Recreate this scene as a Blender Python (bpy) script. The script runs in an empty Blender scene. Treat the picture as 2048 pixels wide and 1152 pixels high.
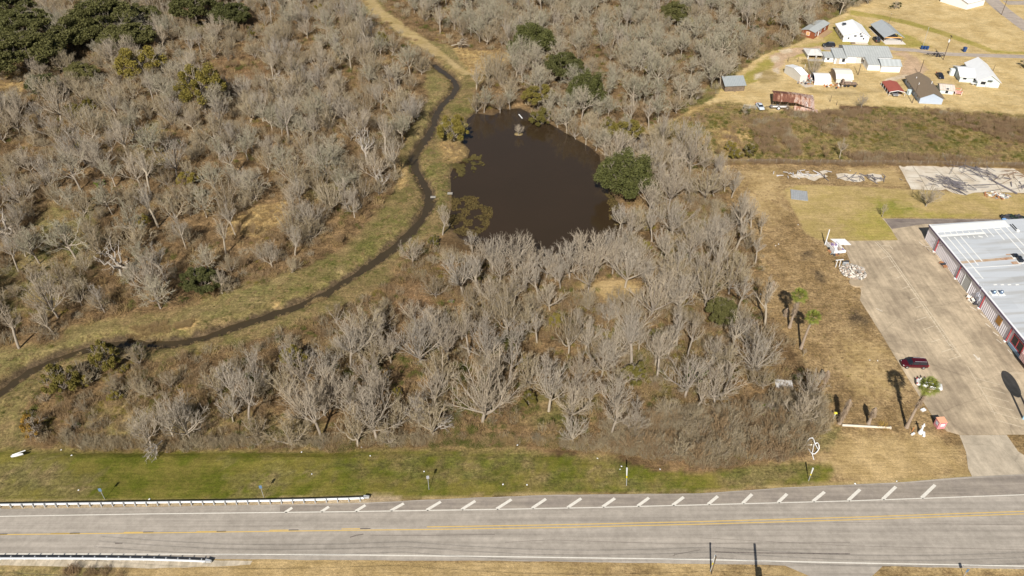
import bpy, math, random
import numpy as np
from mathutils import Vector, Matrix
R = math.radians
PI = math.pi
# ------------------------------------------------------------------ camera, sky, sun, exposure
CF, CK = 1545.0, 1190.0                      # focal length and camera tilt, in photo pixels
CP = math.atan(CK/CF); CS, CC = math.sin(CP), math.cos(CP)
CH = 109.685                                 # camera height above the ground, metres
sc = bpy.context.scene
cam = bpy.data.cameras.new('camera'); camo = bpy.data.objects.new('camera', cam)
sc.collection.objects.link(camo)
cam.sensor_width = 36; cam.lens = CF/2048*36
cam.clip_start = 1; cam.clip_end = 12000
camo.location = (0, 0, CH); camo.rotation_euler = (PI/2 - CP, 0, 0)
sc.camera = camo
SUN_EL, SUN_AZ = R(39.5), R(10.3)            # shadows fall towards azimuth 10.3 deg right of +Y
sd = Vector((math.sin(SUN_AZ)*-1, -math.cos(SUN_AZ), 0))
# photo: shadows lean to the left going away from the camera on the right side, i.e. towards +Y with +x drift
sdir = Vector((math.sin(SUN_AZ)*math.cos(SUN_EL), math.cos(SUN_AZ)*math.cos(SUN_EL), -math.sin(SUN_EL)))
sun = bpy.data.lights.new('sun', 'SUN'); sun.energy = 4.9; sun.angle = R(0.5); sun.color = (1.0, 0.945, 0.845)
suno = bpy.data.objects.new('sun', sun); sc.collection.objects.link(suno)
suno.rotation_euler = sdir.to_track_quat('-Z', 'Y').to_euler()
wd = bpy.data.worlds.new('World'); sc.world = wd; wd.use_nodes = True
nt = wd.node_tree; bg = nt.nodes['Background']; sky = nt.nodes.new('ShaderNodeTexSky')
sky.sky_type = 'NISHITA'; sky.sun_disc = False; sky.sun_elevation = SUN_EL
sky.sun_rotation = math.atan2(-sdir.x, -sdir.y); sky.air_density = 1.2; sky.dust_density = 1.5
nt.links.new(sky.outputs[0], bg.inputs[0]); bg.inputs[1].default_value = 0.045
sc.view_settings.view_transform = 'Standard'; sc.view_settings.look = 'None'
sc.view_settings.exposure = 0.24; sc.view_settings.gamma = 1
try: sc.cycles.max_bounces = 5; sc.cycles.diffuse_bounces = 2; sc.cycles.glossy_bounces = 2
except Exception: pass

# ------------------------------------------------------------------ where a photo pixel lies on the ground
def W(px, py, z=0.0):
    u = (px-1024)/CF; v = (py-576)/CF
    Z = (CH-z)/(CS+v*CC)
    return (u*Z, Z*(CC-v*CS))
def PX(x, y, z=0.0):                          # and back
    d = y*CC+(CH-z)*CS; q = -y*CS+(CH-z)*CC
    return 1024+CF*x/d, 576+CF*q/d
def HT(base, topy):                           # height of something standing at base whose top is seen at topy
    b = W(*base); lo, hi = 0.0, 40.0
    for _ in range(40):
        z = (lo+hi)/2
        if PX(b[0], b[1], z)[1] > topy: lo = z
        else: hi = z
    return z
LUT = np.random.RandomState(7).rand(256, 256)
def vn(x, y, s, seed=0):
    x = np.asarray(x, float)/s+seed*17.3; y = np.asarray(y, float)/s+seed*9.1
    xi = np.floor(x).astype(int); yi = np.floor(y).astype(int); fx = x-xi; fy = y-yi
    fx = fx*fx*(3-2*fx); fy = fy*fy*(3-2*fy)
    g = lambda a, b: LUT[a & 255, b & 255]
    return (g(xi, yi)*(1-fx)+g(xi+1, yi)*fx)*(1-fy)+(g(xi, yi+1)*(1-fx)+g(xi+1, yi+1)*fx)*fy
def fbm(x, y, s, seed=0, o=3):
    t = 0; a = .5
    for i in range(o): t = t+a*vn(x, y, s/2**i, seed+i*3); a *= .5
    return t/(1-.5**o)
def pip(poly, x, y):
    x = np.asarray(x, float); y = np.asarray(y, float); ins = np.zeros(x.shape, bool)
    n = len(poly)
    for i in range(n):
        x1, y1 = poly[i]; x2, y2 = poly[(i+1) % n]
        if y1 == y2: continue
        c = ((y1 > y) != (y2 > y)) & (x < (x2-x1)*(y-y1)/(y2-y1)+x1)
        ins ^= c
    return ins
def wpoly(pts, z=0.0): return [W(a, b, z) for a, b in pts]
def dline(pl, x, y):
    d = np.full(np.shape(x), 1e9)
    for (x1, y1), (x2, y2) in zip(pl[:-1], pl[1:]):
        vx, vy = x2-x1, y2-y1; L = vx*vx+vy*vy+1e-9
        t = np.clip(((x-x1)*vx+(y-y1)*vy)/L, 0, 1)
        d = np.minimum(d, np.hypot(x-x1-t*vx, y-y1-t*vy))
    return d
def sst(a, b, t):
    t = np.clip((t-a)/(b-a), 0, 1); return t*t*(3-2*t)

# ------------------------------------------------------------------ materials
MATS = {}
def nd(nt, t, **k):
    n = nt.nodes.new(t)
    for a, b in k.items(): setattr(n, a, b)
    return n
def mat(name, c1, c2=None, scale=1.0, rough=.8, metal=0.0, bump=0.0, rnd=None, corr=None, detail=4, spec=.3, coords='Object', contrast=1.0):
    """c1/c2 mixed by noise; rnd=(ca) mixes a third colour by object random; corr=(axis,period) ribs"""
    if name in MATS: return MATS[name]
    m = bpy.data.materials.new(name); m.use_nodes = True; MATS[name] = m
    nt = m.node_tree; b = nt.nodes['Principled BSDF']; L = nt.links.new
    b.inputs['Roughness'].default_value = rough; b.inputs['Metallic'].default_value = metal
    b.inputs['Specular IOR Level'].default_value = spec
    b.inputs['Base Color'].default_value = (*c1, 1)
    tc = nd(nt, 'ShaderNodeTexCoord'); out = None; h = None
    if c2:
        n = nd(nt, 'ShaderNodeTexNoise'); n.inputs['Scale'].default_value = scale; n.inputs['Detail'].default_value = detail
        n.inputs['Roughness'].default_value = .6
        L(tc.outputs[coords], n.inputs['Vector'])
        mr = nd(nt, 'ShaderNodeMapRange'); w = .28/contrast
        mr.inputs['From Min'].default_value = .5-w; mr.inputs['From Max'].default_value = .5+w
        L(n.outputs[0], mr.inputs['Value'])
        mx = nd(nt, 'ShaderNodeMix', data_type='RGBA'); mx.inputs[6].default_value = (*c1, 1); mx.inputs[7].default_value = (*c2, 1)
        L(mr.outputs[0], mx.inputs[0]); out = mx.outputs[2]; h = n.outputs[0]
    if rnd:
        oi = nd(nt, 'ShaderNodeObjectInfo'); mx = nd(nt, 'ShaderNodeMix', data_type='RGBA')
        if out: L(out, mx.inputs[6])
        else: mx.inputs[6].default_value = (*c1, 1)
        mx.inputs[7].default_value = (*rnd, 1); L(oi.outputs['Random'], mx.inputs[0]); out = mx.outputs[2]
    if corr:
        ax, per = corr
        wv = nd(nt, 'ShaderNodeTexWave'); wv.wave_type = 'BANDS'; wv.bands_direction = ax
        wv.inputs['Scale'].default_value = .314/per; L(tc.outputs['Object'], wv.inputs['Vector']); h = wv.outputs[1]
        if bump == 0: bump = .4
        mm = nd(nt, 'ShaderNodeMapRange'); mm.inputs['To Min'].default_value = .86; L(wv.outputs[1], mm.inputs['Value'])
        mx = nd(nt, 'ShaderNodeMix', data_type='RGBA'); mx.blend_type = 'MULTIPLY'; mx.inputs[0].default_value = 1
        if out: L(out, mx.inputs[6])
        else: mx.inputs[6].default_value = (*c1, 1)
        L(mm.outputs[0], mx.inputs[7]); out = mx.outputs[2]
    if out: L(out, b.inputs['Base Color'])
    if bump and h:
        bp = nd(nt, 'ShaderNodeBump'); bp.inputs['Strength'].default_value = bump; bp.inputs['Distance'].default_value = .05
        L(h, bp.inputs['Height']); L(bp.outputs[0], b.inputs['Normal'])
    return m

# ------------------------------------------------------------------ mesh builder
class MB:
    def __init__(s): s.v = []; s.f = []
    def add(s, vs, fs):
        n = len(s.v); s.v += [tuple(v) for v in vs]; s.f += [tuple(i+n for i in f) for f in fs]; return s
    def box(s, x0, x1, y0, y1, z0, z1, rz=0.0, piv=None):
        vs = [(x, y, z) for z in (z0, z1) for x, y in ((x0, y0), (x1, y0), (x1, y1), (x0, y1))]
        if rz:
            px, py = piv or ((x0+x1)/2, (y0+y1)/2); c, q = math.cos(rz), math.sin(rz)
            vs = [(px+(x-px)*c-(y-py)*q, py+(x-px)*q+(y-py)*c, z) for x, y, z in vs]
        return s.add(vs, [(3, 2, 1, 0), (4, 5, 6, 7), (0, 1, 5, 4), (1, 2, 6, 5), (2, 3, 7, 6), (3, 0, 4, 7)])
    def tube(s, p0, p1, r0, r1=None, n=6, cap=True):
        r1 = r0 if r1 is None else r1
        p0 = Vector(p0); p1 = Vector(p1); d = p1-p0
        if d.length < 1e-6: return s
        d.normalize(); a = d.orthogonal().normalized(); b = d.cross(a)
        vs = []
        for p, r in ((p0, r0), (p1, r1)):
            for i in range(n):
                t = 2*PI*i/n; vs.append(p+a*math.cos(t)*r+b*math.sin(t)*r)
        fs = [(i, (i+1) % n, n+(i+1) % n, n+i) for i in range(n)]
        if cap: fs += [tuple(range(n-1, -1, -1)), tuple(range(n, 2*n))]
        return s.add(vs, fs)
    def path(s, pts, rs, n=6):
        for i in range(len(pts)-1):
            s.tube(pts[i], pts[i+1], rs[i], rs[i+1], n, cap=(i == 0 or i == len(pts)-2))
        return s
    def extr(s, prof, a0, a1, axis):          # profile polygon extruded; axis 'y': prof=(x,z); 'x': prof=(y,z); 'z': prof=(x,y)
        n = len(prof); vs = []
        for a in (a0, a1):
            for u, v in prof: vs.append((u, a, v) if axis == 'y' else ((a, u, v) if axis == 'x' else (u, v, a)))
        fs = [(i, (i+1) % n, n+(i+1) % n, n+i) for i in range(n)] + [tuple(range(n-1, -1, -1)), tuple(range(n, 2*n))]
        return s.add(vs, fs)
    def ball(s, c, r, n=6, m=4, jit=0, rg=None, sq=(1, 1, 1)):
        vs = [(c[0], c[1], c[2]-r*sq[2])]
        for j in range(1, m):
            ph = -PI/2+PI*j/m
            for i in range(n):
                t = 2*PI*i/n; q = r*(1+(rg.uniform(-jit, jit) if rg else 0))
                vs.append((c[0]+q*sq[0]*math.cos(ph)*math.cos(t), c[1]+q*sq[1]*math.cos(ph)*math.sin(t), c[2]+q*sq[2]*math.sin(ph)))
        vs.append((c[0], c[1], c[2]+r*sq[2])); fs = []
        for i in range(n): fs.append((0, 1+(i+1) % n, 1+i))
        for j in range(m-2):
            for i in range(n): a = 1+j*n; fs.append((a+i, a+(i+1) % n, a+n+(i+1) % n, a+n+i))
        a = 1+(m-2)*n
        for i in range(n): fs.append((a+i, a+(i+1) % n, len(vs)-1))
        return s.add(vs, fs)
    def mesh(s, name, m, smooth=False):
        me = bpy.data.meshes.new(name); me.from_pydata(s.v, [], s.f)
        if m:
            for q in (m if isinstance(m, (list, tuple)) else [m]): me.materials.append(q)
        if smooth: me.polygons.foreach_set('use_smooth', [True]*len(me.polygons))
        me.update(); return me
    def build(s, name, m, parent=None, smooth=False, label=None, bevel=0):
        o = bpy.data.objects.new(name, s.mesh(name, m, smooth)); sc.collection.objects.link(o)
        if parent: o.parent = parent
        if label: o['label'] = label
        if bevel:
            b = o.modifiers.new('bevel', 'BEVEL'); b.width = bevel; b.segments = 2; b.limit_method = 'ANGLE'
        return o
def tag(o, label=None, cat=None, group=None, kind=None):
    if label: o['label'] = label
    if cat: o['category'] = cat
    if group: o['group'] = group
    if kind: o['kind'] = kind
    return o
def thing(name, loc, rz, label, cat, group=None):
    o = bpy.data.objects.new(name, None); o.empty_display_size = .5; sc.collection.objects.link(o)
    o.location = (loc[0], loc[1], loc[2] if len(loc) > 2 else 0.0); o.rotation_euler = (0, 0, rz)
    return tag(o, label, cat, group)
def copy_tree(o, parent=None):
    c = o.copy(); sc.collection.objects.link(c)
    if parent: c.parent = parent
    for ch in list(o.children): copy_tree(ch, c)
    return c
def place(p, z=0.0): a = W(*p); return (a[0], a[1], z)
# ------------------------------------------------------------------ terrain
CREEK_PX = [(868,128),(880,138),(897,150),(909,163),(913,175),(904,191),(884,210),(872,227),(868,250),(857,272),(838,296),(826,318),(830,336),(842,358),(855,382),(860,405),(848,432),(825,462),(790,492),(745,528),(700,557),(650,588),(600,610),(540,632),(490,647),(440,665),(400,677),(360,686),(310,689),(250,687),(215,688),(160,703),(110,720),(60,742),(20,770),(-20,798),(-70,835),(-140,880)]
POND_PX = [(934,238),(950,226),(985,231),(1010,219),(1040,216),(1072,232),(1105,250),(1150,277),(1180,294),(1200,312),(1206,345),(1218,385),(1240,410),(1250,440),(1243,466),(1204,494),(1150,506),(1080,514),(1000,508),(955,494),(918,476),(902,455),(898,432),(905,412),(902,390),(900,350),(908,330),(935,317),(939,300),(925,285),(931,262)]

WZ_C, WZ_P = -1.34, -.8
CREEK = wpoly(CREEK_PX, -1.1); POND = wpoly(POND_PX, -.8)
VERGE_PX = [(-200,893),(60,893),(130,892),(400,893),(700,894),(1000,899),(1100,907),(1200,917),(1320,939),(1400,946),(1500,937),(1600,932),(1660,930),(1660,966),(1400,981),(1100,987),(960,990),(800,997),(500,1000),(-200,1006)]
VERGE = wpoly(VERGE_PX)
WOODL_PX = [(-300,706),(0,700),(110,690),(125,655),(200,640),(330,622),(400,606),(520,566),(600,538),(680,500),(735,450),(775,400),(800,345),(800,300),(835,240),(852,200),(850,150),(865,112),(835,88),(790,55),(735,10),(690,-30),(650,-90),(-500,-90)]
WOODT_PX = [(735,-30),(775,20),(810,50),(860,82),(930,98),(1020,105),(1035,125),(985,150),(955,175),(948,212),(985,222),(1045,208),(1085,228),(1130,250),(1180,278),(1212,305),(1240,290),(1290,262),(1330,245),(1370,225),(1430,192),(1465,150),(1530,108),(1600,85),(1645,50),(1695,22),(1740,8),(1700,-40),(1650,-90),(700,-90)]
WOODF_PX = [(60,865),(45,820),(85,770),(150,735),(230,720),(330,722),(480,692),(600,648),(700,610),(785,562),(800,515),(850,480),(900,498),(960,520),(1100,548),(1200,520),(1262,475),(1262,430),(1240,385),(1222,330),(1240,300),(1330,285),(1440,320),(1452,400),(1495,470),(1530,535),(1505,600),(1560,660),(1605,720),(1645,770),(1650,830),(1610,885),(1560,915),(1450,930),(1350,918),(1200,892),(1000,885),(600,886),(300,884),(120,884)]
WOODL, WOODT, WOODF = wpoly(WOODL_PX), wpoly(WOODT_PX), wpoly(WOODF_PX)
def hz(x, y):
    x = np.asarray(x, float); y = np.asarray(y, float)
    z = np.zeros(x.shape)
    w = pip(WOODL, x, y) | pip(WOODF, x, y) | pip(WOODT, x, y)
    # the verge falls to a shallow ditch at the foot of the wood, deepest on the left
    px0 = x+0; ye = np.interp(x, [-140, -80, -20, 0, 20, 60], [94.5, 94.2, 94.0, 93.2, 90.5, 88])+(fbm(x, y*0, 9, 15)-.5)*2.2
    yr = np.interp(x, [-100, -30, 60], [80.6, 81.3, 84.0])
    t = (y-yr)/(ye-yr)
    dep = -1.1*sst(35, -60, x)
    z = z+(dep*.55*sst(.1, .85, t)+dep*.75*sst(.86, 1.04, t)*(.35+.9*vn(x, y*0, 12, 18)))*(1-sst(1.05, 2.2, t))
    nearcreek = dline(CREEK, x, y)
    j = (fbm(x, y, 5, 31)-.5)*1.6+(vn(x, y, 1.6, 33)-.5)*1.0
    ch = -1.65*(1-sst(.2, 3.3, nearcreek+j*sst(.3, 1.6, nearcreek)))
    z = np.minimum(z, z*0+ch*1.0) if False else z+ch
    dp = dline(POND+[POND[0]], x, y); ins = pip(POND, x, y)
    sd_ = np.where(ins, -dp, dp)+(fbm(x, y, 3.5, 12)-.5)*.9*0
    z = z+np.where(sd_ < 3, -.8*(1-sst(-.2, 3.0, sd_)) - .9*(1-sst(-3, 0, sd_)), 0)
    und = (fbm(x, y, 9, 3)-.5)*.55+(fbm(x, y, 2.2, 5)-.5)*.22
    far = sst(3, 7, nearcreek)*sst(3, 6, np.abs(sd_))
    z = z+und*w*far
    return z
# colour zones: (pixel polygon, colour a, colour b, edge softness in metres)
C = dict(
 wood=((.125,.080,.040),(.250,.165,.083)), bank=((.165,.138,.052),(.25,.18,.085)), bankt=((.27,.205,.095),(.19,.165,.062)),
 green=((.145,.136,.042),(.225,.172,.075)), verge=((.122,.132,.018),(.205,.175,.042)), lawn=((.60,.455,.235),(.50,.365,.17)),
 lawng=((.42,.33,.11),(.33,.285,.075)), lgreen=((.33,.28,.07),(.25,.24,.055)), brown=((.36,.25,.128),(.255,.172,.082)), tan=((.49,.355,.18),(.38,.27,.125)),
 inner=((.40,.305,.12),(.48,.355,.165)), fallow=((.30,.215,.095),(.21,.175,.062)), dark=((.10,.058,.035),(.17,.105,.06)),
 straw=((.48,.34,.15),(.34,.23,.10)), dirt=((.50,.40,.27),(.42,.32,.20)), pink=((.56,.40,.27),(.48,.34,.22)), gravel=((.68,.58,.44),(.55,.44,.31)),
 path=((.44,.33,.17),(.36,.27,.12)), bramble=((.20,.125,.07),(.27,.17,.09)), red=((.185,.11,.055),(.25,.16,.085)), mud=((.09,.065,.04),(.12,.085,.05)))
ZONES = [
 (WOODL_PX,'wood',1.5),
 ([(0,118),(40,120),(60,160),(40,205),(0,215)],'straw',1.5),([(180,115),(330,130),(350,170),(230,190),(190,150)],'wood',2),
 ([(400,115),(520,105),(540,160),(470,190),(410,160)],'red',2),([(470,430),(520,415),(580,400),(560,450),(500,475),(460,465)],'straw',1.5),
 ([(260,250),(330,240),(330,330),(270,350)],'bankt',4),([(610,350),(690,330),(700,390),(620,410)],'bankt',4),
 ([(0,520),(60,500),(160,560),(120,620),(0,640)],'bankt',2.5),([(90,400),(200,420),(180,560),(60,520)],'bankt',3),
 ([(660,-40),(720,-40),(790,22),(840,55),(905,95),(985,140),(990,160),(935,165),(880,118),(820,85),(770,48),(700,10)],'bankt',1.2),
 ([(680,-40),(710,-40),(770,22),(820,55),(880,100),(940,148),(925,152),(862,108),(800,66),(745,28)],'path',.5),
 ([(905,95),(960,100),(1035,92),(1032,118),(985,148),(940,150)],'straw',1),
 ([(-300,706),(0,700),(110,690),(125,655),(200,640),(330,622),(400,606),(520,566),(600,538),(680,500),(735,450),(775,400),(800,345),(800,300),(835,240),(855,200),(850,150),(875,110),(925,150),(985,150),(955,190),(945,225),(930,262),(940,300),(905,330),(900,415),(890,465),(800,515),(785,562),(700,610),(600,648),(480,692),(330,722),(230,722),(150,740),(60,800),(40,900),(-300,900)],'bank',1.0),
 ([(560,560),(640,530),(700,500),(760,440),(790,400),(850,420),(820,460),(740,520),(640,580),(560,620)],'green',3),
 ([(820,260),(860,200),(850,150),(880,150),(900,175),(870,215),(860,260),(830,300)],'bankt',2),
 ([(860,300),(890,240),(930,180),(940,200),(925,260),(900,320),(895,380),(880,420),(865,380),(845,330)],'green',1.5),
 ([(400,600),(560,545),(620,535),(560,590),(430,640),(330,650)],'bankt',3),
 ([(0,700),(110,690),(150,660),(240,640),(150,690),(40,730),(-50,760),(-50,705)],'bankt',2),
 ([(262,650),(330,640),(345,655),(320,672),(250,678)],'bankt',1.5),([(352,645),(388,636),(398,644),(380,658),(356,656)],'straw',.6),
 ([(610,590),(640,580),(655,590),(630,602),(610,604)],'straw',.6),([(545,608),(560,602),(566,610),(550,616)],'straw',.5),
 ([(660,535),(690,528),(700,545),(672,556)],'bankt',1),([(880,285),(925,282),(937,300),(920,318),(885,325)],'straw',1),
 ([(795,330),(830,325),(815,350),(800,380),(790,360)],'straw',1.2),
 ([(300,650),(0,640)],'bank',1),
 (WOODT_PX,'wood',1.2),(WOODF_PX,'wood',1.2),
 ([(760,580),(845,560),(870,600),(830,640),(780,640)],'red',1.5),([(1150,560),(1260,560),(1290,590),(1200,605)],'tan',1.5),
 ([(1260,700),(1420,680),(1440,790),(1290,800)],'bank',3),([(1080,760),(1200,780),(1150,860),(1050,840)],'bank',3),
 ([(1350,440),(1440,400),(1460,430),(1400,480),(1330,520)],'bankt',1.5),([(200,800),(600,830),(700,880),(120,884)],'bank',2),
 ([(1300,830),(1640,800),(1640,860),(1560,915),(1400,930),(1300,900),(1180,880)],'bramble',2),
 # right half: dry fields and lawns
 ([(1690,24),(1640,52),(1600,86),(1530,108),(1465,152),(1430,195),(1370,228),(1290,262),(1330,285),(1440,300),(1500,255),(1540,240),(2500,240),(2700,60),(2400,-100),(1720,-100)],'lawn',1.5),
 ([(1690,24),(1640,52),(1600,86),(1530,108),(1465,152),(1430,195),(1370,228),(1350,215),(1450,150),(1520,98),(1590,75),(1630,45),(1680,15)],'green',.8),
 ([(1440,185),(1500,140),(1560,100),(1640,85),(1680,80),(1640,110),(1560,120),(1500,170)],'lawng',1.5),
 ([(1430,205),(1370,228),(1290,262),(1330,285),(1440,300),(1540,260),(1560,240),(1520,225),(1480,205)],'fallow',2),
 ([(1380,215),(1440,208),(1500,235),(1440,255),(1370,240)],'straw',2),
 ([(1640,72),(1700,30),(1740,60),(1740,90),(1800,90),(1790,60),(1830,75),(1860,95),(1660,90)],'lawng',1.5),
 ([(1700,20),(1760,30),(1820,42),(1880,60),(1940,80),(1990,100),(2048,104),(2200,106),(2200,112),(2048,109),(1980,105),(1930,86),(1870,66),(1810,48),(1750,36),(1700,30)],'lawng',.5),
 ([(1780,108),(1810,102),(1835,118),(1858,140),(1830,155),(1800,158),(1800,140),(1808,115)],'pink',1),
 ([(1540,112),(1575,97),(1640,92),(1660,97),(1600,108),(1570,120),(1560,140),(1545,142),(1548,128)],'pink',.8),
 ([(1508,150),(1530,140),(1560,150),(1550,165),(1520,165)],'path',1.5),
 ([(1770,158),(1800,150),(1820,150),(1800,160),(1770,166)],'gravel',.8),([(1540,116),(1555,110),(1560,120),(1545,126)],'gravel',.8),([(1512,148),(1525,144),(1522,152),(1508,160)],'gravel',.6),
 ([(1558,100),(1580,97),(1585,104),(1565,108)],'gravel',.7),([(1545,140),(1556,134),(1562,146),(1555,149)],'gravel',.6),
 ([(1590,170),(1640,182),(1720,184),(1780,175),(1830,160),(1820,168),(1760,185),(1700,192),(1620,186)],'path',1.2),
 ([(1600,120),(1640,118),(1650,130),(1610,135)],'fallow',1.5),
 ([(1745,50),(1768,88),(1800,92),(1815,88),(1800,70),(1830,85),(1815,92),(1760,92)],'lawng',1),
 ([(1300,258),(1440,205),(1480,222),(1540,226),(1640,222),(1720,212),(1800,214),(1900,220),(2048,228),(2600,245),(2600,345),(2048,332),(1800,325),(1600,323),(1450,327),(1420,300)],'fallow',1.2),
 ([(1470,215),(1540,215),(1560,240),(1500,262),(1430,262)],'fallow',2),
 ([(1680,230),(1840,225),(1900,260),(1860,300),(1700,290)],'bank',4),([(1480,240),(1510,255),(1500,300),(1450,310),(1430,270)],'straw',3),
 ([(1515,240),(1545,235),(1560,262),(1545,290),(1565,310),(1520,300),(1500,262)],'dark',1.5),([(1560,240),(1575,262),(1600,300),(1585,310),(1560,285)],'dark',1.5),
 ([(1630,235),(1690,240),(1700,275),(1660,270),(1625,255)],'dark',2.5),([(1850,222),(2048,240),(2200,260),(2200,290),(2000,282),(1960,262),(1900,250)],'dark',2.5),
 ([(1680,210),(1760,214),(1760,222),(1680,220)],'dark',1),([(1700,308),(1840,312),(1940,322),(1700,322)],'dark',2),
 # the brown field below the fence
 ([(1450,328),(1600,325),(1800,328),(2048,335),(2600,350),(2600,980),(1935,955),(1900,960),(1700,968),(1400,985),(1400,948),(1500,938),(1560,916),(1610,886),(1650,830),(1645,770),(1605,720),(1560,660),(1505,600),(1530,535),(1495,470),(1452,400)],'brown',1.2),
 ([(1480,340),(1560,335),(1570,400),(1540,460),(1500,400)],'tan',3),([(1690,337),(1790,335),(1815,375),(1740,365),(1700,345)],'tan',1),
 ([(1700,660),(1760,700),(1800,760),(1760,820),(1700,760),(1680,700)],'tan',4),
 ([(1568,377),(1600,370),(1700,372),(1800,378),(2048,388),(2400,395),(2400,440),(2048,437),(1764,436),(1796,480),(1740,482),(1640,480),(1610,465),(1580,410)],'inner',.35),
 ([(1700,440),(1740,420),(1780,432),(1796,478),(1720,478),(1680,462)],'lawng',3),([(1750,395),(1790,400),(1850,430),(1800,436),(1764,436)],'lgreen',3),([(1850,425),(1960,430),(1960,437),(1850,437)],'lawng',1.5),
 ([(1628,535),(1640,545),(1655,565),(1645,570),(1630,550)],'mud',1),([(1600,505),(1615,500),(1620,515),(1605,520)],'mud',1),([(1710,615),(1740,640),(1730,655),(1700,640)],'mud',1.6),
 ([(1655,880),(1760,868),(1860,880),(1925,900),(1935,950),(1820,962),(1700,966),(1640,950)],'tan',2),
 ([(1650,850),(1690,855),(1680,875),(1640,905),(1625,880)],'bankt',1),
 ([(2015,872),(2300,872),(2300,930),(2034,900)],'brown',.4),
 (VERGE_PX,'verge',.7),([(-200,940),(60,925),(200,960),(120,1000),(-200,1005)],'bankt',5),([(450,930),(640,925),(650,960),(500,970)],'bankt',5),([(1440,942),(1560,934),(1620,932),(1640,955),(1500,975),(1440,970)],'green',1.5),
 ([(1480,952),(1540,948),(1540,972),(1480,974)],'bankt',2),([(700,900),(1000,905),(1250,930),(1380,950),(1300,975),(1000,960),(700,950)],'green',5),
 ([(-200,885),(60,888),(400,889),(700,890),(1000,895),(1100,903),(1100,906),(1000,900),(700,895),(400,895),(60,896),(-200,896)],'fallow',.6),
 ([(-300,1004),(400,1001),(740,990),(800,997),(960,989),(1100,986),(1400,981),(1560,972),(1700,964),(1900,954),(1945,948),(1945,975),(1700,975),(-300,1030)],'path',.35),
 ([(735,990),(800,992),(810,1006),(735,1010)],'dirt',.5),([(-300,1007),(400,1004),(735,995),(740,1012),(-300,1025)],'dirt',.15),
 ([(-300,1116),(420,1116),(700,1119),(1400,1124),(1570,1130),(2048,1138),(2600,1145),(2600,1400),(-600,1400)],'tan',.2),
 ([(-300,1130),(200,1132),(260,1170),(-300,1170)],'bankt',2),([(1130,1133),(1560,1140),(1560,1160),(1130,1150)],'brown',3),([(1760,1140),(2300,1145),(2300,1180),(1760,1160)],'brown',2),
]
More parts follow.
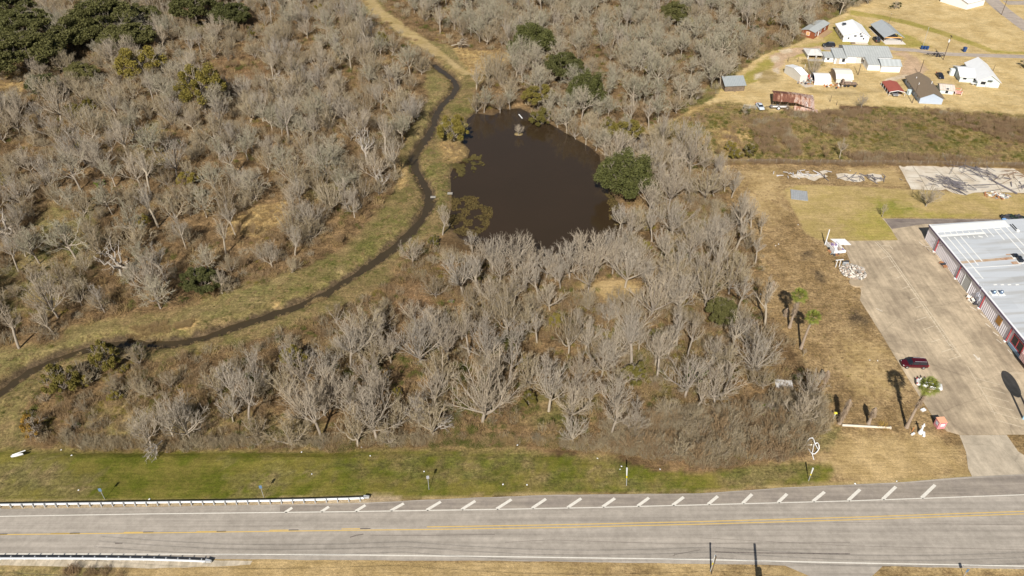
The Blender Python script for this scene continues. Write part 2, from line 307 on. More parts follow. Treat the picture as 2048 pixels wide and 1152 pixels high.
def build_ground():
    xs = np.arange(-246, 246.1, .75); ys = np.arange(54, 376.1, .75)
    ex = np.array([10, 30, 80, 200, 600, 1800, 5000.])
    xs = np.concatenate([xs[0]-ex[::-1], xs, xs[-1]+ex]); ys = np.concatenate([ys[0]-ex[::-1][1:], ys, ys[-1]+ex])
    X, Y = np.meshgrid(xs, ys); x = X.ravel(); y = Y.ravel(); n = len(x)
    z = hz(x, y)
    a = np.tile(np.array(C['wood'][0]), (n, 1)); b = np.tile(np.array(C['wood'][1]), (n, 1))
    rgv = np.full(n, .6); right = x > 60; a[right] = C['lawn'][0]; b[right] = C['lawn'][1]
    wob = [( (fbm(x, y, 5, k*7+1)-.5), (fbm(x, y, 5, k*7+2)-.5)) for k in range(3)]
    fine = [( (vn(x, y, 1.3, k*5+40)-.5), (vn(x, y, 1.3, k*5+41)-.5)) for k in range(3)]
    for poly, key, soft in ZONES:
        P = wpoly(poly); px = [p[0] for p in P]; py = [p[1] for p in P]
        s = np.where((x > min(px)-8) & (x < max(px)+8) & (y > min(py)-8) & (y < max(py)+8))[0]
        if len(s) == 0 or len(P) < 3: continue
        w = 0
        for k in range(3):
            w = w+pip(P, x[s]+(wob[k][0][s]*3+fine[k][0][s]*1.5)*soft, y[s]+(wob[k][1][s]*3+fine[k][1][s]*1.5)*soft)
        w = (w/3.)[:, None]; rgv[s] = rgv[s]*(1-w[:, 0])+w[:, 0]*(1.0 if key in ('wood','bramble','dark','red','fallow','mud') else (.85 if key in ('bank','bankt','brown','green','straw') else .35))
        a[s] = a[s]*(1-w)+np.array(C[key][0])*w; b[s] = b[s]*(1-w)+np.array(C[key][1])*w
    # wet mud right at the water line
    dc = dline(CREEK, x, y); w = (1-sst(1.4, 2.4, dc+(vn(x, y, 1.5, 9)-.5)))[:, None]
    a = a*(1-w)+np.array(C['mud'][0])*w; b = b*(1-w)+np.array(C['mud'][1])*w
    dp = dline(POND+[POND[0]], x, y); w = (1-sst(.3, 1.2, dp))[:, None]*.7
    a = a*(1-w)+np.array(C['mud'][0])*w; b = b*(1-w)+np.array(C['mud'][1])*w
    me = bpy.data.meshes.new('ground'); nx, ny = len(xs), len(ys)
    me.vertices.add(n); me.vertices.foreach_set('co', np.stack([x, y, z], 1).ravel().astype(np.float32))
    I = np.arange(n).reshape(ny, nx); q = np.stack([I[:-1, :-1], I[:-1, 1:], I[1:, 1:], I[1:, :-1]], -1).reshape(-1, 4)
    me.loops.add(q.size); me.loops.foreach_set('vertex_index', q.ravel().astype(np.int32))
    me.polygons.add(len(q)); me.polygons.foreach_set('loop_start', (np.arange(len(q))*4).astype(np.int32))
    me.polygons.foreach_set('use_smooth', np.ones(len(q), bool)); me.update(calc_edges=True)
    for nm, arr in (('soil_a', a), ('soil_b', b)):
        at = me.attributes.new(nm, 'FLOAT_COLOR', 'POINT')
        at.data.foreach_set('color', np.concatenate([arr, np.ones((n, 1))], 1).ravel().astype(np.float32))
    at = me.attributes.new('roughness_of_cover', 'FLOAT', 'POINT'); at.data.foreach_set('value', rgv.astype(np.float32))
    m = bpy.data.materials.new('ground'); m.use_nodes = True; t = m.node_tree; L = t.links.new; bs = t.nodes['Principled BSDF']
    bs.inputs['Roughness'].default_value = .95; bs.inputs['Specular IOR Level'].default_value = .1
    tc = nd(t, 'ShaderNodeTexCoord')
    def noise(s, d, r=.6, stretch=None):
        nn = nd(t, 'ShaderNodeTexNoise'); nn.inputs['Scale'].default_value = s; nn.inputs['Detail'].default_value = d; nn.inputs['Roughness'].default_value = r
        if stretch:
            mp = nd(t, 'ShaderNodeMapping'); mp.inputs['Scale'].default_value = stretch; L(tc.outputs['Object'], mp.inputs[0]); L(mp.outputs[0], nn.inputs['Vector'])
        else: L(tc.outputs['Object'], nn.inputs['Vector'])
        return nn.outputs[0]
    def mr(src, a0, a1, b0, b1):
        k = nd(t, 'ShaderNodeMapRange'); L(src, k.inputs['Value'])
        for i, v in zip(('From Min', 'From Max', 'To Min', 'To Max'), (a0, a1, b0, b1)): k.inputs[i].default_value = v
        return k.outputs[0]
    A = nd(t, 'ShaderNodeAttribute', attribute_name='soil_a'); B = nd(t, 'ShaderNodeAttribute', attribute_name='soil_b')
    n1 = noise(.16, 9, .68); mx = nd(t, 'ShaderNodeMix', data_type='RGBA'); L(mr(n1, .42, .58, 0, 1), mx.inputs[0]); L(A.outputs[0], mx.inputs[6]); L(B.outputs[0], mx.inputs[7])
    cur = mx.outputs[2]; RG = nd(t, 'ShaderNodeAttribute', attribute_name='roughness_of_cover')
    def amp(src):
        k = nd(t, 'ShaderNodeMath', operation='SUBTRACT'); L(src, k.inputs[0]); k.inputs[1].default_value = 1; k2 = nd(t, 'ShaderNodeMath', operation='MULTIPLY_ADD'); L(k.outputs[0], k2.inputs[0]); L(RG.outputs['Fac'], k2.inputs[1]); k2.inputs[2].default_value = 1; return k2.outputs[0]
    for src in (amp(mr(noise(2.0, 6, .75), .33, .67, .3, 1.6)), amp(mr(noise(.6, 5, .7), .35, .65, .65, 1.3)), mr(noise(.05, 3, .5), .3, .7, .9, 1.1), mr(noise(1.0, 4, .6, (.16, 2.2, 1)), .3, .7, .82, 1.18), mr(noise(7, 3, .6), .3, .7, .76, 1.24)):
        k = nd(t, 'ShaderNodeMix', data_type='RGBA'); k.blend_type = 'MULTIPLY'; k.inputs[0].default_value = 1; L(cur, k.inputs[6]); L(src, k.inputs[7]); cur = k.outputs[2]
    L(cur, bs.inputs['Base Color'])
    bp = nd(t, 'ShaderNodeBump'); bp.inputs['Strength'].default_value = .9; bp.inputs['Distance'].default_value = .16; L(noise(2.6, 6, .75), bp.inputs['Height']); L(bp.outputs[0], bs.inputs['Normal'])
    me.materials.append(m)
    o = bpy.data.objects.new('ground', me); sc.collection.objects.link(o); tag(o, kind='structure')
build_ground()

def jag(pts, z, amp=.0, step=1.0, seed=0, zz=None):
    """pixel outline -> world outline, resampled and roughened"""
    P = [W(a, b) for a, b in pts]; out = []
    for (x1, y1), (x2, y2) in zip(P, P[1:]+P[:1]):
        L = math.hypot(x2-x1, y2-y1); n = max(1, int(L/step)) if amp else 1
        for i in range(n):
            t = i/n; x, y = x1+(x2-x1)*t, y1+(y2-y1)*t
            if amp: x += (float(fbm(x, y, 2.5, seed))-.5)*2*amp; y += (float(fbm(x, y, 2.5, seed+9))-.5)*2*amp
            out.append((x, y, z))
    return out
def sheet(name, pts, z, m, amp=0, step=1.0, seed=0, kind='structure'):
    v = jag(pts, z, amp, step, seed); b = MB(); b.add(v, [tuple(range(len(v)))])
    o = b.build(name, m)
    if o.data.polygons[0].normal.z < 0: o.data.flip_normals()
    if kind: tag(o, kind=kind)
    return o
def strip_verts(b, pts, w, z):
    """a ribbon of width w along world points"""
    P = [Vector((p[0], p[1], 0)) for p in pts]; vs = []
    for i, p in enumerate(P):
        d = (P[min(i+1, len(P)-1)]-P[max(i-1, 0)]).normalized(); nrm = Vector((-d.y, d.x, 0))
        vs += [(p.x-nrm.x*w/2, p.y-nrm.y*w/2, z), (p.x+nrm.x*w/2, p.y+nrm.y*w/2, z)]
    b.add(vs, [(2*i, 2*i+2, 2*i+3, 2*i+1) for i in range(len(P)-1)])
    return b
# ------------------------------------------------------------------ water
def water(name, poly, z, m):
    b = MB(); b.add([(x, y, z) for x, y in poly], [tuple(range(len(poly)))]); o = b.build(name, m)
    if o.data.polygons[0].normal.z < 0: o.data.flip_normals()
    tag(o, kind='structure')
def water_mat(name, c1, c2, sc_=.05):
    m = mat(name, c1, c2, scale=sc_, rough=.1, spec=.36); t = m.node_tree; n = nd(t, 'ShaderNodeTexNoise'); n.inputs['Scale'].default_value = 3; n.inputs['Detail'].default_value = 3
    tc = nd(t, 'ShaderNodeTexCoord'); t.links.new(tc.outputs['Object'], n.inputs['Vector'])
    bp = nd(t, 'ShaderNodeBump'); bp.inputs['Strength'].default_value = .25; bp.inputs['Distance'].default_value = .02
    t.links.new(n.outputs[0], bp.inputs['Height']); t.links.new(bp.outputs[0], t.nodes['Principled BSDF'].inputs['Normal']); return m
cxm = sum(p[0] for p in POND)/len(POND); cym = sum(p[1] for p in POND)/len(POND)
water('pond_water', [(cxm+(p[0]-cxm)*1.05, cym+(p[1]-cym)*1.05) for p in POND], WZ_P, water_mat('pond_water', (.045,.029,.016), (.039,.026,.014)))
bw = MB(); strip_verts(bw, CREEK, 4.0, WZ_C); o = bw.build('creek_water', water_mat('creek_water', (.050,.036,.020), (.062,.046,.024), .3)); tag(o, kind='structure')

# ------------------------------------------------------------------ highway
def surf(name, base, alt, scale, streak=None, crack=None, patch=None):
    """worn paving: two tones, long streaks, optional crack lines"""
    m = bpy.data.materials.new(name); m.use_nodes = True; t = m.node_tree; L = t.links.new; bs = t.nodes['Principled BSDF']
    bs.inputs['Roughness'].default_value = .9; bs.inputs['Specular IOR Level'].default_value = .2; tc = nd(t, 'ShaderNodeTexCoord')
    def noise(s, d, st=None, r=.6):
        nn = nd(t, 'ShaderNodeTexNoise'); nn.inputs['Scale'].default_value = s; nn.inputs['Detail'].default_value = d; nn.inputs['Roughness'].default_value = r
        if st:
            mp = nd(t, 'ShaderNodeMapping'); mp.inputs['Scale'].default_value = st[:3]; mp.inputs['Rotation'].default_value = (0, 0, st[3] if len(st) > 3 else 0)
            L(tc.outputs['Object'], mp.inputs[0]); L(mp.outputs[0], nn.inputs['Vector'])
        else: L(tc.outputs['Object'], nn.inputs['Vector'])
        return nn.outputs[0]
    def mr(src, a0, a1, b0, b1):
        k = nd(t, 'ShaderNodeMapRange'); L(src, k.inputs['Value'])
        for i, v in zip(('From Min', 'From Max', 'To Min', 'To Max'), (a0, a1, b0, b1)): k.inputs[i].default_value = v
        return k.outputs[0]
    mx = nd(t, 'ShaderNodeMix', data_type='RGBA'); L(mr(noise(scale, 6, None, .65), .4, .6, 0, 1), mx.inputs[0]); mx.inputs[6].default_value = (*base, 1); mx.inputs[7].default_value = (*alt, 1); cur = mx.outputs[2]
    srcs = [mr(noise(9, 3), .3, .7, .93, 1.07)]
    if streak: srcs += [mr(noise(1, 4, streak), .35, .65, .80, 1.10), mr(noise(.9, 6, None, .75), .35, .65, .88, 1.10)]
    if crack:
        v = nd(t, 'ShaderNodeTexVoronoi'); v.feature = 'DISTANCE_TO_EDGE'; v.inputs['Scale'].default_value = crack
        ad = nd(t, 'ShaderNodeMixRGB'); ad.blend_type = 'ADD'; ad.inputs[0].default_value = .6; L(tc.outputs['Object'], ad.inputs[1])
        nn = nd(t, 'ShaderNodeTexNoise'); nn.inputs['Scale'].default_value = .6; L(tc.outputs['Object'], nn.inputs['Vector']); L(nn.outputs[1], ad.inputs[2]); L(ad.outputs[0], v.inputs['Vector'])
        srcs += [mr(v.outputs[0], 0, .010, .82, 1)]
    for src in srcs:
        k = nd(t, 'ShaderNodeMix', data_type='RGBA'); k.blend_type = 'MULTIPLY'; k.inputs[0].default_value = 1; L(cur, k.inputs[6]); L(src, k.inputs[7]); cur = k.outputs[2]
    L(cur, bs.inputs['Base Color']); MATS[name] = m; return m
M_asph = surf('asphalt', (.365,.325,.282), (.415,.37,.322), .25, (.02, 1.1, 1))
sheet('highway', [(-160,1025),(0,1018),(300,1014),(560,1009),(735,1006),(800,1002),(960,995),(1100,990),(1400,987),(1560,976),(1700,969),(1800,965),(1940,953),(2048,947),(2300,934),(2300,1146),(2048,1139),(1765,1133),(1740,1156),(1700,1240),(1660,1240),(1625,1156),(1570,1131),(1400,1128),(1000,1122),(700,1121),(430,1118),(300,1118),(0,1117),(-160,1117)], .03, M_asph, amp=.10, step=1.2)
M_shoulder = surf('shoulder_asphalt', (.30,.26,.225), (.34,.295,.25), .3, (.06, 1.2, 1))
sheet('paved_shoulder', [(560,1011),(735,1008),(800,1004),(960,997),(1100,992),(1400,989),(1560,978),(1700,971),(1800,967),(1940,957),(2048,951),(2300,938),(2300,980),(2048,988.5),(1700,1001),(1400,1008.5),(1200,1013),(1024,1016.5),(700,1022),(560,1024)], .034, M_shoulder, amp=.06)
sheet('concrete_curb_strip', [(-160,1118.5),(430,1120.5),(505,1122),(500,1130),(420,1134),(300,1137),(0,1131),(-160,1129)], .036, surf('old_concrete', (.58,.50,.39), (.46,.39,.29), .6, (1.3, .2, 1)), amp=.15)
M_white = mat('road_paint_white', (.80,.77,.70), (.62,.58,.52), scale=3, rough=.8, detail=6)
M_yel = mat('road_paint_yellow', (.72,.49,.14), (.60,.42,.15), scale=3, rough=.8, detail=6)
M_blk = mat('road_paint_black', (.10,.09,.085), (.16,.14,.13), scale=2)
def line(name, px, w, m, z=.042):
    pts = [W(a, b) for a, b in px]; o = strip_verts(MB(), pts, w, z).build(name, m); tag(o, kind='structure'); return o
line('road_edge_line', [(-160,1040),(0,1033),(300,1028),(700,1023.5),(1024,1018.5),(1200,1015),(1400,1010),(1700,1002),(2048,989.7),(2300,980)], .17, M_white)
line('road_edge_line', [(-160,1108),(0,1108),(300,1108.5),(700,1110),(1024,1113.8),(1400,1119.3),(1700,1126),(2048,1132.5),(2300,1138)], .22, M_white)
line('road_centre_line', [(-160,1073),(0,1069.5),(350,1065.5),(700,1060.8),(850,1059.2),(1100,1055.5),(1400,1048.6),(1700,1040),(2048,1028),(2300,1019)], .17, M_yel)
line('road_centre_line', [(854,1054),(1100,1050),(1400,1043.3),(1700,1034.8),(2048,1022.8),(2300,1014)], .17, M_yel)
dy = [(101,139,160,1066.8),(248,286,307,1064.5),(393,433,452,1063),(539,577,597,1060.3),(683,720,741,1057.6)]
by = MB(); bk = MB()
for x0, x1, x2, y in dy+[(-45,-6,15,1068.6)]:
    strip_verts(by, [W(x0, y+.5), W(x1, y)], .15, .042); strip_verts(bk, [W(x1+.5, y), W(x2, y-.3)], .17, .042)
tag(by.build('road_centre_dash', M_yel), kind='structure'); tag(bk.build('road_black_dash', M_blk), kind='structure')
tops = [(588.5,1014.6,573,1025),(662,1012.7,645,1024),(735,1009.5,714,1022.8),(811.8,1006,784,1021.8),(885.6,1002.6,856,1020.6),(954.6,1001,926,1019.4),(1027,998,996,1018.2),(1096,997,1067,1016.8),(1166.5,996,1138,1015.4),(1233.8,995.7,1208,1014),(1302,994.7,1278,1012.4),(1371.5,993.4,1348,1010.8),(1439.6,991.5,1419,1008.8),(1508,987.5,1488,1007),(1578,987,1559,1005.2),(1653,983,1628.5,1003.2),(1724,978,1699,1001.2),(1795.6,972.5,1768,999),(1874,969,1846,996)]
bt = MB()
for tx, ty, bx, by_ in tops: strip_verts(bt, [W(bx-3, by_), W(tx-4, ty+1)], .52, .042)
tag(bt.build('road_chevron_stripes', M_white), kind='structure')
# tarred seams and skid marks; thin strips also paint the overhead wires' shadows
M_tar_shade = mat('tar', (.13,.11,.10), (.24,.205,.18), scale=1.2, contrast=2)
bt = MB()
for px, w in ([(700,1075),(712,1071),(727,1068.5)], .2), ([(740,1070.5),(860,1071),(990,1069)], .1), ([(1010,1085),(1100,1080),(1350,1088),(1700,1085)], .06), ([(1400,1052),(1700,1045),(2048,1050)], .05), ([(1430,1104),(1500,1106),(1700,1108)], .22), ([(1345,1112),(1352,1109),(1400,1100)], .08), ([(1350,1105),(1348,1113)], .07), ([(1400,1076),(1700,1092),(2048,1100)], .05), ([(230,1087),(245,1087)], .2):
    strip_verts(bt, [W(a, b) for a, b in px], w, .038)
tag(bt.build('road_tar_marks', M_tar_shade), kind='structure')

# ------------------------------------------------------------------ parking lot, slabs, village lanes
LOTR = .0
M_lot = surf('lot_concrete', (.57,.46,.325), (.37,.295,.21), .11, (1.1, .07, 1, R(0)), crack=.075)
sheet('parking_lot', [(1764,436.5),(1768,437),(2400,440),(2400,900),(2048,869.5),(1919,870),(1893.7,862.7),(1868,837),(1836.7,790),(1795.6,723),(1757.6,660),(1719.6,600),(1722,580),(1715,568),(1700,560),(1706,535),(1697,515),(1684.8,482),(1740,481.5),(1796,480.5),(1785,463),(1776,450)], .03, M_lot, amp=.07, step=1.5)
M_drive = surf('drive_concrete', (.52,.445,.345), (.46,.39,.30), .2, (.6, .15, 1), crack=.1)
sheet('driveway', [(1919,870.5),(2013,870),(2036,903),(2060,918),(2300,930),(2300,940),(2048,948.5),(1944,953.5),(1936,938),(1932,905)], .036, M_drive, amp=.05)
sheet('loading_lane', [(1768,437.5),(2400,441),(2400,446),(2048,447),(1850,448),(1800,456),(1783,458)], .036, surf('dark_asphalt', (.20,.165,.15), (.28,.235,.2), .25, (.2, 1, 1)), amp=.12)
M_slab = surf('slab_concrete', (.68,.62,.53), (.56,.48,.38), .22, None, crack=.16)
sheet('concrete_slab', [(1797,331),(1900,333),(2028,337.5),(2050,352),(2120,395),(2048,386),(1985,384),(1950,385),(1930,391),(1905,386),(1892,378),(1884,380),(1862,380.5),(1843,379),(1823,379)], .03, M_slab, amp=.15)
for pts in [(1578,351),(1597,346),(1650,350),(1655,353),(1638,357),(1628,362),(1612,355),(1585,355)], [(1672,348),(1690,346),(1728,351),(1730,360),(1716,364),(1690,362),(1675,356)], [(1735,349),(1745,347),(1762,350),(1767,361),(1752,366),(1740,358)], [(1640,344),(1652,341),(1656,346),(1646,349)]:
    sheet('broken_slab', pts, .03, M_slab, amp=.5, step=.7, seed=4)
bt = MB()
for px in [(1824,331),(1838,350),(1855,379)], [(1815,355),(1842,355)], [(1818,366),(1846,366)], [(1810,342),(1832,342.5)], [(1865,333),(1885,350),(1900,372)], [(1895,334),(1925,362)], [(1850,345),(1980,350)], [(1960,372),(2048,362)], [(1992,368),(2003,384)], [(2030,366),(2040,384)], [(1884,358),(1960,363)]:
    strip_verts(bt, [W(a, b) for a, b in px], .16, .036)
tag(bt.build('slab_joints', mat('joint_dirt', (.24,.19,.13), (.36,.30,.2), scale=2)), kind='structure')
M_lane = surf('village_lane', (.40,.34,.30), (.46,.39,.33), .3, (.08, 1, 1))
def ribbon(name, px, w, m, z=.03):
    pts = []; P = [W(a, b) for a, b in px]
    for (x1, y1), (x2, y2) in zip(P[:-1], P[1:]):
        for i in range(6): t = i/6; pts.append((x1+(x2-x1)*t+(float(vn(x1*3+i, y1, 1, 3))-.5)*.3, y1+(y2-y1)*t+(float(vn(x1*3+i, y1, 1, 5))-.5)*.3))
    pts.append(P[-1]); tag(strip_verts(MB(), pts, w, z).build(name, m), kind='structure')
ribbon('village_lane', [(1646,97),(1680,98),(1720,95),(1760,96),(1800,99),(1830,100.5),(1860,106),(1900,108.5),(1980,111.5),(2048,113.5),(2200,117)], 3.6, M_lane)
ribbon('far_road', [(1940,-40),(1975,-8),(2004,19),(2048,52),(2150,120)], 6.5, M_lane)
ribbon('far_side_road', [(2010,5.5),(2048,5.8),(2200,7)], 5.5, M_lane, .034)
# parking bay lines, arrows
M_old = mat('faded_paint', (.78,.69,.54), (.60,.51,.38), scale=1.5, rough=.9, contrast=2)
M_oldw = mat('faded_white_paint', (.78,.72,.62), (.60,.52,.42), scale=2, rough=.9)
bt = MB()
for px, w in ([(1755,484),(1779,510),(1818,565),(1860,625),(1901,684),(1922,713)], .11), ([(1750,484),(1775,511),(1814,566),(1856,627),(1896,686),(1906,696)], .11), ([(1763,491),(1780,492),(1786,499)], .14):
    strip_verts(bt, [W(a, b) for a, b in px], w, .042)
for i, (x, y) in enumerate([(1776,513),(1789,533),(1803,553),(1817,573),(1832,596),(1843,612),(1853,634),(1868,652),(1884,677),(1905,697),(1921,712)]):
    a = W(x, y); b2 = W(x-22, y+7.5); strip_verts(bt, [a, (a[0]+(b2[0]-a[0])*(1 if i > 5 else .55), a[1]+(b2[1]-a[1])*(1 if i > 5 else .55))], .1, .042)
for i in range(22):
    x = 1779+i*6.4; y = 513+i*9.3; strip_verts(bt, [W(x-3.5, y+1.5), W(x+1.5, y-.5)], .09, .043)
for k in range(6):
    strip_verts(bt, [W(1946+k*9, 755+k*17), W(2000+k*9, 770+k*17)], .08, .042)
strip_verts(bt, [W(1935,733), W(1975,800), W(1990,830)], .07, .042); strip_verts(bt, [W(1998,746), W(2048,746.5)], .09, .042)
tag(bt.build('parking_lines', M_old), kind='structure')
bt = MB(); strip_verts(bt, [W(1947,709), W(1955,717)], .35, .042)
a, b2, c = W(1961,723), W(1951,718), W(1960,715); bt.add([(a[0], a[1], .043), (b2[0], b2[1], .043), (c[0], c[1], .043)], [(0, 1, 2)])
for x, y, x2, y2 in ((1940,613,1953,621),(1961,627,1971,636),(1971,647,1981,655),(1986,664,1997,672)): strip_verts(bt, [W(x, y), W(x2, y2)], .24, .043)
for x, y, x2, y2 in ((1993,679,2003,687),(2015,699,2023,708),(1752,617,1765,623),(1838,484,1846,491)): strip_verts(bt, [W(x, y), W(x2, y2)], .16, .043)
tag(bt.build('parking_arrows', M_oldw), kind='structure')
# ------------------------------------------------------------------ buildings
M_wwall = mat('white_siding', (.86,.87,.89), (.77,.78,.80), scale=.8)
M_dkglass = mat('dark_glass', (.02,.025,.035), rough=.15, spec=.6)
M_trim = mat('grey_trim', (.35,.36,.40), rough=.6)
M_wroof = mat('white_metal_roof', (.88,.89,.91), (.80,.81,.83), scale=.5, rough=.5)
M_groof = mat('galvanised_roof', (.50,.52,.52), (.40,.42,.42), scale=.6, rough=.5, corr=('X', .9))
M_groofy = mat('galvanised_roof_plain', (.47,.50,.52), (.41,.44,.46), scale=.6, rough=.5, corr=('Y', .9))
M_wood = mat('post_wood', (.16,.11,.075), (.24,.18,.12), scale=2)
M_dark = mat('dark_interior', (.035,.035,.045))
M_conc = mat('pad_concrete', (.62,.55,.46), (.52,.45,.37), scale=.7)
def frame(A, B):
    a, b = W(*A), W(*B); return a, math.atan2(b[1]-a[1], b[0]-a[0]), math.hypot(b[0]-a[0], b[1]-a[1])
def depth_to(A, B, Cp):
    a, ang, L = frame(A, B); c = W(*Cp); return -(c[0]-a[0])*math.sin(ang)+(c[1]-a[1])*math.cos(ang)
def block(t, x0, x1, y0, y1, ev, rg, axis, mw, mr_, ov=.35, th=.12, z0=0, apex=None, wl=None, rl=None, shade_strip=None):
    """gable-roofed block: walls + roof as parts of t; axis = direction the ridge runs"""
    if axis == 'y':
        xm = apex if apex is not None else (x0+x1)/2; w = MB().extr([(x0, z0), (x1, z0), (x1, ev-.03), (xm, rg-.03), (x0, ev-.03)], y0, y1, 'y')
        sl0 = (rg-ev)/(xm-x0); sl1 = (rg-ev)/(x1-xm)
        r = MB().extr([(x0-ov, ev-ov*sl0), (xm, rg), (x1+ov, ev-ov*sl1), (x1+ov, ev-ov*sl1+th), (xm, rg+th), (x0-ov, ev-ov*sl0+th)], y0-ov, y1+ov, 'y')
    else:
        ym = apex if apex is not None else (y0+y1)/2; w = MB().extr([(y0, z0), (y1, z0), (y1, ev-.03), (ym, rg-.03), (y0, ev-.03)], x0, x1, 'x')
        sl0 = (rg-ev)/(ym-y0); sl1 = (rg-ev)/(y1-ym)
        r = MB().extr([(y0-ov, ev-ov*sl0), (ym, rg), (y1+ov, ev-ov*sl1), (y1+ov, ev-ov*sl1+th), (ym, rg+th), (y0-ov, ev-ov*sl0+th)], x0-ov, x1+ov, 'x')
    wo = w.build('wall', mw, t, label=wl); ro = r.build('roof', mr_, t, label=rl)
    return wo, ro
def shed_roof(t, x0, x1, y0, y1, zf, zb, mw, mr_, ov=.2, th=.1):
    MB().extr([(y0, 0), (y1, 0), (y1, zb-.03), (y0, zf-.03)], x0, x1, 'x').build('wall', mw, t)
    s = (zb-zf)/(y1-y0); MB().extr([(y0-ov, zf-ov*s), (y1+ov, zb+ov*s), (y1+ov, zb+ov*s+th), (y0-ov, zf-ov*s+th)], x0-ov, x1+ov, 'x').build('roof', mr_, t)
def opening(t, name, x, z, w, h, y=0.0, mpane=None, mfr=None, side=None):
    """framed opening on the front wall (y plane) or on the left wall (side = x plane, x then runs along y)"""
    mp = mpane or M_dkglass; f = MB(); p = MB(); e = .09
    def bx(b, a0, a1, z0, z1, o0, o1):
        if side is None: b.box(a0, a1, y-o1, y-o0, z0, z1)
        else: b.box(side-o1, side-o0, a0, a1, z0, z1)
    bx(f, x-w/2-e, x-w/2, z-e, z+h+e, -.02, .06); bx(f, x+w/2, x+w/2+e, z-e, z+h+e, -.02, .06); bx(f, x-w/2, x+w/2, z+h, z+h+e, -.02, .06); bx(f, x-w/2, x+w/2, z-e, z, -.02, .06)
    bx(p, x-w/2, x+w/2, z, z+h, -.02, .03)
    fo = f.build(name, mfr or M_trim, t); p.build('pane' if name == 'window' else 'panel', mp, fo); return fo

# --- white gable house at the top
A, B_ = (1684.9,83.3), (1736,85.1); a, ang, L = frame(A, B_); D = depth_to(A, B_, (1671,60)); ev = HT(A, 71.0)
t = thing('house', a, ang, 'white gable-fronted house with a bright white roof and two front doors', 'house')
block(t, 0, L, 0, D, ev, ev+1.9, 'y', M_wwall, M_wroof, apex=L*.6, ov=.4)
for x in (L*.2, L*.78): opening(t, 'door', x, .1, 1.1, 2.1, mpane=M_wwall); opening(t, 'window', x, 1.2, .45, .6, y=-.08)
for x in (L*.44, L*.68): opening(t, 'window', x, 2.2, .9, .5)
opening(t, 'vent', L*.62, ev+.6, .7, .5, mpane=M_dark)
for y in (1.6, 4.5, 7.5): opening(t, 'window', y, 1.0, 1.1, 1.3, side=0.0)
u = MB().box(L*.15, L*.15+1.3, D*.72, D*.72+1.2, ev+.3, ev+1.5); u.build('roof_cooler', M_dkglass, t)
MB().box(L*.3, L*.95, -2.6, -.05, .0, .1).build('porch_slab', M_conc, t)
MB().box(L*.28, L*.44, -2.5, -1.5, .1, .5).build('bench', M_wood, t)
# --- big open pavilion
A, B_ = (1767,83.3), (1802.7,83.3); a, ang, L = frame(A, B_); ev = HT(A, 73.5)
t = thing('pavilion', a, ang-R(1), 'open-fronted pavilion with a grey-blue gable metal roof over a concrete floor', 'pavilion'); D = 15
xm = L/2; rg = ev+1.7; s = 1.7/xm; ov = .5
MB().extr([(-ov, ev-ov*s), (xm, rg), (L+ov, ev-ov*s), (L+ov, ev-ov*s+.12), (xm, rg+.12), (-ov, ev-ov*s+.12)], -.6, D, 'y').build('roof', M_groofy, t)
for x in (0, L):
    for y in (0, D/3, D*2/3, D-.4): MB().box(x-.1, x+.1, y-.1, y+.1, 0, ev-.05).build('post', M_wood, t)
MB().box(0, L, -.15, 0, ev-.45, ev-.1).build('beam', mat('orange_beam', (.70,.38,.14)), t)
MB().box(-.08, .02, .2, D-.3, 0.1, ev*.75).build('side_wall', M_dark, t)
MB().box(0, L, D-.5, D-.4, 0.1, ev-.1).build('back_wall', M_dark, t)
MB().box(-.4, L+.6, -3.0, D, 0, .1).build('floor_slab', mat('pale_floor', (.74,.70,.66), (.66,.62,.58)), t)
# --- long white house with grey roofs
A, B_ = (1689.6,126.7), (1723.6,127.6); a, ang, L = frame(A, B_); ev = HT(A, 113.2)
t = thing('house', a, ang, 'long low white house with several grey metal roofs beside the gravel yard', 'house')
def lx(px, py, z=0): q = W(px, py, z); c, s_ = math.cos(ang), math.sin(ang); return ((q[0]-a[0])*c+(q[1]-a[1])*s_, -(q[0]-a[0])*s_+(q[1]-a[1])*c)
xr = lx(1783, 114, ev)[0]; yb = lx(1694, 97, ev)[1]
block(t, .3, xr, .4, yb+3.5, ev, ev+1.5, 'x', M_wwall, M_groof, apex=(yb+3.5)*.62)
x0, x1 = lx(1760.5,143.7)[0], lx(1798.6,144.8)[0]; y0 = lx(1760.5,143.7)[1]; y1 = -1.0
block(t, x0, x1, y0, y1, ev-.2, ev+.9, 'x', M_wwall, mat('galvanised_ribbed', (.52,.55,.56), (.46,.49,.50), scale=.6, corr=('X', 1.6)))
shed_roof(t, x0-4.4, x0-.05, y0+1.2, y1, ev-.5, ev+.4, M_wwall, M_groof)
shed_roof(t, -4.2, .2, -.6, yb*.75, ev-.4, ev+.7, M_wwall, M_groof)
shed_roof(t, -7.4, -4.3, .8, yb*.6, ev-.9, ev-.3, M_wwall, M_groof)
opening(t, 'door', -3.0, .2, 1.0, 1.9, y=-.6, mpane=mat('beige_panel', (.5,.45,.38))); opening(t, 'window', -1.0, .8, 1.0, 1.4, y=-.6)
opening(t, 'door', L*.83, .1, 2.2, 2.2, y=.38, mpane=mat('pale_door', (.62,.60,.58))); opening(t, 'door', L*1.2, .1, 1.4, 1.9, y=.38)
opening(t, 'window', -6.2, .9, .8, .9, y=.8)
MB().box(L*.9, x0-1, -1.6, .35, ev-.35, ev-.23).build('porch_roof', mat('pale_porch', (.66,.62,.55)), t)
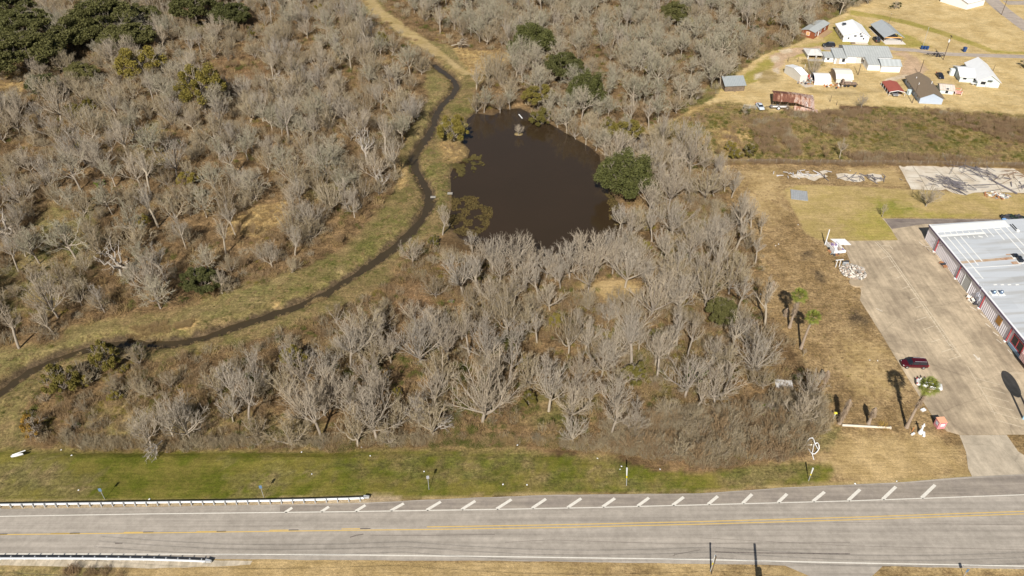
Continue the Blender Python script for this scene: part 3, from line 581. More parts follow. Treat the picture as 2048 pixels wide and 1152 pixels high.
# --- pale two-bay garage left of it
A, B_ = (1615,117.5), (1645.5,118.2); a, ang, L = frame(A, B_); ev = HT(A, 110.3)
t = thing('garage', a, ang, 'pale grey two-bay garage with a hipped white roof beside a bare tree', 'garage'); D = 7
MB().box(-.05, .1, 0, D, 0, ev).box(L-.1, L+.05, 0, D, 0, ev).box(.1, L-.1, D-.15, D, 0, ev).build('wall', mat('pale_grey_wall', (.60,.62,.62), (.52,.54,.55)), t)
for x in (0.1, L*.53, L-.1): MB().box(x-.12, x+.12, -.05, .1, 0, ev-.03).build('post', M_wwall, t)
h = 1.0; o_ = .3; b = MB(); b.add([(-o_, -o_, ev), (L+o_, -o_, ev), (L+o_, D+o_, ev), (-o_, D+o_, ev), (L*.3, D*.55, ev+h), (L*.7, D*.55, ev+h)], [(0, 1, 5, 4), (1, 2, 5), (2, 3, 4, 5), (3, 0, 4), (3, 2, 1, 0)]); b.build('roof', mat('mottled_white_roof', (.76,.75,.73), (.52,.50,.47), scale=1.2), t)
MB().box(.6, L*.5, 2, 4, 0, .9).build('workbench', M_wood, t); MB().box(-.3, L+.2, -2.4, -.02, 0, .06).build('apron', mat('wet_apron', (.40,.36,.30), (.5,.45,.38)), t)
# --- rust-red cabin by the trees
A, B_ = (1626.5,78.2), (1655,59.6); a, ang, L = frame(A, B_); 
t = thing('cabin', a, ang, 'rust-red wooden cabin with a low grey roof at the edge of the trees', 'cabin'); D = 5.2
M_redw = mat('rust_red_boards', (.33,.10,.04), (.24,.075,.035), scale=1.5, corr=('X', .5))
block(t, 0, L, 0, D, 2.7, 3.3, 'x', M_redw, M_groof, ov=.35)
for x in (1.5, L*.45, L*.75): opening(t, 'window', x, 1.0, .8, 1.0, mpane=M_dkglass, mfr=M_wwall)
opening(t, 'door', L*.3, .1, .9, 2.0, mpane=M_wwall, mfr=M_wwall)
opening(t, 'window', D*.5, 1.0, 1.3, 1.3, side=0.0, mpane=mat('orange_board', (.8,.4,.18)), mfr=M_wwall)
MB().box(L*.25, L*.95, -2.6, -.02, .0, .25).build('deck', mat('deck_boards', (.46,.31,.17), (.36,.24,.14), scale=2), t)
# --- the three pale storage buildings
A, B_ = (1598.3,165), (1612.5,163); a, ang, L = frame(A, B_); ev = HT(A, 150.8)
t = thing('storage_shed', a, ang, 'narrow white metal storage shed with a folded roof, left of the white vaulted tent', 'shed')
block(t, 0, L, 0, 9.5, ev, ev+.9, 'x', mat('offwhite_metal', (.80,.78,.74), (.70,.68,.64), corr=('X', .4)), M_wroof, ov=.1, apex=4.5)
MB().box(-.5, L+.3, -4.5, -.02, 0, .06).build('concrete_pad', M_conc, t)
A, B_ = (1628,169.8), (1661,170.8); a, ang, L = frame(A, B_)
t = thing('storage_tent', a, ang, 'white vaulted storage tent open at its blue left end', 'tent'); D = 7.0; hh = HT(A, 152)*.82
prof = [(D/2-D/2*math.cos(PI*i/14), hh*math.sin(PI*i/14)**.75) for i in range(15)]; inn = [(D/2+(y-D/2)*.97, z*.97) for y, z in prof][::-1]
MB().extr(prof+inn, 0, L, 'x').build('canopy', mat('white_tarp', (.84,.84,.85), (.76,.76,.78), scale=.7), t, smooth=False)
MB().extr([(y, z) for y, z in [(D/2+(y-D/2)*.965, z*.965) for y, z in prof]], L-.2, L-.1, 'x').build('end_wall', M_wwall, t)
MB().extr([(D/2+(y-D/2)*.965, z*.965) for y, z in prof], 1.0, 1.1, 'x').build('end_curtain', mat('blue_tarp', (.04,.07,.16)), t)  # dark blue sheet stands for the shade inside the open end
A, B_ = (1671,167), (1703.2,168.2); a, ang, L = frame(A, B_); hh = HT(A, 153)
t = thing('storage_barn', a, ang, 'cream gambrel-roofed storage barn, rightmost of the three pale stores', 'shed'); D = 8.5
M_cream = mat('cream_metal', (.83,.77,.68), (.74,.68,.60), scale=.8, rough=.6)
gp = [(0, 0), (D, 0), (D, hh*.72), (D*.8, hh*1.05), (D*.5, hh*1.22), (D*.2, hh*1.05), (0, hh*.72)]
MB().extr(gp, 0, L, 'x').build('wall', mat('tan_metal', (.56,.47,.39), (.5,.42,.35)), t)
MB().extr([(-.25, hh*.62), (-.05, hh*.74), (D*.19, hh*1.07), (D*.5, hh*1.25), (D*.81, hh*1.07), (D+.05, hh*.74), (D+.25, hh*.62), (D+.25, hh*.66), (D*.82, hh*1.12), (D*.5, hh*1.3), (D*.18, hh*1.12), (-.25, hh*.66)], -.25, L+.25, 'x').build('roof', M_cream, t)
MB().box(.02, L-.02, -.04, -.005, .05, hh*.68).build('front_sheeting', M_cream, t)
# --- grey board shed
A, B_ = (1449.3,183.3), (1488,181.6); a, ang, L = frame(A, B_); ev = HT(A, 171.3); D = depth_to(A, B_, (1436.3,165))
t = thing('shed', a, ang, 'weathered grey board shed with a plain grey metal roof standing alone', 'shed')
block(t, 0, L, 0, D, ev, ev+1.7, 'x', mat('weathered_boards', (.25,.19,.14), (.13,.10,.08), scale=1.2, corr=('Z', .28), contrast=1.6), mat('slate_grey_metal', (.34,.37,.39), (.29,.32,.34), corr=('X', .6)), ov=.4)
MB().tube((L*.45, -.5, .1), (L*.62, -.1, 2.2), .06).tube((L*.44, -.6, .05), (L*.55, -.5, .05), .1).build('leaning_board', M_wood, t)
# --- rusty collapsed barn
A, B_ = (1543,213.5), (1627,221); a, ang, L = frame(A, B_); t = thing('barn', a, ang, 'half-collapsed barn under a rust-brown patched tin roof', 'barn'); D = 7.5; ev = 2.4; rg = 3.5
def rust():
    m = bpy.data.materials.new('rusty_tin'); m.use_nodes = True; n = m.node_tree; Lk = n.links.new; bs = n.nodes['Principled BSDF']; bs.inputs['Roughness'].default_value = .75
    tc = nd(n, 'ShaderNodeTexCoord'); sp = nd(n, 'ShaderNodeSeparateXYZ'); Lk(tc.outputs['Object'], sp.inputs[0])
    mp = nd(n, 'ShaderNodeMapping'); mp.inputs['Scale'].default_value = (1.2, .25, .25); Lk(tc.outputs['Object'], mp.inputs[0])
    nn = nd(n, 'ShaderNodeTexNoise'); nn.inputs['Scale'].default_value = 1; nn.inputs['Detail'].default_value = 6; nn.inputs['Roughness'].default_value = .7; Lk(mp.outputs[0], nn.inputs['Vector'])
    ad = nd(n, 'ShaderNodeMath', operation='MULTIPLY_ADD'); Lk(sp.outputs[0], ad.inputs[0]); ad.inputs[1].default_value = .022; Lk(nn.outputs[0], ad.inputs[2])
    cr = nd(n, 'ShaderNodeValToRGB'); Lk(ad.outputs[0], cr.inputs[0]); e = cr.color_ramp.elements
    e[0].position = .46; e[0].color = (.15, .052, .032, 1); e[1].position = .62; e[1].color = (.22, .095, .06, 1)
    for p, c in ((.68, (.42, .22, .14, 1)), (.74, (.58, .46, .40, 1)), (.80, (.24, .085, .05, 1)), (.88, (.74, .72, .70, 1))): q = e.new(p); q.color = c
    Lk(cr.outputs[0], bs.inputs['Base Color']); return m
M_rust = rust(); rg_ = random.Random(5)
b = MB(); nseg = 16
for i in range(nseg):                                  # each roof sheet slumps a little differently, the right end sags to the ground
    x0, x1 = L*i/nseg, L*(i+1)/nseg-.03; sag = max(0, (i-8)/8.0); j = rg_.uniform(-.12, .12)
    r_, e_ = rg-sag*1.3+j, ev-sag*1.4+j*.5; yf = -.5-sag*.8-rg_.uniform(0, .3)
    b.add([(x0, yf, e_), (x1, yf, e_+rg_.uniform(-.1, .1)), (x1, D*.45, r_), (x0, D*.45, r_), (x0, yf, e_-.05), (x1, yf, e_-.05), (x1, D*.45, r_-.05), (x0, D*.45, r_-.05)], [(0, 1, 2, 3), (7, 6, 5, 4), (0, 4, 5, 1), (1, 5, 6, 2), (2, 6, 7, 3), (3, 7, 4, 0)])
    b.add([(x0, D*.45+.02, r_), (x1, D*.45+.02, r_), (x1, D+.5, ev-sag*.5), (x0, D+.5, ev-sag*.5), (x0, D*.45+.02, r_-.05), (x1, D*.45+.02, r_-.05), (x1, D+.5, ev-sag*.5-.05), (x0, D+.5, ev-sag*.5-.05)], [(0, 1, 2, 3), (7, 6, 5, 4), (0, 4, 5, 1), (1, 5, 6, 2), (2, 6, 7, 3), (3, 7, 4, 0)])
b.build('roof', M_rust, t)
for x in (0.2, L*.18, L*.36, L*.55, L*.75): MB().tube((x, 0, 0), (x+.05, 0, ev-.25), .1).build('post', M_wood, t)
for x in (0.2, L*.3, L*.6, L*.9): MB().tube((x, D-.2, 0), (x, D-.2, ev-.7), .1).build('post', M_wood, t)
b = MB()
for i in range(5): x = L*(.52+.1*i); b.add([(x, -1.6, .15), (x+2.3, -1.9, .1), (x+2.2, -.2, 1.1-.15*i), (x+.1, -.2, 1.2-.15*i), (x, -1.6, .1), (x+2.3, -1.9, .05), (x+2.2, -.2, 1.05-.15*i), (x+.1, -.2, 1.15-.15*i)], [(0, 1, 2, 3), (7, 6, 5, 4), (0, 4, 5, 1), (1, 5, 6, 2), (2, 6, 7, 3), (3, 7, 4, 0)])
b.build('fallen_sheeting', M_rust, t)
# --- brown-roofed pale blue house
A, B_ = (1837.4,206.7), (1882.8,208.9); a, ang, L = frame(A, B_); ev = HT(A, 194.2); D = depth_to(A, B_, (1810,165.6))
M_blue = mat('pale_blue_siding', (.52,.60,.74), (.46,.54,.68), scale=1, corr=('Z', .3))
t = thing('house', a, ang-R(.5), 'pale blue house with a brown shingle gable roof', 'house')
block(t, 0, L, 0, D, ev, ev+1.7, 'y', M_blue, mat('brown_shingle', (.25,.19,.135), (.20,.155,.11), scale=2, detail=6, rough=.95), ov=.45)
for y in (3, 7, 11, 15): opening(t, 'window', y, 1.0, 1.1, 1.2, side=0.0, mfr=M_wwall)
for x, y in ((L*.2, D*.5), (L*.28, D*.8), (L*.85, D*.6)): MB().tube((x, y, ev+.3), (x, y, ev+1.5), .12).build('vent_pipe', M_wwall, t)
MB().tube((-1.4, D*.42, 0), (-1.4, D*.42, 1.6), .75, n=10).build('water_tank', mat('pale_tank', (.55,.66,.70)), t)
# --- small pale blue shed
A, B_ = (1878.4,187), (1905.5,189.8); a, ang, L = frame(A, B_); ev = HT(A, 178.5)
t = thing('shed', a, ang+R(1.5), 'small pale blue shed with a stained cream metal roof beside the brown-roofed house', 'shed')
M_pgreen = mat('pale_green_siding', (.60,.68,.70), (.54,.62,.64)); block(t, 0, L, 0, 5.2, ev, ev+.8, 'x', M_pgreen, mat('stained_cream_roof', (.72,.68,.62), (.60,.46,.38), scale=.8, corr=('X', .8)), ov=.3)
opening(t, 'door', L*.5, .3, .9, 1.9, mfr=M_wwall)
c = W(1916, 190); t = thing('play_deck', c, ang, 'small red and pink wooden deck at the end of the pale blue shed', 'deck')
for x in (-1, 1):
    for y in (0, 2.4): MB().box(x-.06, x+.06, y-.06, y+.06, 0, 1.5).build('post', M_wwall, t)
MB().box(-1.1, 1.1, -.1, 2.5, .5, .6).build('platform', mat('pink_boards', (.75,.28,.24), (.85,.62,.55), scale=2, contrast=2), t)
MB().box(-1.1, 1.1, -.12, -.07, 1.3, 1.4).box(-1.1, 1.1, 2.47, 2.52, 1.3, 1.4).box(1.07, 1.12, -.07, 2.47, 1.3, 1.4).build('railing', mat('red_rail', (.7,.12,.08)), t)
# --- white-roofed pale house on the right
A, B_ = (1952.4,173), (1996.3,176.2); a, ang, L = frame(A, B_); ev = HT(A, 161.5)
t = thing('house', a, ang, 'pale blue-grey house with a large bright white L-shaped roof', 'house')
def lx(px, py, z=0): q = W(px, py, z); c, s_ = math.cos(ang), math.sin(ang); return ((q[0]-a[0])*c+(q[1]-a[1])*s_, -(q[0]-a[0])*s_+(q[1]-a[1])*c)
D = 17
block(t, 0, L, 0, D, ev, ev+2.2, 'y', M_pgreen, M_wroof, ov=.4)
xl, yl = lx(1918,164.2)
block(t, xl, -.1, yl+.2, yl+10.5, ev-.2, ev+1.2, 'x', M_pgreen, M_wroof, ov=.35)
opening(t, 'door', L*.48, .2, 1.0, 2.1, mpane=M_pgreen); opening(t, 'window', L*.25, .9, 1.6, 1.1, mfr=M_wwall); MB().box(L*.42, L*.62, -.8, -.02, 2.5, 2.6).build('awning', M_dkglass, t)
for x in (xl+1.5, xl+5, xl+7.2): opening(t, 'window', x, 1.0, 1.2, 1.0, y=yl+.2, mfr=M_wwall)
opening(t, 'window', 2.0, 1.0, 1.0, 1.2, side=0.0, mfr=M_wwall)
MB().tube((xl-1.0, yl+6.5, 0), (xl-1.0, yl+6.5, 2.2), 1.0, n=10).build('water_tank', mat('pale_tank2', (.70,.76,.78)), t)
MB().box(xl+3.2, xl+5, yl-2.4, yl-1.4, .7, .8).box(xl+4.0, xl+4.2, yl-2, yl-1.8, 0, .7).build('garden_table', M_wwall, t)
# --- red carport
A, B_ = (1777,191.5), (1808.5,192.2); a, ang, L = frame(A, B_); hh = HT(A, 182.8)
t = thing('carport', a, ang-R(1.5), 'open carport with a faded red rounded roof and white posts', 'carport'); D = 9
up = [(0, hh*.82), (.35, hh*.97), (L/2, hh*1.28), (L-.35, hh*.97), (L, hh*.82)]
MB().extr(up+[(x, z-.07) for x, z in up[::-1]], 0, D, 'y').build('roof', mat('faded_red_metal', (.42,.115,.085), (.36,.10,.075), scale=.5, corr=('Y', .8)), t)
for x in (.05, L-.05):
    for k in range(5): MB().tube((x, k*D/4+.02, 0), (x, k*D/4+.02, hh*.8), .07).build('post', M_wwall, t)
b = MB()
for (x0, z0), (x1, z1) in zip(up[:-1], up[1:]): b.tube((x0, -.03, z0-.1), (x1, -.03, z1-.1), .1)
b.build('front_arch', M_wwall, t)
MB().box(.8, L-1, .5, 5, 0, .05).build('floor', M_conc, t)
# --- house cut by the top edge
A, B_ = (1880,3), (1896,8.0); a, ang, L = frame(A, B_)
t = thing('house', a, ang, 'white-roofed house cut off by the top edge of the photo', 'house'); block(t, 0, 13, 0, 12, 2.8, 4.6, 'y', M_wwall, M_wroof, ov=.4)

# ------------------------------------------------------------------ long metal warehouse on the right
WA, WB = (1849.3,478.7), (2040.6,719.9)
a = W(*WB); far = W(*WA); ang = math.atan2(far[1]-a[1], far[0]-a[0])-PI/2      # local +y runs along the front, away from the camera; +x into the building
WL = math.hypot(far[0]-a[0], far[1]-a[1]); WE = HT(WA, 451.5)
t = thing('warehouse', a, ang, 'long metal warehouse with ribbed lilac-white walls, red pilasters and a patched silver roof', 'warehouse')
WD = 27.0; Lf = WL; S_ = -4.0
m_rib = mat('ribbed_lilac_wall', (.90,.87,.93), (.84,.81,.87), scale=.3, rough=.6)
def ribwall():
    b = MB(); y = S_; per = .62
    prof = []
    while y < Lf-.2:
        prof += [(0.0, y), (0.0, y+per*.30), (.13, y+per*.38), (.13, y+per*.50)]; y += per
    prof += [(0, Lf), (.3, Lf), (.3, S_)]
    b.extr(prof[::1], .0, WE-.05, 'z'); return b
ribwall().build('front_wall', m_rib, t)
rz = 1.7
MB().box(.3, WD*2, Lf-.25, Lf, 0, WE-.1).build('end_wall', m_rib, t)
M_silver = None
def roofmat():
    m = bpy.data.materials.new('patched_silver_roof'); m.use_nodes = True; n = m.node_tree; Lk = n.links.new; bs = n.nodes['Principled BSDF']; bs.inputs['Roughness'].default_value = .6; bs.inputs['Metallic'].default_value = .0
    tc = nd(n, 'ShaderNodeTexCoord'); mp = nd(n, 'ShaderNodeMapping'); mp.inputs['Scale'].default_value = (.06, .8, 1); Lk(tc.outputs['Object'], mp.inputs[0])
    n1 = nd(n, 'ShaderNodeTexNoise'); n1.inputs['Scale'].default_value = .7; n1.inputs['Detail'].default_value = 5; Lk(mp.outputs[0], n1.inputs['Vector'])
    br = nd(n, 'ShaderNodeTexBrick'); br.inputs['Scale'].default_value = .16; br.inputs['Color1'].default_value = (.56, .59, .64, 1); br.inputs['Color2'].default_value = (.45, .48, .53, 1); br.inputs['Mortar'].default_value = (.48, .5, .52, 1); br.inputs['Mortar Size'].default_value = .003
    br.inputs['Brick Width'].default_value = 1.3; br.inputs['Row Height'].default_value = .45; Lk(tc.outputs['Object'], br.inputs[0])
    cr = nd(n, 'ShaderNodeValToRGB'); Lk(n1.outputs[0], cr.inputs[0]); e = cr.color_ramp.elements; e[0].position = .36; e[0].color = (.44, .42, .38, 1); e[1].position = .52; e[1].color = (.64, .67, .71, 1)
    mx = nd(n, 'ShaderNodeMix', data_type='RGBA'); mx.inputs[0].default_value = .55; Lk(br.outputs[0], mx.inputs[6]); Lk(cr.outputs[0], mx.inputs[7])
    wv = nd(n, 'ShaderNodeTexWave'); wv.bands_direction = 'Y'; wv.inputs['Scale'].default_value = .314/.3*1.0; Lk(tc.outputs['Object'], wv.inputs[0]); mr = nd(n, 'ShaderNodeMapRange'); mr.inputs['To Min'].default_value = .88; Lk(wv.outputs[1], mr.inputs[0])
    mu = nd(n, 'ShaderNodeMix', data_type='RGBA'); mu.blend_type = 'MULTIPLY'; mu.inputs[0].default_value = 1; Lk(mx.outputs[2], mu.inputs[6]); Lk(mr.outputs[0], mu.inputs[7]); Lk(mu.outputs[2], bs.inputs['Base Color'])
    bp = nd(n, 'ShaderNodeBump'); bp.inputs['Strength'].default_value = .5; bp.inputs['Distance'].default_value = .04; Lk(wv.outputs[1], bp.inputs['Height']); Lk(bp.outputs[0], bs.inputs['Normal'])
    return m
RO = .2
MB().extr([(-RO, WE), (WD, WE+rz), (WD*2, WE), (WD*2, WE+.18), (WD, WE+rz+.18), (-RO, WE+.18)], S_, Lf+.3, 'y').build('roof', roofmat(), t)
M_mauve = mat('mauve_fascia', (.17,.13,.21), rough=.6)  # dark tone puts the soffit's shadow into the eave band's colour
MB().box(-RO-.06, -RO+.02, S_, Lf+.3, WE-.22, WE+.19).build('fascia', M_mauve, t)
MB().box(-RO+.02, 0, S_, Lf+.2, WE-.2, WE-.14).build('soffit', M_mauve, t)
MB().box(-RO-.02, 1.1, S_, Lf+.3, WE+.16, WE+.205).build('roof_edge_coating', M_wroof, t)
wc, ws = math.cos(ang), math.sin(ang)
def wl(px, py, z=0.0):
    q = W(px, py, z); return ((q[0]-a[0])*wc+(q[1]-a[1])*ws, -(q[0]-a[0])*ws+(q[1]-a[1])*wc)
def wroof(px, py):                              # pixel -> point on the front roof slope
    z = WE+.2
    for _ in range(8): x, y = wl(px, py, z); z = WE+.18+(x+RO)*rz/(WD+RO) if x < WD else WE+rz+.18-(x-WD)*rz/WD
    return x, y, z
M_red = mat('red_pilaster', (.50,.09,.10), (.42,.09,.10)); M_pshade = mat('lilac_trim', (.34,.31,.40))
for px, py in ((1868.5,504),(1911.4,558),(1960,617.3),(2012.8,683.4)):
    y = wl(px, py)[1]; p = MB().box(-.22, -.02, y-.06, y+.08, 0, WE-.4).build('pilaster', M_red, t); MB().box(-.20, -.01, y+.085, y+.26, 0.02, WE-.42).build('trim', M_pshade, p); MB().box(-.55, -.1, y-.2, y+.3, 0, .25).build('foot', M_wwall, p)  # dark lilac strip beside each pilaster paints the shadow it casts
y0, y1 = wl(1923,571)[1], wl(1935,585)[1]; p = MB().box(-.12, -.01, y1-.15, y1, 0, 3.7).box(-.12, -.01, y0, y0+.15, 0, 3.7).box(-.12, -.01, y1, y0, 3.55, 3.7).build('garage_door', M_wwall, t); MB().box(-.05, -.01, y1, y0, .05, 3.55).build('door_leaf', mat('grey_roller', (.55,.56,.55), corr=('Z', .4)), p)
y = wl(2000,657)[1]; MB().box(-.1, -.01, y-.8, y+.9, 1.3, 3.1).build('plywood_patch', mat('plywood', (.45,.24,.07), (.38,.20,.06)), t)
y0, y1 = wl(2020,690)[1], 0.6; p = MB().box(-.14, -.01, y1, y0, 1.0, 1.15).box(-.14, -.01, y1, y0, 3.2, 3.35).box(-.14, -.01, y0-.15, y0, 1.15, 3.2).box(-.14, -.01, y1, y1+.15, 1.15, 3.2).box(-.13, -.01, (y0+y1)/2-.1, (y0+y1)/2+.1, 1.15, 3.2).build('window', M_red, t); MB().box(-.06, -.01, y1+.15, y0-.15, 1.15, 3.2).build('pane', M_dkglass, p)
MB().box(-.3, -.01, y1-1, y0, .25, .95).build('blue_base', mat('blue_base', (.25,.38,.52)), t)
MB().box(-1.0, -.02, S_, -.4, 1.1, 2.6).build('porch_wall', mat('porch_pink', (.78,.62,.60), (.62,.30,.30), scale=.6, corr=('Y', .5)), t)
# coatings and repairs on the roof
def roofstrip(name, px, w, m, dz=.03):
    b = MB()
    for (p, q) in zip(px[:-1], px[1:]):
        P0, P1 = Vector(wroof(*p)), Vector(wroof(*q)); d = (P1-P0).normalized(); nrm = Vector((-d.y, d.x, 0))*w/2; up = Vector((0, 0, dz)); k = [P0-nrm, P1-nrm, P1+nrm, P0+nrm]
        b.add([v+up*.3 for v in k]+[v+up for v in k], [(3, 2, 1, 0), (4, 5, 6, 7), (0, 1, 5, 4), (1, 2, 6, 5), (2, 3, 7, 6), (3, 0, 4, 7)])
    return b.build(name, m, t)
def rp(x, y, oy=420): return (1820+x/8.86, oy+y/8.86)
M_coat = mat('white_roof_coating', (.86,.86,.84), (.78,.78,.76), scale=1)
q = [rp(365, 285), rp(1680, 190), rp(1770, 295), rp(470, 400)]; b = MB(); up = .06; vs = [Vector(wroof(*k))+Vector((0, 0, up)) for k in q]; b.add(vs+[v-Vector((0, 0, .05)) for v in vs], [(0, 1, 2, 3), (7, 6, 5, 4), (0, 4, 5, 1), (1, 5, 6, 2), (2, 6, 7, 3), (3, 7, 4, 0)]); o = b.build('roof_coating', M_coat, t)
for px, w in (([rp(540, 460), rp(1330, 405)], .75), ([rp(660, 480), rp(1240, 1150)], .28), ([rp(785, 480), rp(1210, 980)], .28), ([rp(895, 470), rp(1280, 910)], .28), ([rp(1480, 320), rp(1670, 530)], .28), ([rp(1590, 310), rp(2030, 790)], .3), ([rp(1700, 300), rp(2030, 640)], .3), ([rp(1360, 330), rp(1490, 470)], .25), ([rp(1250, 330), rp(1380, 480)], .25), ([rp(1500, 345), rp(1600, 345)], .25), ([rp(1000, 1030), rp(1960, 970)], .16), ([rp(1150, 0, 540), rp(1295, 155, 540)], .25), ([rp(1210, 460), rp(1290, 480)], .5)):
    roofstrip('roof_seam_coating', px, w, M_coat)
for x in (590, 700, 810, 925, 1035, 1145): roofstrip('roof_seam_coating', [rp(x, 375), rp(x+35, 430)], .2, M_coat)
for x in (1005, 1115): roofstrip('roof_seam_coating', [rp(x, 455), rp(x+35, 495)], .2, M_coat)
M_rst = mat('rust_streak', (.36,.17,.08), (.55,.42,.32), scale=1.5, contrast=1.6)
roofstrip('rust_streak', [rp(900, 930), rp(1830, 850)], .9, mat('rust_wash', (.42,.27,.16), (.52,.42,.33), scale=.8), .012); roofstrip('rust_streak', [rp(1600, 870), rp(1820, 855)], .9, M_rst, .02); roofstrip('rust_streak', [rp(1700, 790), rp(1810, 785)], .5, M_rst, .02); roofstrip('rust_streak', [rp(1800, 940), rp(1960, 930)], 1.0, M_rst, .02)
for px in (rp(1850, 830), rp(1950, 920), rp(1920, 870)):
    x, y, z = wroof(*px); p = MB().box(x-.5, x+.5, y-.4, y+.4, z-.05, z+.75).build('roof_unit', M_dkglass, t); MB().box(x-.7, x+.7, y-.6, y+.6, z-.05, z+.12).build('flashing', M_coat, p)
for px in (rp(1480, 420, 540), rp(1610, 420, 540)):
    x, y, z = wroof(*px); p = MB().tube((x, y, z-.1), (x, y, z+.5), .38, n=10).ball((x, y, z+.55), .42, 8, 5).build('roof_vent', mat('steel_blue', (.16,.22,.32), metal=.5, rough=.4), t); MB().box(x-.7, x+.7, y-.7, y+.7, z-.05, z+.1).build('flashing', M_coat, p)
x, y, z = wroof(*rp(1900, 375)); MB().box(x-.3, x+.3, y-.3, y+.3, z, z+.4).build('roof_vent', M_coat, t)
roofstrip('roof_pipe', [rp(1770, 260), rp(1880, 375)], .15, M_dark, .18); roofstrip('roof_pipe', [rp(1810, 255), rp(1915, 370)], .15, M_dark, .18)
for x in (1510, 1635, 1760, 1900): roofstrip('roof_seam_coating', [rp(x-28, 262, 540), rp(x+28, 258, 540)], .35, M_coat)
for px, py in (rp(400, 430), rp(420, 480), rp(500, 520), rp(820, 945)):   # short brackets of the eave
    y = wl(px, py+10, WE-.5)[1]; MB().box(-.55, -.02, y-.05, y+.05, WE-.9, WE-.8).build('bracket', M_mauve, t)
# junction mast and cables on the front
y = wl(1955, 590, WE*.6)[1]; mst = MB().tube((-.25, y, 1.2), (-.25, y, WE+1.6), .06).box(-.35, -.05, y-.9, y-.3, 1.4, 2.3).box(-.3, -.05, y+.4, y+.9, 1.6, 2.4).build('service_mast', mat('galv_grey', (.45,.47,.55)), t)
# ------------------------------------------------------------------ vehicles
M_tyre = mat('tyre_rubber', (.03,.03,.03)); M_rim = mat('wheel_rim', (.45,.46,.48), metal=.6, rough=.35)
M_lampw = mat('lamp_clear', (.75,.77,.8), rough=.2); M_lampr = mat('lamp_red', (.45,.02,.02), rough=.3)
def paint(name, c, rough=.28): return mat(name, c, rough=rough, spec=.6)
def loft(b, secs):
    """secs: list of rings (equal vertex count) joined along; closed ends"""
    n = len(secs[0]); base = [v for r in secs for v in r]; fs = []
    for k in range(len(secs)-1):
        for i in range(n): fs.append((k*n+i, k*n+(i+1) % n, (k+1)*n+(i+1) % n, (k+1)*n+i))
    fs += [tuple(range(n-1, -1, -1)), tuple(range((len(secs)-1)*n, len(secs)*n))]
    return b.add(base, fs)
STY = {  # body line: (x/L, half width, bottom, top); cabin line: (x/L, half width, top)   x=0 nose, 1 tail
 'van': ([(0,.62,.42,.62),(.03,.82,.30,.80),(.10,.93,.25,.92),(.26,.97,.24,1.03),(.5,.98,.24,1.05),(.8,.98,.26,1.06),(.95,.93,.30,1.05),(.99,.80,.38,.95),(1,.70,.45,.85)],
         [(.22,.80,1.03),(.36,.76,1.58),(.42,.74,1.70),(.6,.74,1.74),(.85,.72,1.70),(.93,.70,1.58),(.975,.78,1.05)]),
 'suv': ([(0,.66,.45,.75),(.03,.84,.33,.95),(.10,.92,.28,1.02),(.27,.95,.28,1.08),(.5,.96,.28,1.10),(.8,.96,.30,1.10),(.95,.93,.34,1.08),(.99,.84,.42,.98),(1,.76,.5,.9)],
         [(.25,.80,1.07),(.37,.74,1.62),(.45,.72,1.72),(.6,.72,1.74),(.82,.71,1.70),(.91,.70,1.58),(.965,.78,1.08)]),
 'sedan': ([(0,.60,.40,.55),(.03,.80,.28,.70),(.10,.88,.24,.80),(.28,.90,.22,.90),(.5,.91,.22,.92),(.75,.90,.24,.94),(.92,.87,.28,.92),(.985,.78,.36,.84),(1,.68,.42,.7)],
         [(.25,.76,.89),(.40,.66,1.33),(.46,.64,1.42),(.6,.64,1.44),(.72,.64,1.38),(.86,.74,.92)])}
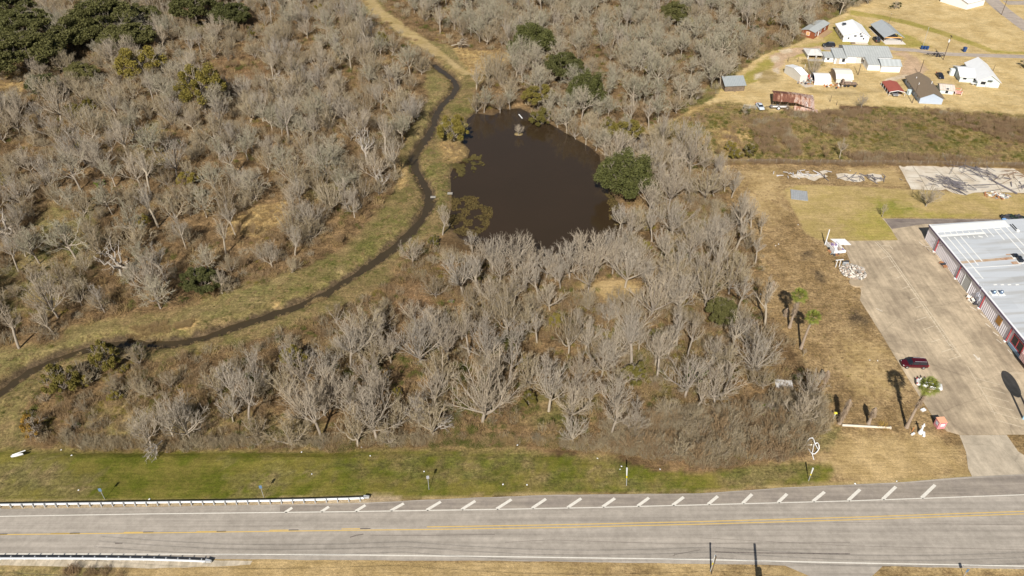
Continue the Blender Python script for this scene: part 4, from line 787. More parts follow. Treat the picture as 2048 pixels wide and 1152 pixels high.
def car(name, front, rear, style, pm, label, cat, L=4.9, open_=False):
    f, r = W(*front), W(*rear); mx_, my_ = (f[0]+r[0])/2, (f[1]+r[1])/2; rz_ = math.atan2(r[1]-f[1], r[0]-f[0])
    t = thing(name, (mx_, my_, .03), rz_, label, cat); bl, cl = STY[style]; x = lambda u: (u-.5)*L
    b = MB(); secs = []
    for u, w, z0, z1 in bl:
        m_ = z0+(z1-z0)*.62; secs.append([(x(u), -w*.86, z0), (x(u), -w, z0+.12), (x(u), -w, m_), (x(u), -w*.9, z1-.03), (x(u), -w*.55, z1+.02), (x(u), w*.55, z1+.02), (x(u), w*.9, z1-.03), (x(u), w, m_), (x(u), w, z0+.12), (x(u), w*.86, z0)])
    loft(b, secs); b.build('body', pm, t, smooth=False)
    zb = cl[0][2]; g = MB(); secs = []
    for u, w, z1 in cl:
        wb = max(w, .80 if style != 'sedan' else .76); secs.append([(x(u), -wb, zb-.04), (x(u), -(wb*.35+w*.65), (zb+z1)/2), (x(u), -w, z1-.06), (x(u), -w*.7, z1), (x(u), w*.7, z1), (x(u), w, z1-.06), (x(u), (wb*.35+w*.65), (zb+z1)/2), (x(u), wb, zb-.04)])
    loft(g, secs); g.build('windows', M_dkglass, t)
    top = [c for c in cl if c[2] > zb+.42]; b = MB(); secs = []
    for u, w, z1 in top: secs.append([(x(u), -w-.02, z1-.10), (x(u), -w*.72, z1+.02), (x(u), w*.72, z1+.02), (x(u), w+.02, z1-.10)])
    loft(b, secs); b.build('roof_panel', pm, t)
    if style != 'sedan':
        for s in (-1, 1): MB().box(x(.42), x(.88), s*.60-.02, s*.60+.02, cl[3][2]+.0, cl[3][2]+.06).build('roof_rail', M_trim, t)
    for u in (.36, .60, .90 if style != 'sedan' else .76):
        for s in (-1, 1):
            zt = np.interp(u, [c[0] for c in cl], [c[2] for c in cl]); MB().tube((x(u), s*.82, zb-.02), (x(u)+.05, s*.74, zt-.05), .045, n=4).build('pillar', pm, t)
    wr = .36 if style != 'sedan' else .32; hw = bl[4][1]
    for u in (.17, .80):
        for s in (-1, 1):
            w_ = MB().tube((x(u), s*(hw-.22), wr), (x(u), s*(hw+.02), wr), wr, n=14).build('wheel', M_tyre, t); MB().tube((x(u), s*(hw-.1), wr), (x(u), s*(hw+.03), wr), wr*.6, n=10).build('rim', M_rim, w_)
    for s in (-1, 1):
        MB().box(x(.02), x(.07), s*.66-.14, s*.66+.14, bl[1][3]-.18, bl[1][3]-.02).build('headlight', M_lampw, t)
        MB().box(x(.965), x(.996), s*.74-.12, s*.74+.12, .72, .98).build('tail_light', M_lampr, t)
        MB().box(x(.30), x(.33), s*(hw+.02)-.1, s*(hw+.02)+.1, zb-.02, zb+.13).build('mirror', pm, t)
    return t
car('parked_minivan', (1802,731), (1852,733), 'van', paint('maroon_paint', (.075,.006,.013)), 'dark red minivan parked alone on the concrete lot', 'minivan', L=5.2)
car('parked_car', (1882.5,779), (1831,767.5), 'sedan', paint('white_paint', (.82,.82,.84)), 'white sedan parked beneath the leaning green palm', 'car', L=4.85)
car('parked_suv', (1644,93), (1669.5,93.5), 'suv', paint('black_paint', (.02,.022,.03)), 'black SUV seen side-on, stopped on the lane left of the white gable house', 'SUV', L=4.8)
car('parked_suv', (1747.5,76.5), (1757,88.0), 'suv', paint('dark_grey_paint', (.05,.052,.06)), 'dark grey SUV parked between the white gable house and the open pavilion', 'SUV', L=4.9)
car('parked_car', (1884.5,161), (1874,148), 'sedan', paint('navy_paint', (.018,.022,.035)), 'dark blue sedan parked behind the small pale blue shed', 'car', L=4.8)
car('parked_car', (1524,222), (1515,210), 'sedan', paint('silver_blue_paint', (.58,.64,.72)), 'silver-blue sedan parked left of the rusty barn', 'car', L=4.8)
car('parked_car', (1791,194), (1783,184), 'sedan', paint('grey_paint', (.22,.22,.23)), 'grey car parked under the red carport', 'car', L=4.6)

# ------------------------------------------------------------------ trailers, bins, yard clutter
def wheel(t, x, y, r, w=.2, m=None):
    w_ = MB().tube((x, y-w/2, r), (x, y+w/2, r), r, n=12).build('wheel', M_tyre, t); MB().tube((x, y-w/2-.02, r), (x, y+w/2+.02, r), r*.62, n=10).build('rim', m or M_wwall, w_)
c = W(1559,217.5); t = thing('trailer', c, R(-4), 'old trailer with two white wheels in front of the rusty barn', 'trailer')
MB().box(-3.2, 3.0, -.9, .9, .75, .95).build('bed', mat('old_steel', (.36,.34,.31), (.24,.18,.14)), t); MB().box(-4.6, -3.2, -.06, .06, .7, .82).build('tow_bar', M_dark, t)
for x in (-.6, 2.2): wheel(t, x, -1.0, .62, .25)
for x in (-.6, 2.2): wheel(t, x, 1.0, .62, .25)
MB().box(-2.6, 2.4, -.86, -.80, .95, 1.25).build('rail', M_wwall, t)
tag(MB().tube((0, 0, 0), (0, 0, .95), .32, n=12).tube((0, 0, .955), (0, 0, 1.0), .28, n=12).build('drum', mat('blue_drum', (.10,.14,.22))), 'dark blue drum standing at the corner of the rusty barn', 'drum').location = place((1541,216))
c = W(1697,171.8); t = thing('flatbed_trailer', c, R(-3), 'loaded flatbed trailer parked in front of the cream barn', 'trailer')
MB().box(-3, 2.8, -1, 1, .7, .9).build('bed', M_wood, t)
for x in (-1.6, -.4, 1.8): wheel(t, x, -1.05, .45, .25, M_dark); wheel(t, x, 1.05, .45, .25, M_dark)
for x0, x1, h_ in ((-2.6, -2.0, 2.4), (-1.6, .6, 1.4), (.9, 2.4, 1.2)): MB().box(x0, x1, -.6, .6, .9, h_).build('load', mat('load_brown', (.35,.24,.18), (.18,.14,.12), scale=2), t)
MB().box(-4.2, -3, -.05, .05, .65, .75).build('tow_bar', M_dark, t)
c = W(1871,112); t = thing('frame_trailer', c, R(-2), 'empty black skeletal trailer frame beside the village lane', 'trailer')
for y in (-1, 1): MB().box(-3, 3, y-.08, y+.08, .55, .7).build('rail', M_dark, t)
for x in (-2.9, -1, 1, 2.9): MB().box(x-.08, x+.08, -.92, .92, .56, .68).build('crossbar', M_dark, t)
MB().tube((-3, 0, .6), (-4.6, 0, .5), .07).build('tow_bar', M_dark, t)
for x in (0, 1.1): wheel(t, x, -1.15, .4, .2, M_dark); wheel(t, x, 1.15, .4, .2, M_dark)
M_bin = mat('blue_plastic', (.03,.075,.22), rough=.5)
def bin_(p, label, s=1.25):
    t = thing('wheelie_bin', W(*p), R(5), label, 'bin', 'blue bins by the lane'); t.scale = (s, s, s)
    loft(MB(), [[(x*k, y*k, z) for x, y in ((-.3, -.35), (.3, -.35), (.3, .35), (-.3, .35))] for z, k in ((.06, .8), (.9, 1), (.98, 1.03))]).build('body', M_bin, t)
    loft(MB(), [[(x*k, y*k, z) for x, y in ((-.33, -.38), (.33, -.38), (.33, .38), (-.33, .38))] for z, k in ((.985, 1), (1.06, .9))]).build('lid', M_bin, t)
    for x in (-.25, .25): MB().tube((x-.04, .36, .12), (x+.04, .36, .12), .12, n=10).build('wheel', M_tyre, t)
bin_((1842.8,98.5), 'leftmost of three blue bins standing together by the lane'); bin_((1848.6,99), 'middle of three blue bins standing together by the lane'); bin_((1854,99.3), 'rightmost of three blue bins standing together by the lane'); bin_((1928,103.5), 'single blue bin standing alone by the village lane', 1.7)
M_junk = [mat('junk_red', (.5,.08,.05)), mat('junk_grey', (.35,.36,.37)), mat('junk_rust', (.38,.18,.09)), mat('junk_pale', (.72,.68,.62)), mat('junk_dark', (.06,.06,.07)), mat('junk_orange', (.7,.25,.08))]
def heap(name, p, sx, sy, n, mats, label, cat, seed, size=(.15, .6), h=.5, kind='stuff', elong=1.0):
    rg = random.Random(seed); b = MB(); cx_, cy_ = W(*p)
    for i in range(n):
        rr = math.sqrt(rg.random()); th = rg.uniform(0, 2*PI); x, y = rr*sx*math.cos(th), rr*sy*math.sin(th); s = rg.uniform(*size); l = s*rg.uniform(1, 2)*elong; z = rg.uniform(0, h)*(1-rr*.8)
        m = Matrix.Rotation(rg.uniform(0, PI), 4, 'Z') @ Matrix.Rotation(rg.uniform(-.5, .5), 4, 'X') @ Matrix.Rotation(rg.uniform(-.4, .4), 4, 'Y')
        q = [m @ Vector((a*l/2, b_*s/2, c_*s/3)) + Vector((x, y, z+s/4)) for c_ in (-1, 1) for a, b_ in ((-1, -1), (1, -.8), (.9, 1), (-1, .9))]
        b.add(q, [(3, 2, 1, 0), (4, 5, 6, 7), (0, 1, 5, 4), (1, 2, 6, 5), (2, 3, 7, 6), (3, 0, 4, 7)])
    me = b.mesh(name, mats); idx = [rg.randrange(len(mats)) for _ in range(n)]
    for k, pl in enumerate(me.polygons): pl.material_index = idx[k//6]
    o = bpy.data.objects.new(name, me); sc.collection.objects.link(o); o.location = (cx_, cy_, .03); tag(o, label, cat, kind=kind); return o
heap('yard_clutter', (1620,160), 2.0, 5.0, 38, M_junk[:5], 'mixed clutter between the narrow storage shed and the vaulted tent', 'junk', 1)
heap('yard_clutter', (1668,172), 3.6, 2.2, 34, [M_junk[2], M_junk[5], M_junk[4], M_junk[3]], 'orange and brown clutter in front of the cream barn', 'junk', 2)
heap('yard_clutter', (1608,167), 2.2, 1.6, 14, [M_junk[2], M_junk[1], M_junk[4]], 'small brown clutter heap on the pad of the narrow shed', 'junk', 3)
heap('rubble_heap', (1706,545), 3.0, 3.0, 420, [mat('broken_concrete', (.55,.49,.42), (.38,.33,.28)), mat('broken_brick', (.45,.34,.27)), M_junk[3], mat('grey_chunk', (.3,.28,.26))], 'heap of broken pale concrete at the left edge of the lot', 'rubble', 4, (.1, .42), 1.1)
heap('rubble_heap', (1690,527), .6, .6, 8, [M_junk[4], M_junk[1]], 'small dark lump of scrap beside the concrete heap', 'rubble', 5, (.3, .8), .3)
heap('scrap_heap', (1668,505), 1.2, 1.6, 34, [M_junk[4], M_junk[1], M_junk[2]], 'dark scrap heap just below the white box with rubbish', 'junk', 6, (.2, .5), .5)
heap('rubbish_pile', (1996,392), 3.5, 2.0, 60, [M_junk[1], M_junk[3], M_junk[2]], 'low grey rubbish heap in the grass below the concrete slab', 'junk', 7, (.1, .5), .3, elong=2)
heap('wall_rubbish', (1944,601), 1.0, 1.4, 22, [M_junk[2], M_junk[4], M_junk[3]], 'small rust and white rubbish pile by the warehouse wall', 'junk', 8, (.2, .7), .5)
heap('wall_rubbish', (1888,532), .8, 1.6, 16, [M_junk[2], M_junk[4], M_junk[2]], 'dark plant debris against the far part of the warehouse wall', 'junk', 9, (.15, .5), .4, elong=1.6)
heap('bin_bags', (2024,438), 3.5, 1.2, 26, [M_junk[4], M_junk[4], mat('dark_green', (.02,.04,.03))], 'black heap of bags behind the warehouse', 'junk', 10, (.5, 1.0), .9)
tag(heap('paint_bucket', (2012,441), .9, .5, 5, [M_wwall, mat('bucket_blue', (.2,.4,.75))], 'blue and white containers left of the black heap', 'junk', 11, (.5, .8), .3))
M_steel = mat('dark_scrap_steel', (.15,.15,.19), (.22,.19,.18), scale=2)
def sticks(name, p, n, sx, sy, lmin, lmax, label, cat, seed, r=.07, m=None, az=None, sp=.5):
    rg = random.Random(seed); b = MB(); cx_, cy_ = W(*p)
    for i in range(n):
        x, y = rg.gauss(0, sx), rg.gauss(0, sy); th = rg.gauss(az, sp) if az is not None else rg.uniform(0, PI); l = rg.uniform(lmin, lmax); z = rg.uniform(.08, .7); dz = rg.uniform(-.2, .2)
        b.tube((x-math.cos(th)*l/2, y-math.sin(th)*l/2, max(.05, z-dz)), (x+math.cos(th)*l/2, y+math.sin(th)*l/2, max(.05, z+dz)), r, r, 4)
    o = b.build(name, m or M_steel); o.location = (cx_, cy_, .03); return tag(o, label, cat, kind='stuff')
sticks('steel_scrap', (1903,371), 62, 1.9, 2.2, 1.5, 4.5, 'dense tangle of dark scrap steel near the front of the concrete slab', 'scrap', 1, az=-.9)
sticks('steel_scrap', (1880,364), 14, 1.8, 1.0, 1.5, 3.5, 'thin scatter of dark bars left of the dense scrap tangle', 'scrap', 2, az=-.6)
sticks('steel_scrap', (1962,345), 26, 3.0, 2.8, 2.5, 7, 'loose dark girders at the back centre of the concrete slab', 'scrap', 3, az=-1.0, sp=.3)
sticks('steel_scrap', (1927,339), 10, 3.2, 2.8, 4, 9, 'long crossed girders at the back left of the concrete slab', 'scrap', 4, az=.9, sp=.35)
sticks('steel_scrap', (2022,352), 18, 2.6, 1.2, 2, 5, 'brown scrap bars near the right end of the concrete slab', 'scrap', 5, m=mat('brown_steel', (.28,.19,.13)), az=.5)
sticks('steel_scrap', (2048,372), 16, 2.0, 2.0, 1, 3, 'blue-black scrap cut by the right edge of the photo', 'scrap', 6, r=.12)
sticks('rebar', (1960,374), 7, 6, 1.2, 6, 14, 'long thin bars lying along the front of the concrete slab', 'scrap', 7, r=.05, az=.15, sp=.1)
tag(MB().box(-.25, .25, -4.5, 4.5, .04, .3).build('steel_beam', M_steel), 'pair-like long dark beam lying alone on the right of the slab', 'beam').location = place((2005,373)); bpy.data.objects['steel_beam'].rotation_euler = (0, 0, R(24)); bpy.data.objects['steel_beam']['label'] = 'long dark beam lying slantwise alone on the right of the slab'
sticks('broken_boards', (1600,352), 26, 4.0, 1.2, .8, 2.6, 'scatter of white and grey boards on the left broken slab', 'debris', 8, r=.1, m=mat('pale_board', (.74,.72,.74), (.5,.5,.52)))
sticks('broken_boards', (1712,356), 12, 4.0, 1.6, 1.5, 4.5, 'dark beams lying on the middle broken slab', 'debris', 9, r=.09)
sticks('broken_boards', (1752,358), 14, 2.6, 1.8, 1, 3.5, 'dark beams lying on the right broken slab', 'debris', 10, r=.09)
sticks('broken_boards', (1873,500), 9, 1.6, 2.2, .8, 2.4, 'pale boards lying by the far end of the warehouse front', 'debris', 11, r=.08, m=M_conc)
# blue-grey sheet lying on the lawn
t = thing('metal_sheet', W(1598,391), R(-14), 'grey-blue metal roof sheet lying flat on the mown lawn', 'sheet')
MB().box(-2.1, 2.1, -2.6, 2.6, .05, .18).build('panel', mat('blue_grey_sheet', (.42,.44,.46), (.30,.31,.33), scale=1.5, corr=('X', .5)), t)
for x in (-2.2, 2.1): MB().box(x, x+.1, -2.6, 2.6, .05, .3).build('edge', M_groofy, t)
tag(MB().box(-1.7, 1.7, -1.2, 1.2, .04, .22).build('grey_board', mat('grey_board', (.60,.60,.60), (.42,.40,.38), scale=1.5)), 'pale grey board lying in the brush at the right of the grove', 'board').location = place((1567,773))
bpy.data.objects['grey_board'].rotation_euler = (R(8), 0, R(-5)); bpy.data.objects['grey_board'].location.z = .35
# white tray with household rubbish at the lot corner
t = thing('rubbish_trailer', W(1670,498), R(10), 'open white box trailer full of rubbish beside a white sheet', 'trailer')
MB().box(-1.6, -1.5, -2.2, 2.2, .2, 1.3).box(1.5, 1.6, -2.2, 2.2, .2, .7).box(-1.5, 1.5, -2.2, -2.1, .2, 1.0).box(-1.5, 1.5, -2.1, 2.2, .2, .3).build('box', M_wwall, t)
MB().box(-1.7, -1.5, 2.0, 2.2, 0, 4.6).build('upright_panel', M_wwall, t)
rg = random.Random(3)
for i in range(14): x, y, s = rg.uniform(-1.2, 1.1), rg.uniform(-1.8, 1.8), rg.uniform(.2, .5); MB().box(x-s, x+s, y-s*.7, y+s*.7, .3, .5+s, rz=rg.random()*3).build('bag', rg.choice([M_wwall, M_junk[3], mat('pinkish', (.45,.36,.32)), mat('purple', (.25,.18,.35))]), t)
for x in (-1.7, 1.7): MB().tube((x-.1, 0, .35), (x+.1, 0, .35), .35, n=10).build('wheel', M_tyre, t)
o = tag(MB().extr([(-2.1, 1.2), (1.6, 1.2), (2.3, -1.4), (-.9, -1.4)], .03, .12, 'z').build('white_sheet', M_wwall), 'flat white sheet lying on the corner of the lot', 'sheet'); o.location = place((1680,484), .03)
t = thing('sawhorse', W(1675,534), R(10), 'pale wooden frame standing at the lot edge above the rubble heap', 'frame')
for x in (-.5, .4): MB().tube((x, 0, 0), (x+.1, .2, 2.0), .08).build('leg', M_wwall, t)
MB().box(-.9, 1.1, .1, .25, 1.9, 2.05).build('top_rail', M_wwall, t)
o = MB(); o.tube((0, 0, .0), (0, 0, .3), 1.55, 1.5, n=20); o = tag(o.build('round_planter', mat('planter_soil', (.46,.37,.26), (.36,.28,.19), scale=1.5)), 'round low concrete planter below the rubble heap', 'planter'); o.location = place((1711,567))
# donation box, garden statue, white pipe, white tangle
t = thing('donation_box', W(1877.5,853), R(6), 'pink metal collection box with white notices at the lot edge', 'collection box')
MB().box(-.75, .75, -.65, .65, .05, 1.7).build('body', mat('pink_paint', (.74,.30,.33), (.68,.27,.30), scale=1), t, bevel=.03)
MB().extr([(-.7, 1.71), (.7, 1.71), (.7, 1.9), (-.7, 1.75)], -.8, .8, 'x').build('lid', mat('salmon_top', (.80,.36,.20), (.72,.42,.30), scale=2), t)
MB().box(-.35, .4, -.68, -.655, .75, 1.35).build('notice', M_wwall, t); MB().box(-.78, -.755, -.35, .3, .75, 1.4).build('notice', mat('pale_blue_notice', (.62,.70,.80)), t); MB().box(-.5, .5, -.67, -.655, 1.5, 1.7).build('chute', mat('dark_pink', (.4,.12,.15)), t)
t = thing('garden_statue', W(1840,866.5), 0, 'white plaster garden statue on a flared base by the leaning palm', 'statue')
b = MB(); M_plas = mat('white_plaster', (.82,.84,.88), (.72,.74,.78), scale=2)
prof = [(.46, 0), (.44, .25), (.34, .6), (.24, 1.0), (.16, 1.3), (.2, 1.55), (.13, 1.8), (.2, 2.0), (.12, 2.25), (.15, 2.45), (.05, 2.62)]
secs = [[(r*math.cos(2*PI*i/12), r*math.sin(2*PI*i/12), z) for i in range(12)] for r, z in prof]; loft(b, secs); b.build('figure', M_plas, t, smooth=True)
for s in (-1, 1): MB().ball((s*.24, 0, 1.98), .11, 7, 5).build('arm', M_plas, t)
tag(MB().box(-.2, .2, -.55, .55, 0, .35, rz=R(-20)).build('white_block', M_plas), 'white block lying just right of the garden statue', 'block').location = place((1847,869.5))
o = tag(MB().box(-.4, .4, -.15, .15, 0, .3, rz=.5).build('white_block', M_plas), 'small white block at the foot of the leaning palm', 'block'); o.location = place((1825.5,869))
o = tag(MB().tube((0, 0, 0), (.1, .05, 1.1), .05).build('orange_stake', M_junk[5]), 'short orange stake beside the leaning palm trunk', 'stake'); o.location = place((1824,863))
tag(MB().box(-.45, .45, -.3, .3, .05, .3, rz=.4).build('white_bag', M_wwall), 'small white bag on the grass at the lot edge right of the palm', 'bag').location = place((1846,821))
a0, a1 = W(1683.5,852), W(1779.5,857); L_ = math.hypot(a1[0]-a0[0], a1[1]-a0[1]); t = thing('fallen_pole', a0, math.atan2(a1[1]-a0[1], a1[0]-a0[0]), 'long fallen cream-white pole lying below the dead palms', 'pole')
MB().tube((0, 0, .25), (L_, 0, .22), .24, .2, n=10).build('shaft', mat('cream_pole', (.72,.66,.56), (.62,.55,.45), scale=.8), t); MB().tube((L_-.1, 0, .22), (L_+.15, 0, .22), .3, n=10).build('collar', M_conc, t)
t = thing('pipe_tangle', W(1623,903), 0, 'tangle of bent white pipes on the ground beside the bramble', 'pipes'); c0 = W(1623,903); rg = random.Random(1)
def tp(x, y, z): q = W(1590+x/19.2, 860+y/19.2+5); return (q[0]-c0[0], q[1]-c0[1], z)
loop = [tp(380, 540, .5), tp(440, 440, .9), tp(520, 370, 1.1), tp(620, 360, 1.1), tp(690, 440, .9), tp(740, 520, .6), tp(820, 500, .8), tp(870, 600, .9), tp(900, 690, .6), tp(840, 780, .4), tp(740, 860, .3), tp(650, 860, .3)]
MB().path(loop, [.09]*len(loop), 6).build('pipe', M_wwall, t)
for pts in ([tp(190, 575, .2), tp(400, 550, .5), tp(600, 560, .6)], [tp(390, 550, .5), tp(520, 720, .4), tp(640, 860, .3), tp(720, 1060, .1)], [tp(690, 560, .8), tp(650, 820, .3)], [tp(740, 520, .6), tp(860, 690, .4)]): MB().path(pts, [.07]*len(pts), 6).build('pipe', M_wwall, t)
MB().ball(tp(600, 560, .65), .16, 8, 5).build('joint', mat('yellow_white', (.85,.78,.6)), t)
t = thing('white_boat_hull', W(35,912), R(18), 'white curved plastic hull lying on the verge at the left edge', 'hull')
loft(MB(), [[(x, -w, .3), (x, -w*.4, .02), (x, w*.4, .02), (x, w, .3), (x, w*.8, .34), (x, -w*.8, .34)] for x, w in ((-1.0, .08), (-.6, .28), (0, .34), (.6, .22), (1.0, .06))]).build('shell', M_wwall, t)
MB().tube((-.8, .2, .34), (1.2, .9, .1), .09).build('spar', M_wwall, t)
# scattered litter, each its own piece
LIT = [(140,905,'near the left hull'),(118,892,''),(623,946,''),(848,942,''),(1006,969,''),(1054,970,''),(1243,933,''),(1240,939,''),(1320,939,''),(1195,916,''),(1035,888,''),(740,909,''),(722,888,''),(330,895,''),(601,896,''),(1710,968,''),(1793,963,''),(1551,492,''),(1557,489,''),(1596,450,''),(1465,653,''),(1466,553,''),(1670,264,''),(1642,263,''),(1700,342,''),(1755,722,''),(1739,721,''),(1521,589,''),(1400,600,''),(157,980,''),(299,999,'')]
for i, (x, y, _) in enumerate(LIT):
    b = MB().ball((0, 0, .08), .15, 6, 4, .45, random.Random(i), (1.0, .8, .5)); nm = 'scrap_of_litter'
    o = b.build(nm, M_wwall); g = W(x, y); o.location = (g[0], g[1], float(hz(g[0], g[1]))+.02); o.rotation_euler = (0, 0, i)
    reg = 'in the green verge above the highway' if 880 < y < 1010 and x < 1400 else ('on the dirt near the driveway and highway' if y > 900 else ('in the brown field right of the grove' if x > 1440 and y > 400 else ('in the fallow field' if y < 400 else 'in the grove floor')))
    tag(o, 'small white scrap of litter lying '+reg, 'litter', 'white litter scraps')
regs = {}
for o in sc.objects:
    if o.name.startswith('scrap_of_litter'): regs.setdefault(o['label'], []).append(o)
ORD = ['leftmost', 'second from the left', 'third from the left', 'fourth from the left', 'fifth from the left', 'sixth from the left', 'seventh from the left', 'eighth from the left', 'ninth from the left', 'tenth from the left']
def ordinal(i, n):
    if i == n-1 and n > 1: return 'rightmost' if n > 2 or True else ''
    return ORD[i] if i < 10 else ['second', 'third', 'fourth', 'fifth', 'sixth', 'seventh', 'eighth', 'ninth', 'tenth', 'eleventh', 'twelfth', 'thirteenth', 'fourteenth'][min(12, n-1-i-1)]+' from the right'
for k, os_ in regs.items():
    os_.sort(key=lambda o: PX(o.location.x, o.location.y)[0])
    if len(os_) > 1:
        for i, o in enumerate(os_): o['label'] = ordinal(i, len(os_))+' white scrap of litter '+k.split('lying ')[1]

# ------------------------------------------------------------------ poles, markers, guardrails, fences
M_pole = mat('dark_pole', (.10,.075,.055), (.15,.115,.085), scale=1)
M_gal = mat('galvanised_steel', (.58,.60,.63), (.46,.48,.51), scale=2, rough=.5, metal=.3)
def pole(base, top, label, r=.14, kit=False, m=None, hgt=None, name='utility_pole'):
    h_ = hgt or HT(base, top); g = W(*base); t = thing(name, g, 0, label, 'pole'); MB().tube((0, 0, 0), (0, 0, h_), r, r*.7, n=8).build('shaft', m or M_pole, t)
    if kit:
        MB().box(-.1, .1, -.95, .95, h_-.6, h_-.42).build('crossarm', M_pole, t)
        MB().tube((-.42, -.3, h_-2.6), (-.42, -.3, h_-1.6), .28, n=10).build('transformer', mat('pale_can', (.70,.71,.72)), t)
    elif h_ > 6: MB().tube((-.12, 0, h_-.3), (.12, 0, h_-.3), .05).build('insulator', M_wwall, t)
    return t
pole((1886.3,119.7), 70, 'tall utility pole with a white transformer beside the lane', kit=True)
pole((2002.7,29.8), -8, 'dark utility pole at the far road junction, cut by the top edge')
pole((1846,91), 54, 'thin grey pole rising behind the three blue bins', r=.07, m=M_gal, name='light_pole')
pole((1716,150), 114, 'dark pole in front of the long white house')
pole((1838,150.3), 120, 'dark pole behind the brown-roofed blue house')
pole((1824.2,206.2), 166.5, 'dark pole at the front left corner of the blue house')
pole((1986,142), 129.6, 'short dark pole behind the bright white L-shaped roof', r=.1)
pole((1660,204), 190, 'short dark post on the lawn right of the rusty barn', r=.1)
pole((1673,210), 203, 'stubby dark post at the brush edge right of the rusty barn', r=.1)
pole((1608.5,139.5), 128.5, 'white pole behind the narrow storage shed', r=.09, m=M_wwall, name='light_pole')
pole((1773.5,60), 26, 'thin pole rising behind the open pavilion', r=.07, name='light_pole')
# poles standing just outside the lower edge: their shadows fall on the highway
def shadow_pole(tip, h_, label, r, can=None, cat='pole'):
    g = W(*tip); k = h_/math.tan(SUN_EL); x, y = g[0]-math.sin(SUN_AZ)*k, g[1]-math.cos(SUN_AZ)*k; t = thing('utility_pole', (x, y), 0, label, cat); MB().tube((0, 0, -1), (0, 0, h_), r, r*.75, n=8).build('shaft', M_pole, t)
    if can: MB().tube((.45, 0, can-.55), (.45, 0, can+.55), .38, n=10).build('transformer', M_gal, t)
    return t, (x, y)
_, s1 = shadow_pole((1509,1088), 12.5, 'thick utility pole whose shadow with a round can crosses the highway edge', .26, can=8.2)
# tall marker posts with a yellow band
M_yband = mat('yellow_band', (.75,.62,.03)); M_pgp = mat('pale_post', (.66,.68,.68))
def marker(base, top, label, lean=0.0):
    g = W(*base); h_ = HT(base, top); t = thing('guy_marker', (g[0], g[1], float(hz(*g))), 0, label, 'marker post', 'pale guy-wire markers along the highway')
    MB().tube((0, 0, 0), (lean*.45, 0, h_*.45), .06, .06).build('cable', M_gal, t); MB().tube((lean*.45, 0, h_*.45), (lean*.58, 0, h_*.58), .10, .10).build('yellow_sleeve', M_yband, t); MB().tube((lean*.58, 0, h_*.58), (lean, 0, h_), .10, .15).build('pale_sleeve', M_pgp, t)
marker((1253,971), 936, 'pale post with a yellow band on the verge where the bramble meets the grass', -.35); marker((1617,961.5), 936.5, 'pale post with a yellow band standing left of the brown dirt'); marker((1420.5,1143), 1111, 'pale post with a yellow band on the tan verge below the highway', .1)
g = W(1421,1087); k = 5.4/math.tan(SUN_EL); t = thing('service_post', (W(1420.5,1143)[0]-.15, W(1420.5,1143)[1]+.1), 0, 'thin dark post right beside the yellow-banded marker below the highway', 'post'); MB().tube((0, 0, 0), (0, 0, 4.6), .07).ball((0, 0, 4.65), .13, 8, 5).build('shaft', M_pole, t); t.location = (g[0]-math.sin(SUN_AZ)*k*.86, g[1]-math.cos(SUN_AZ)*k*.86, 0); 
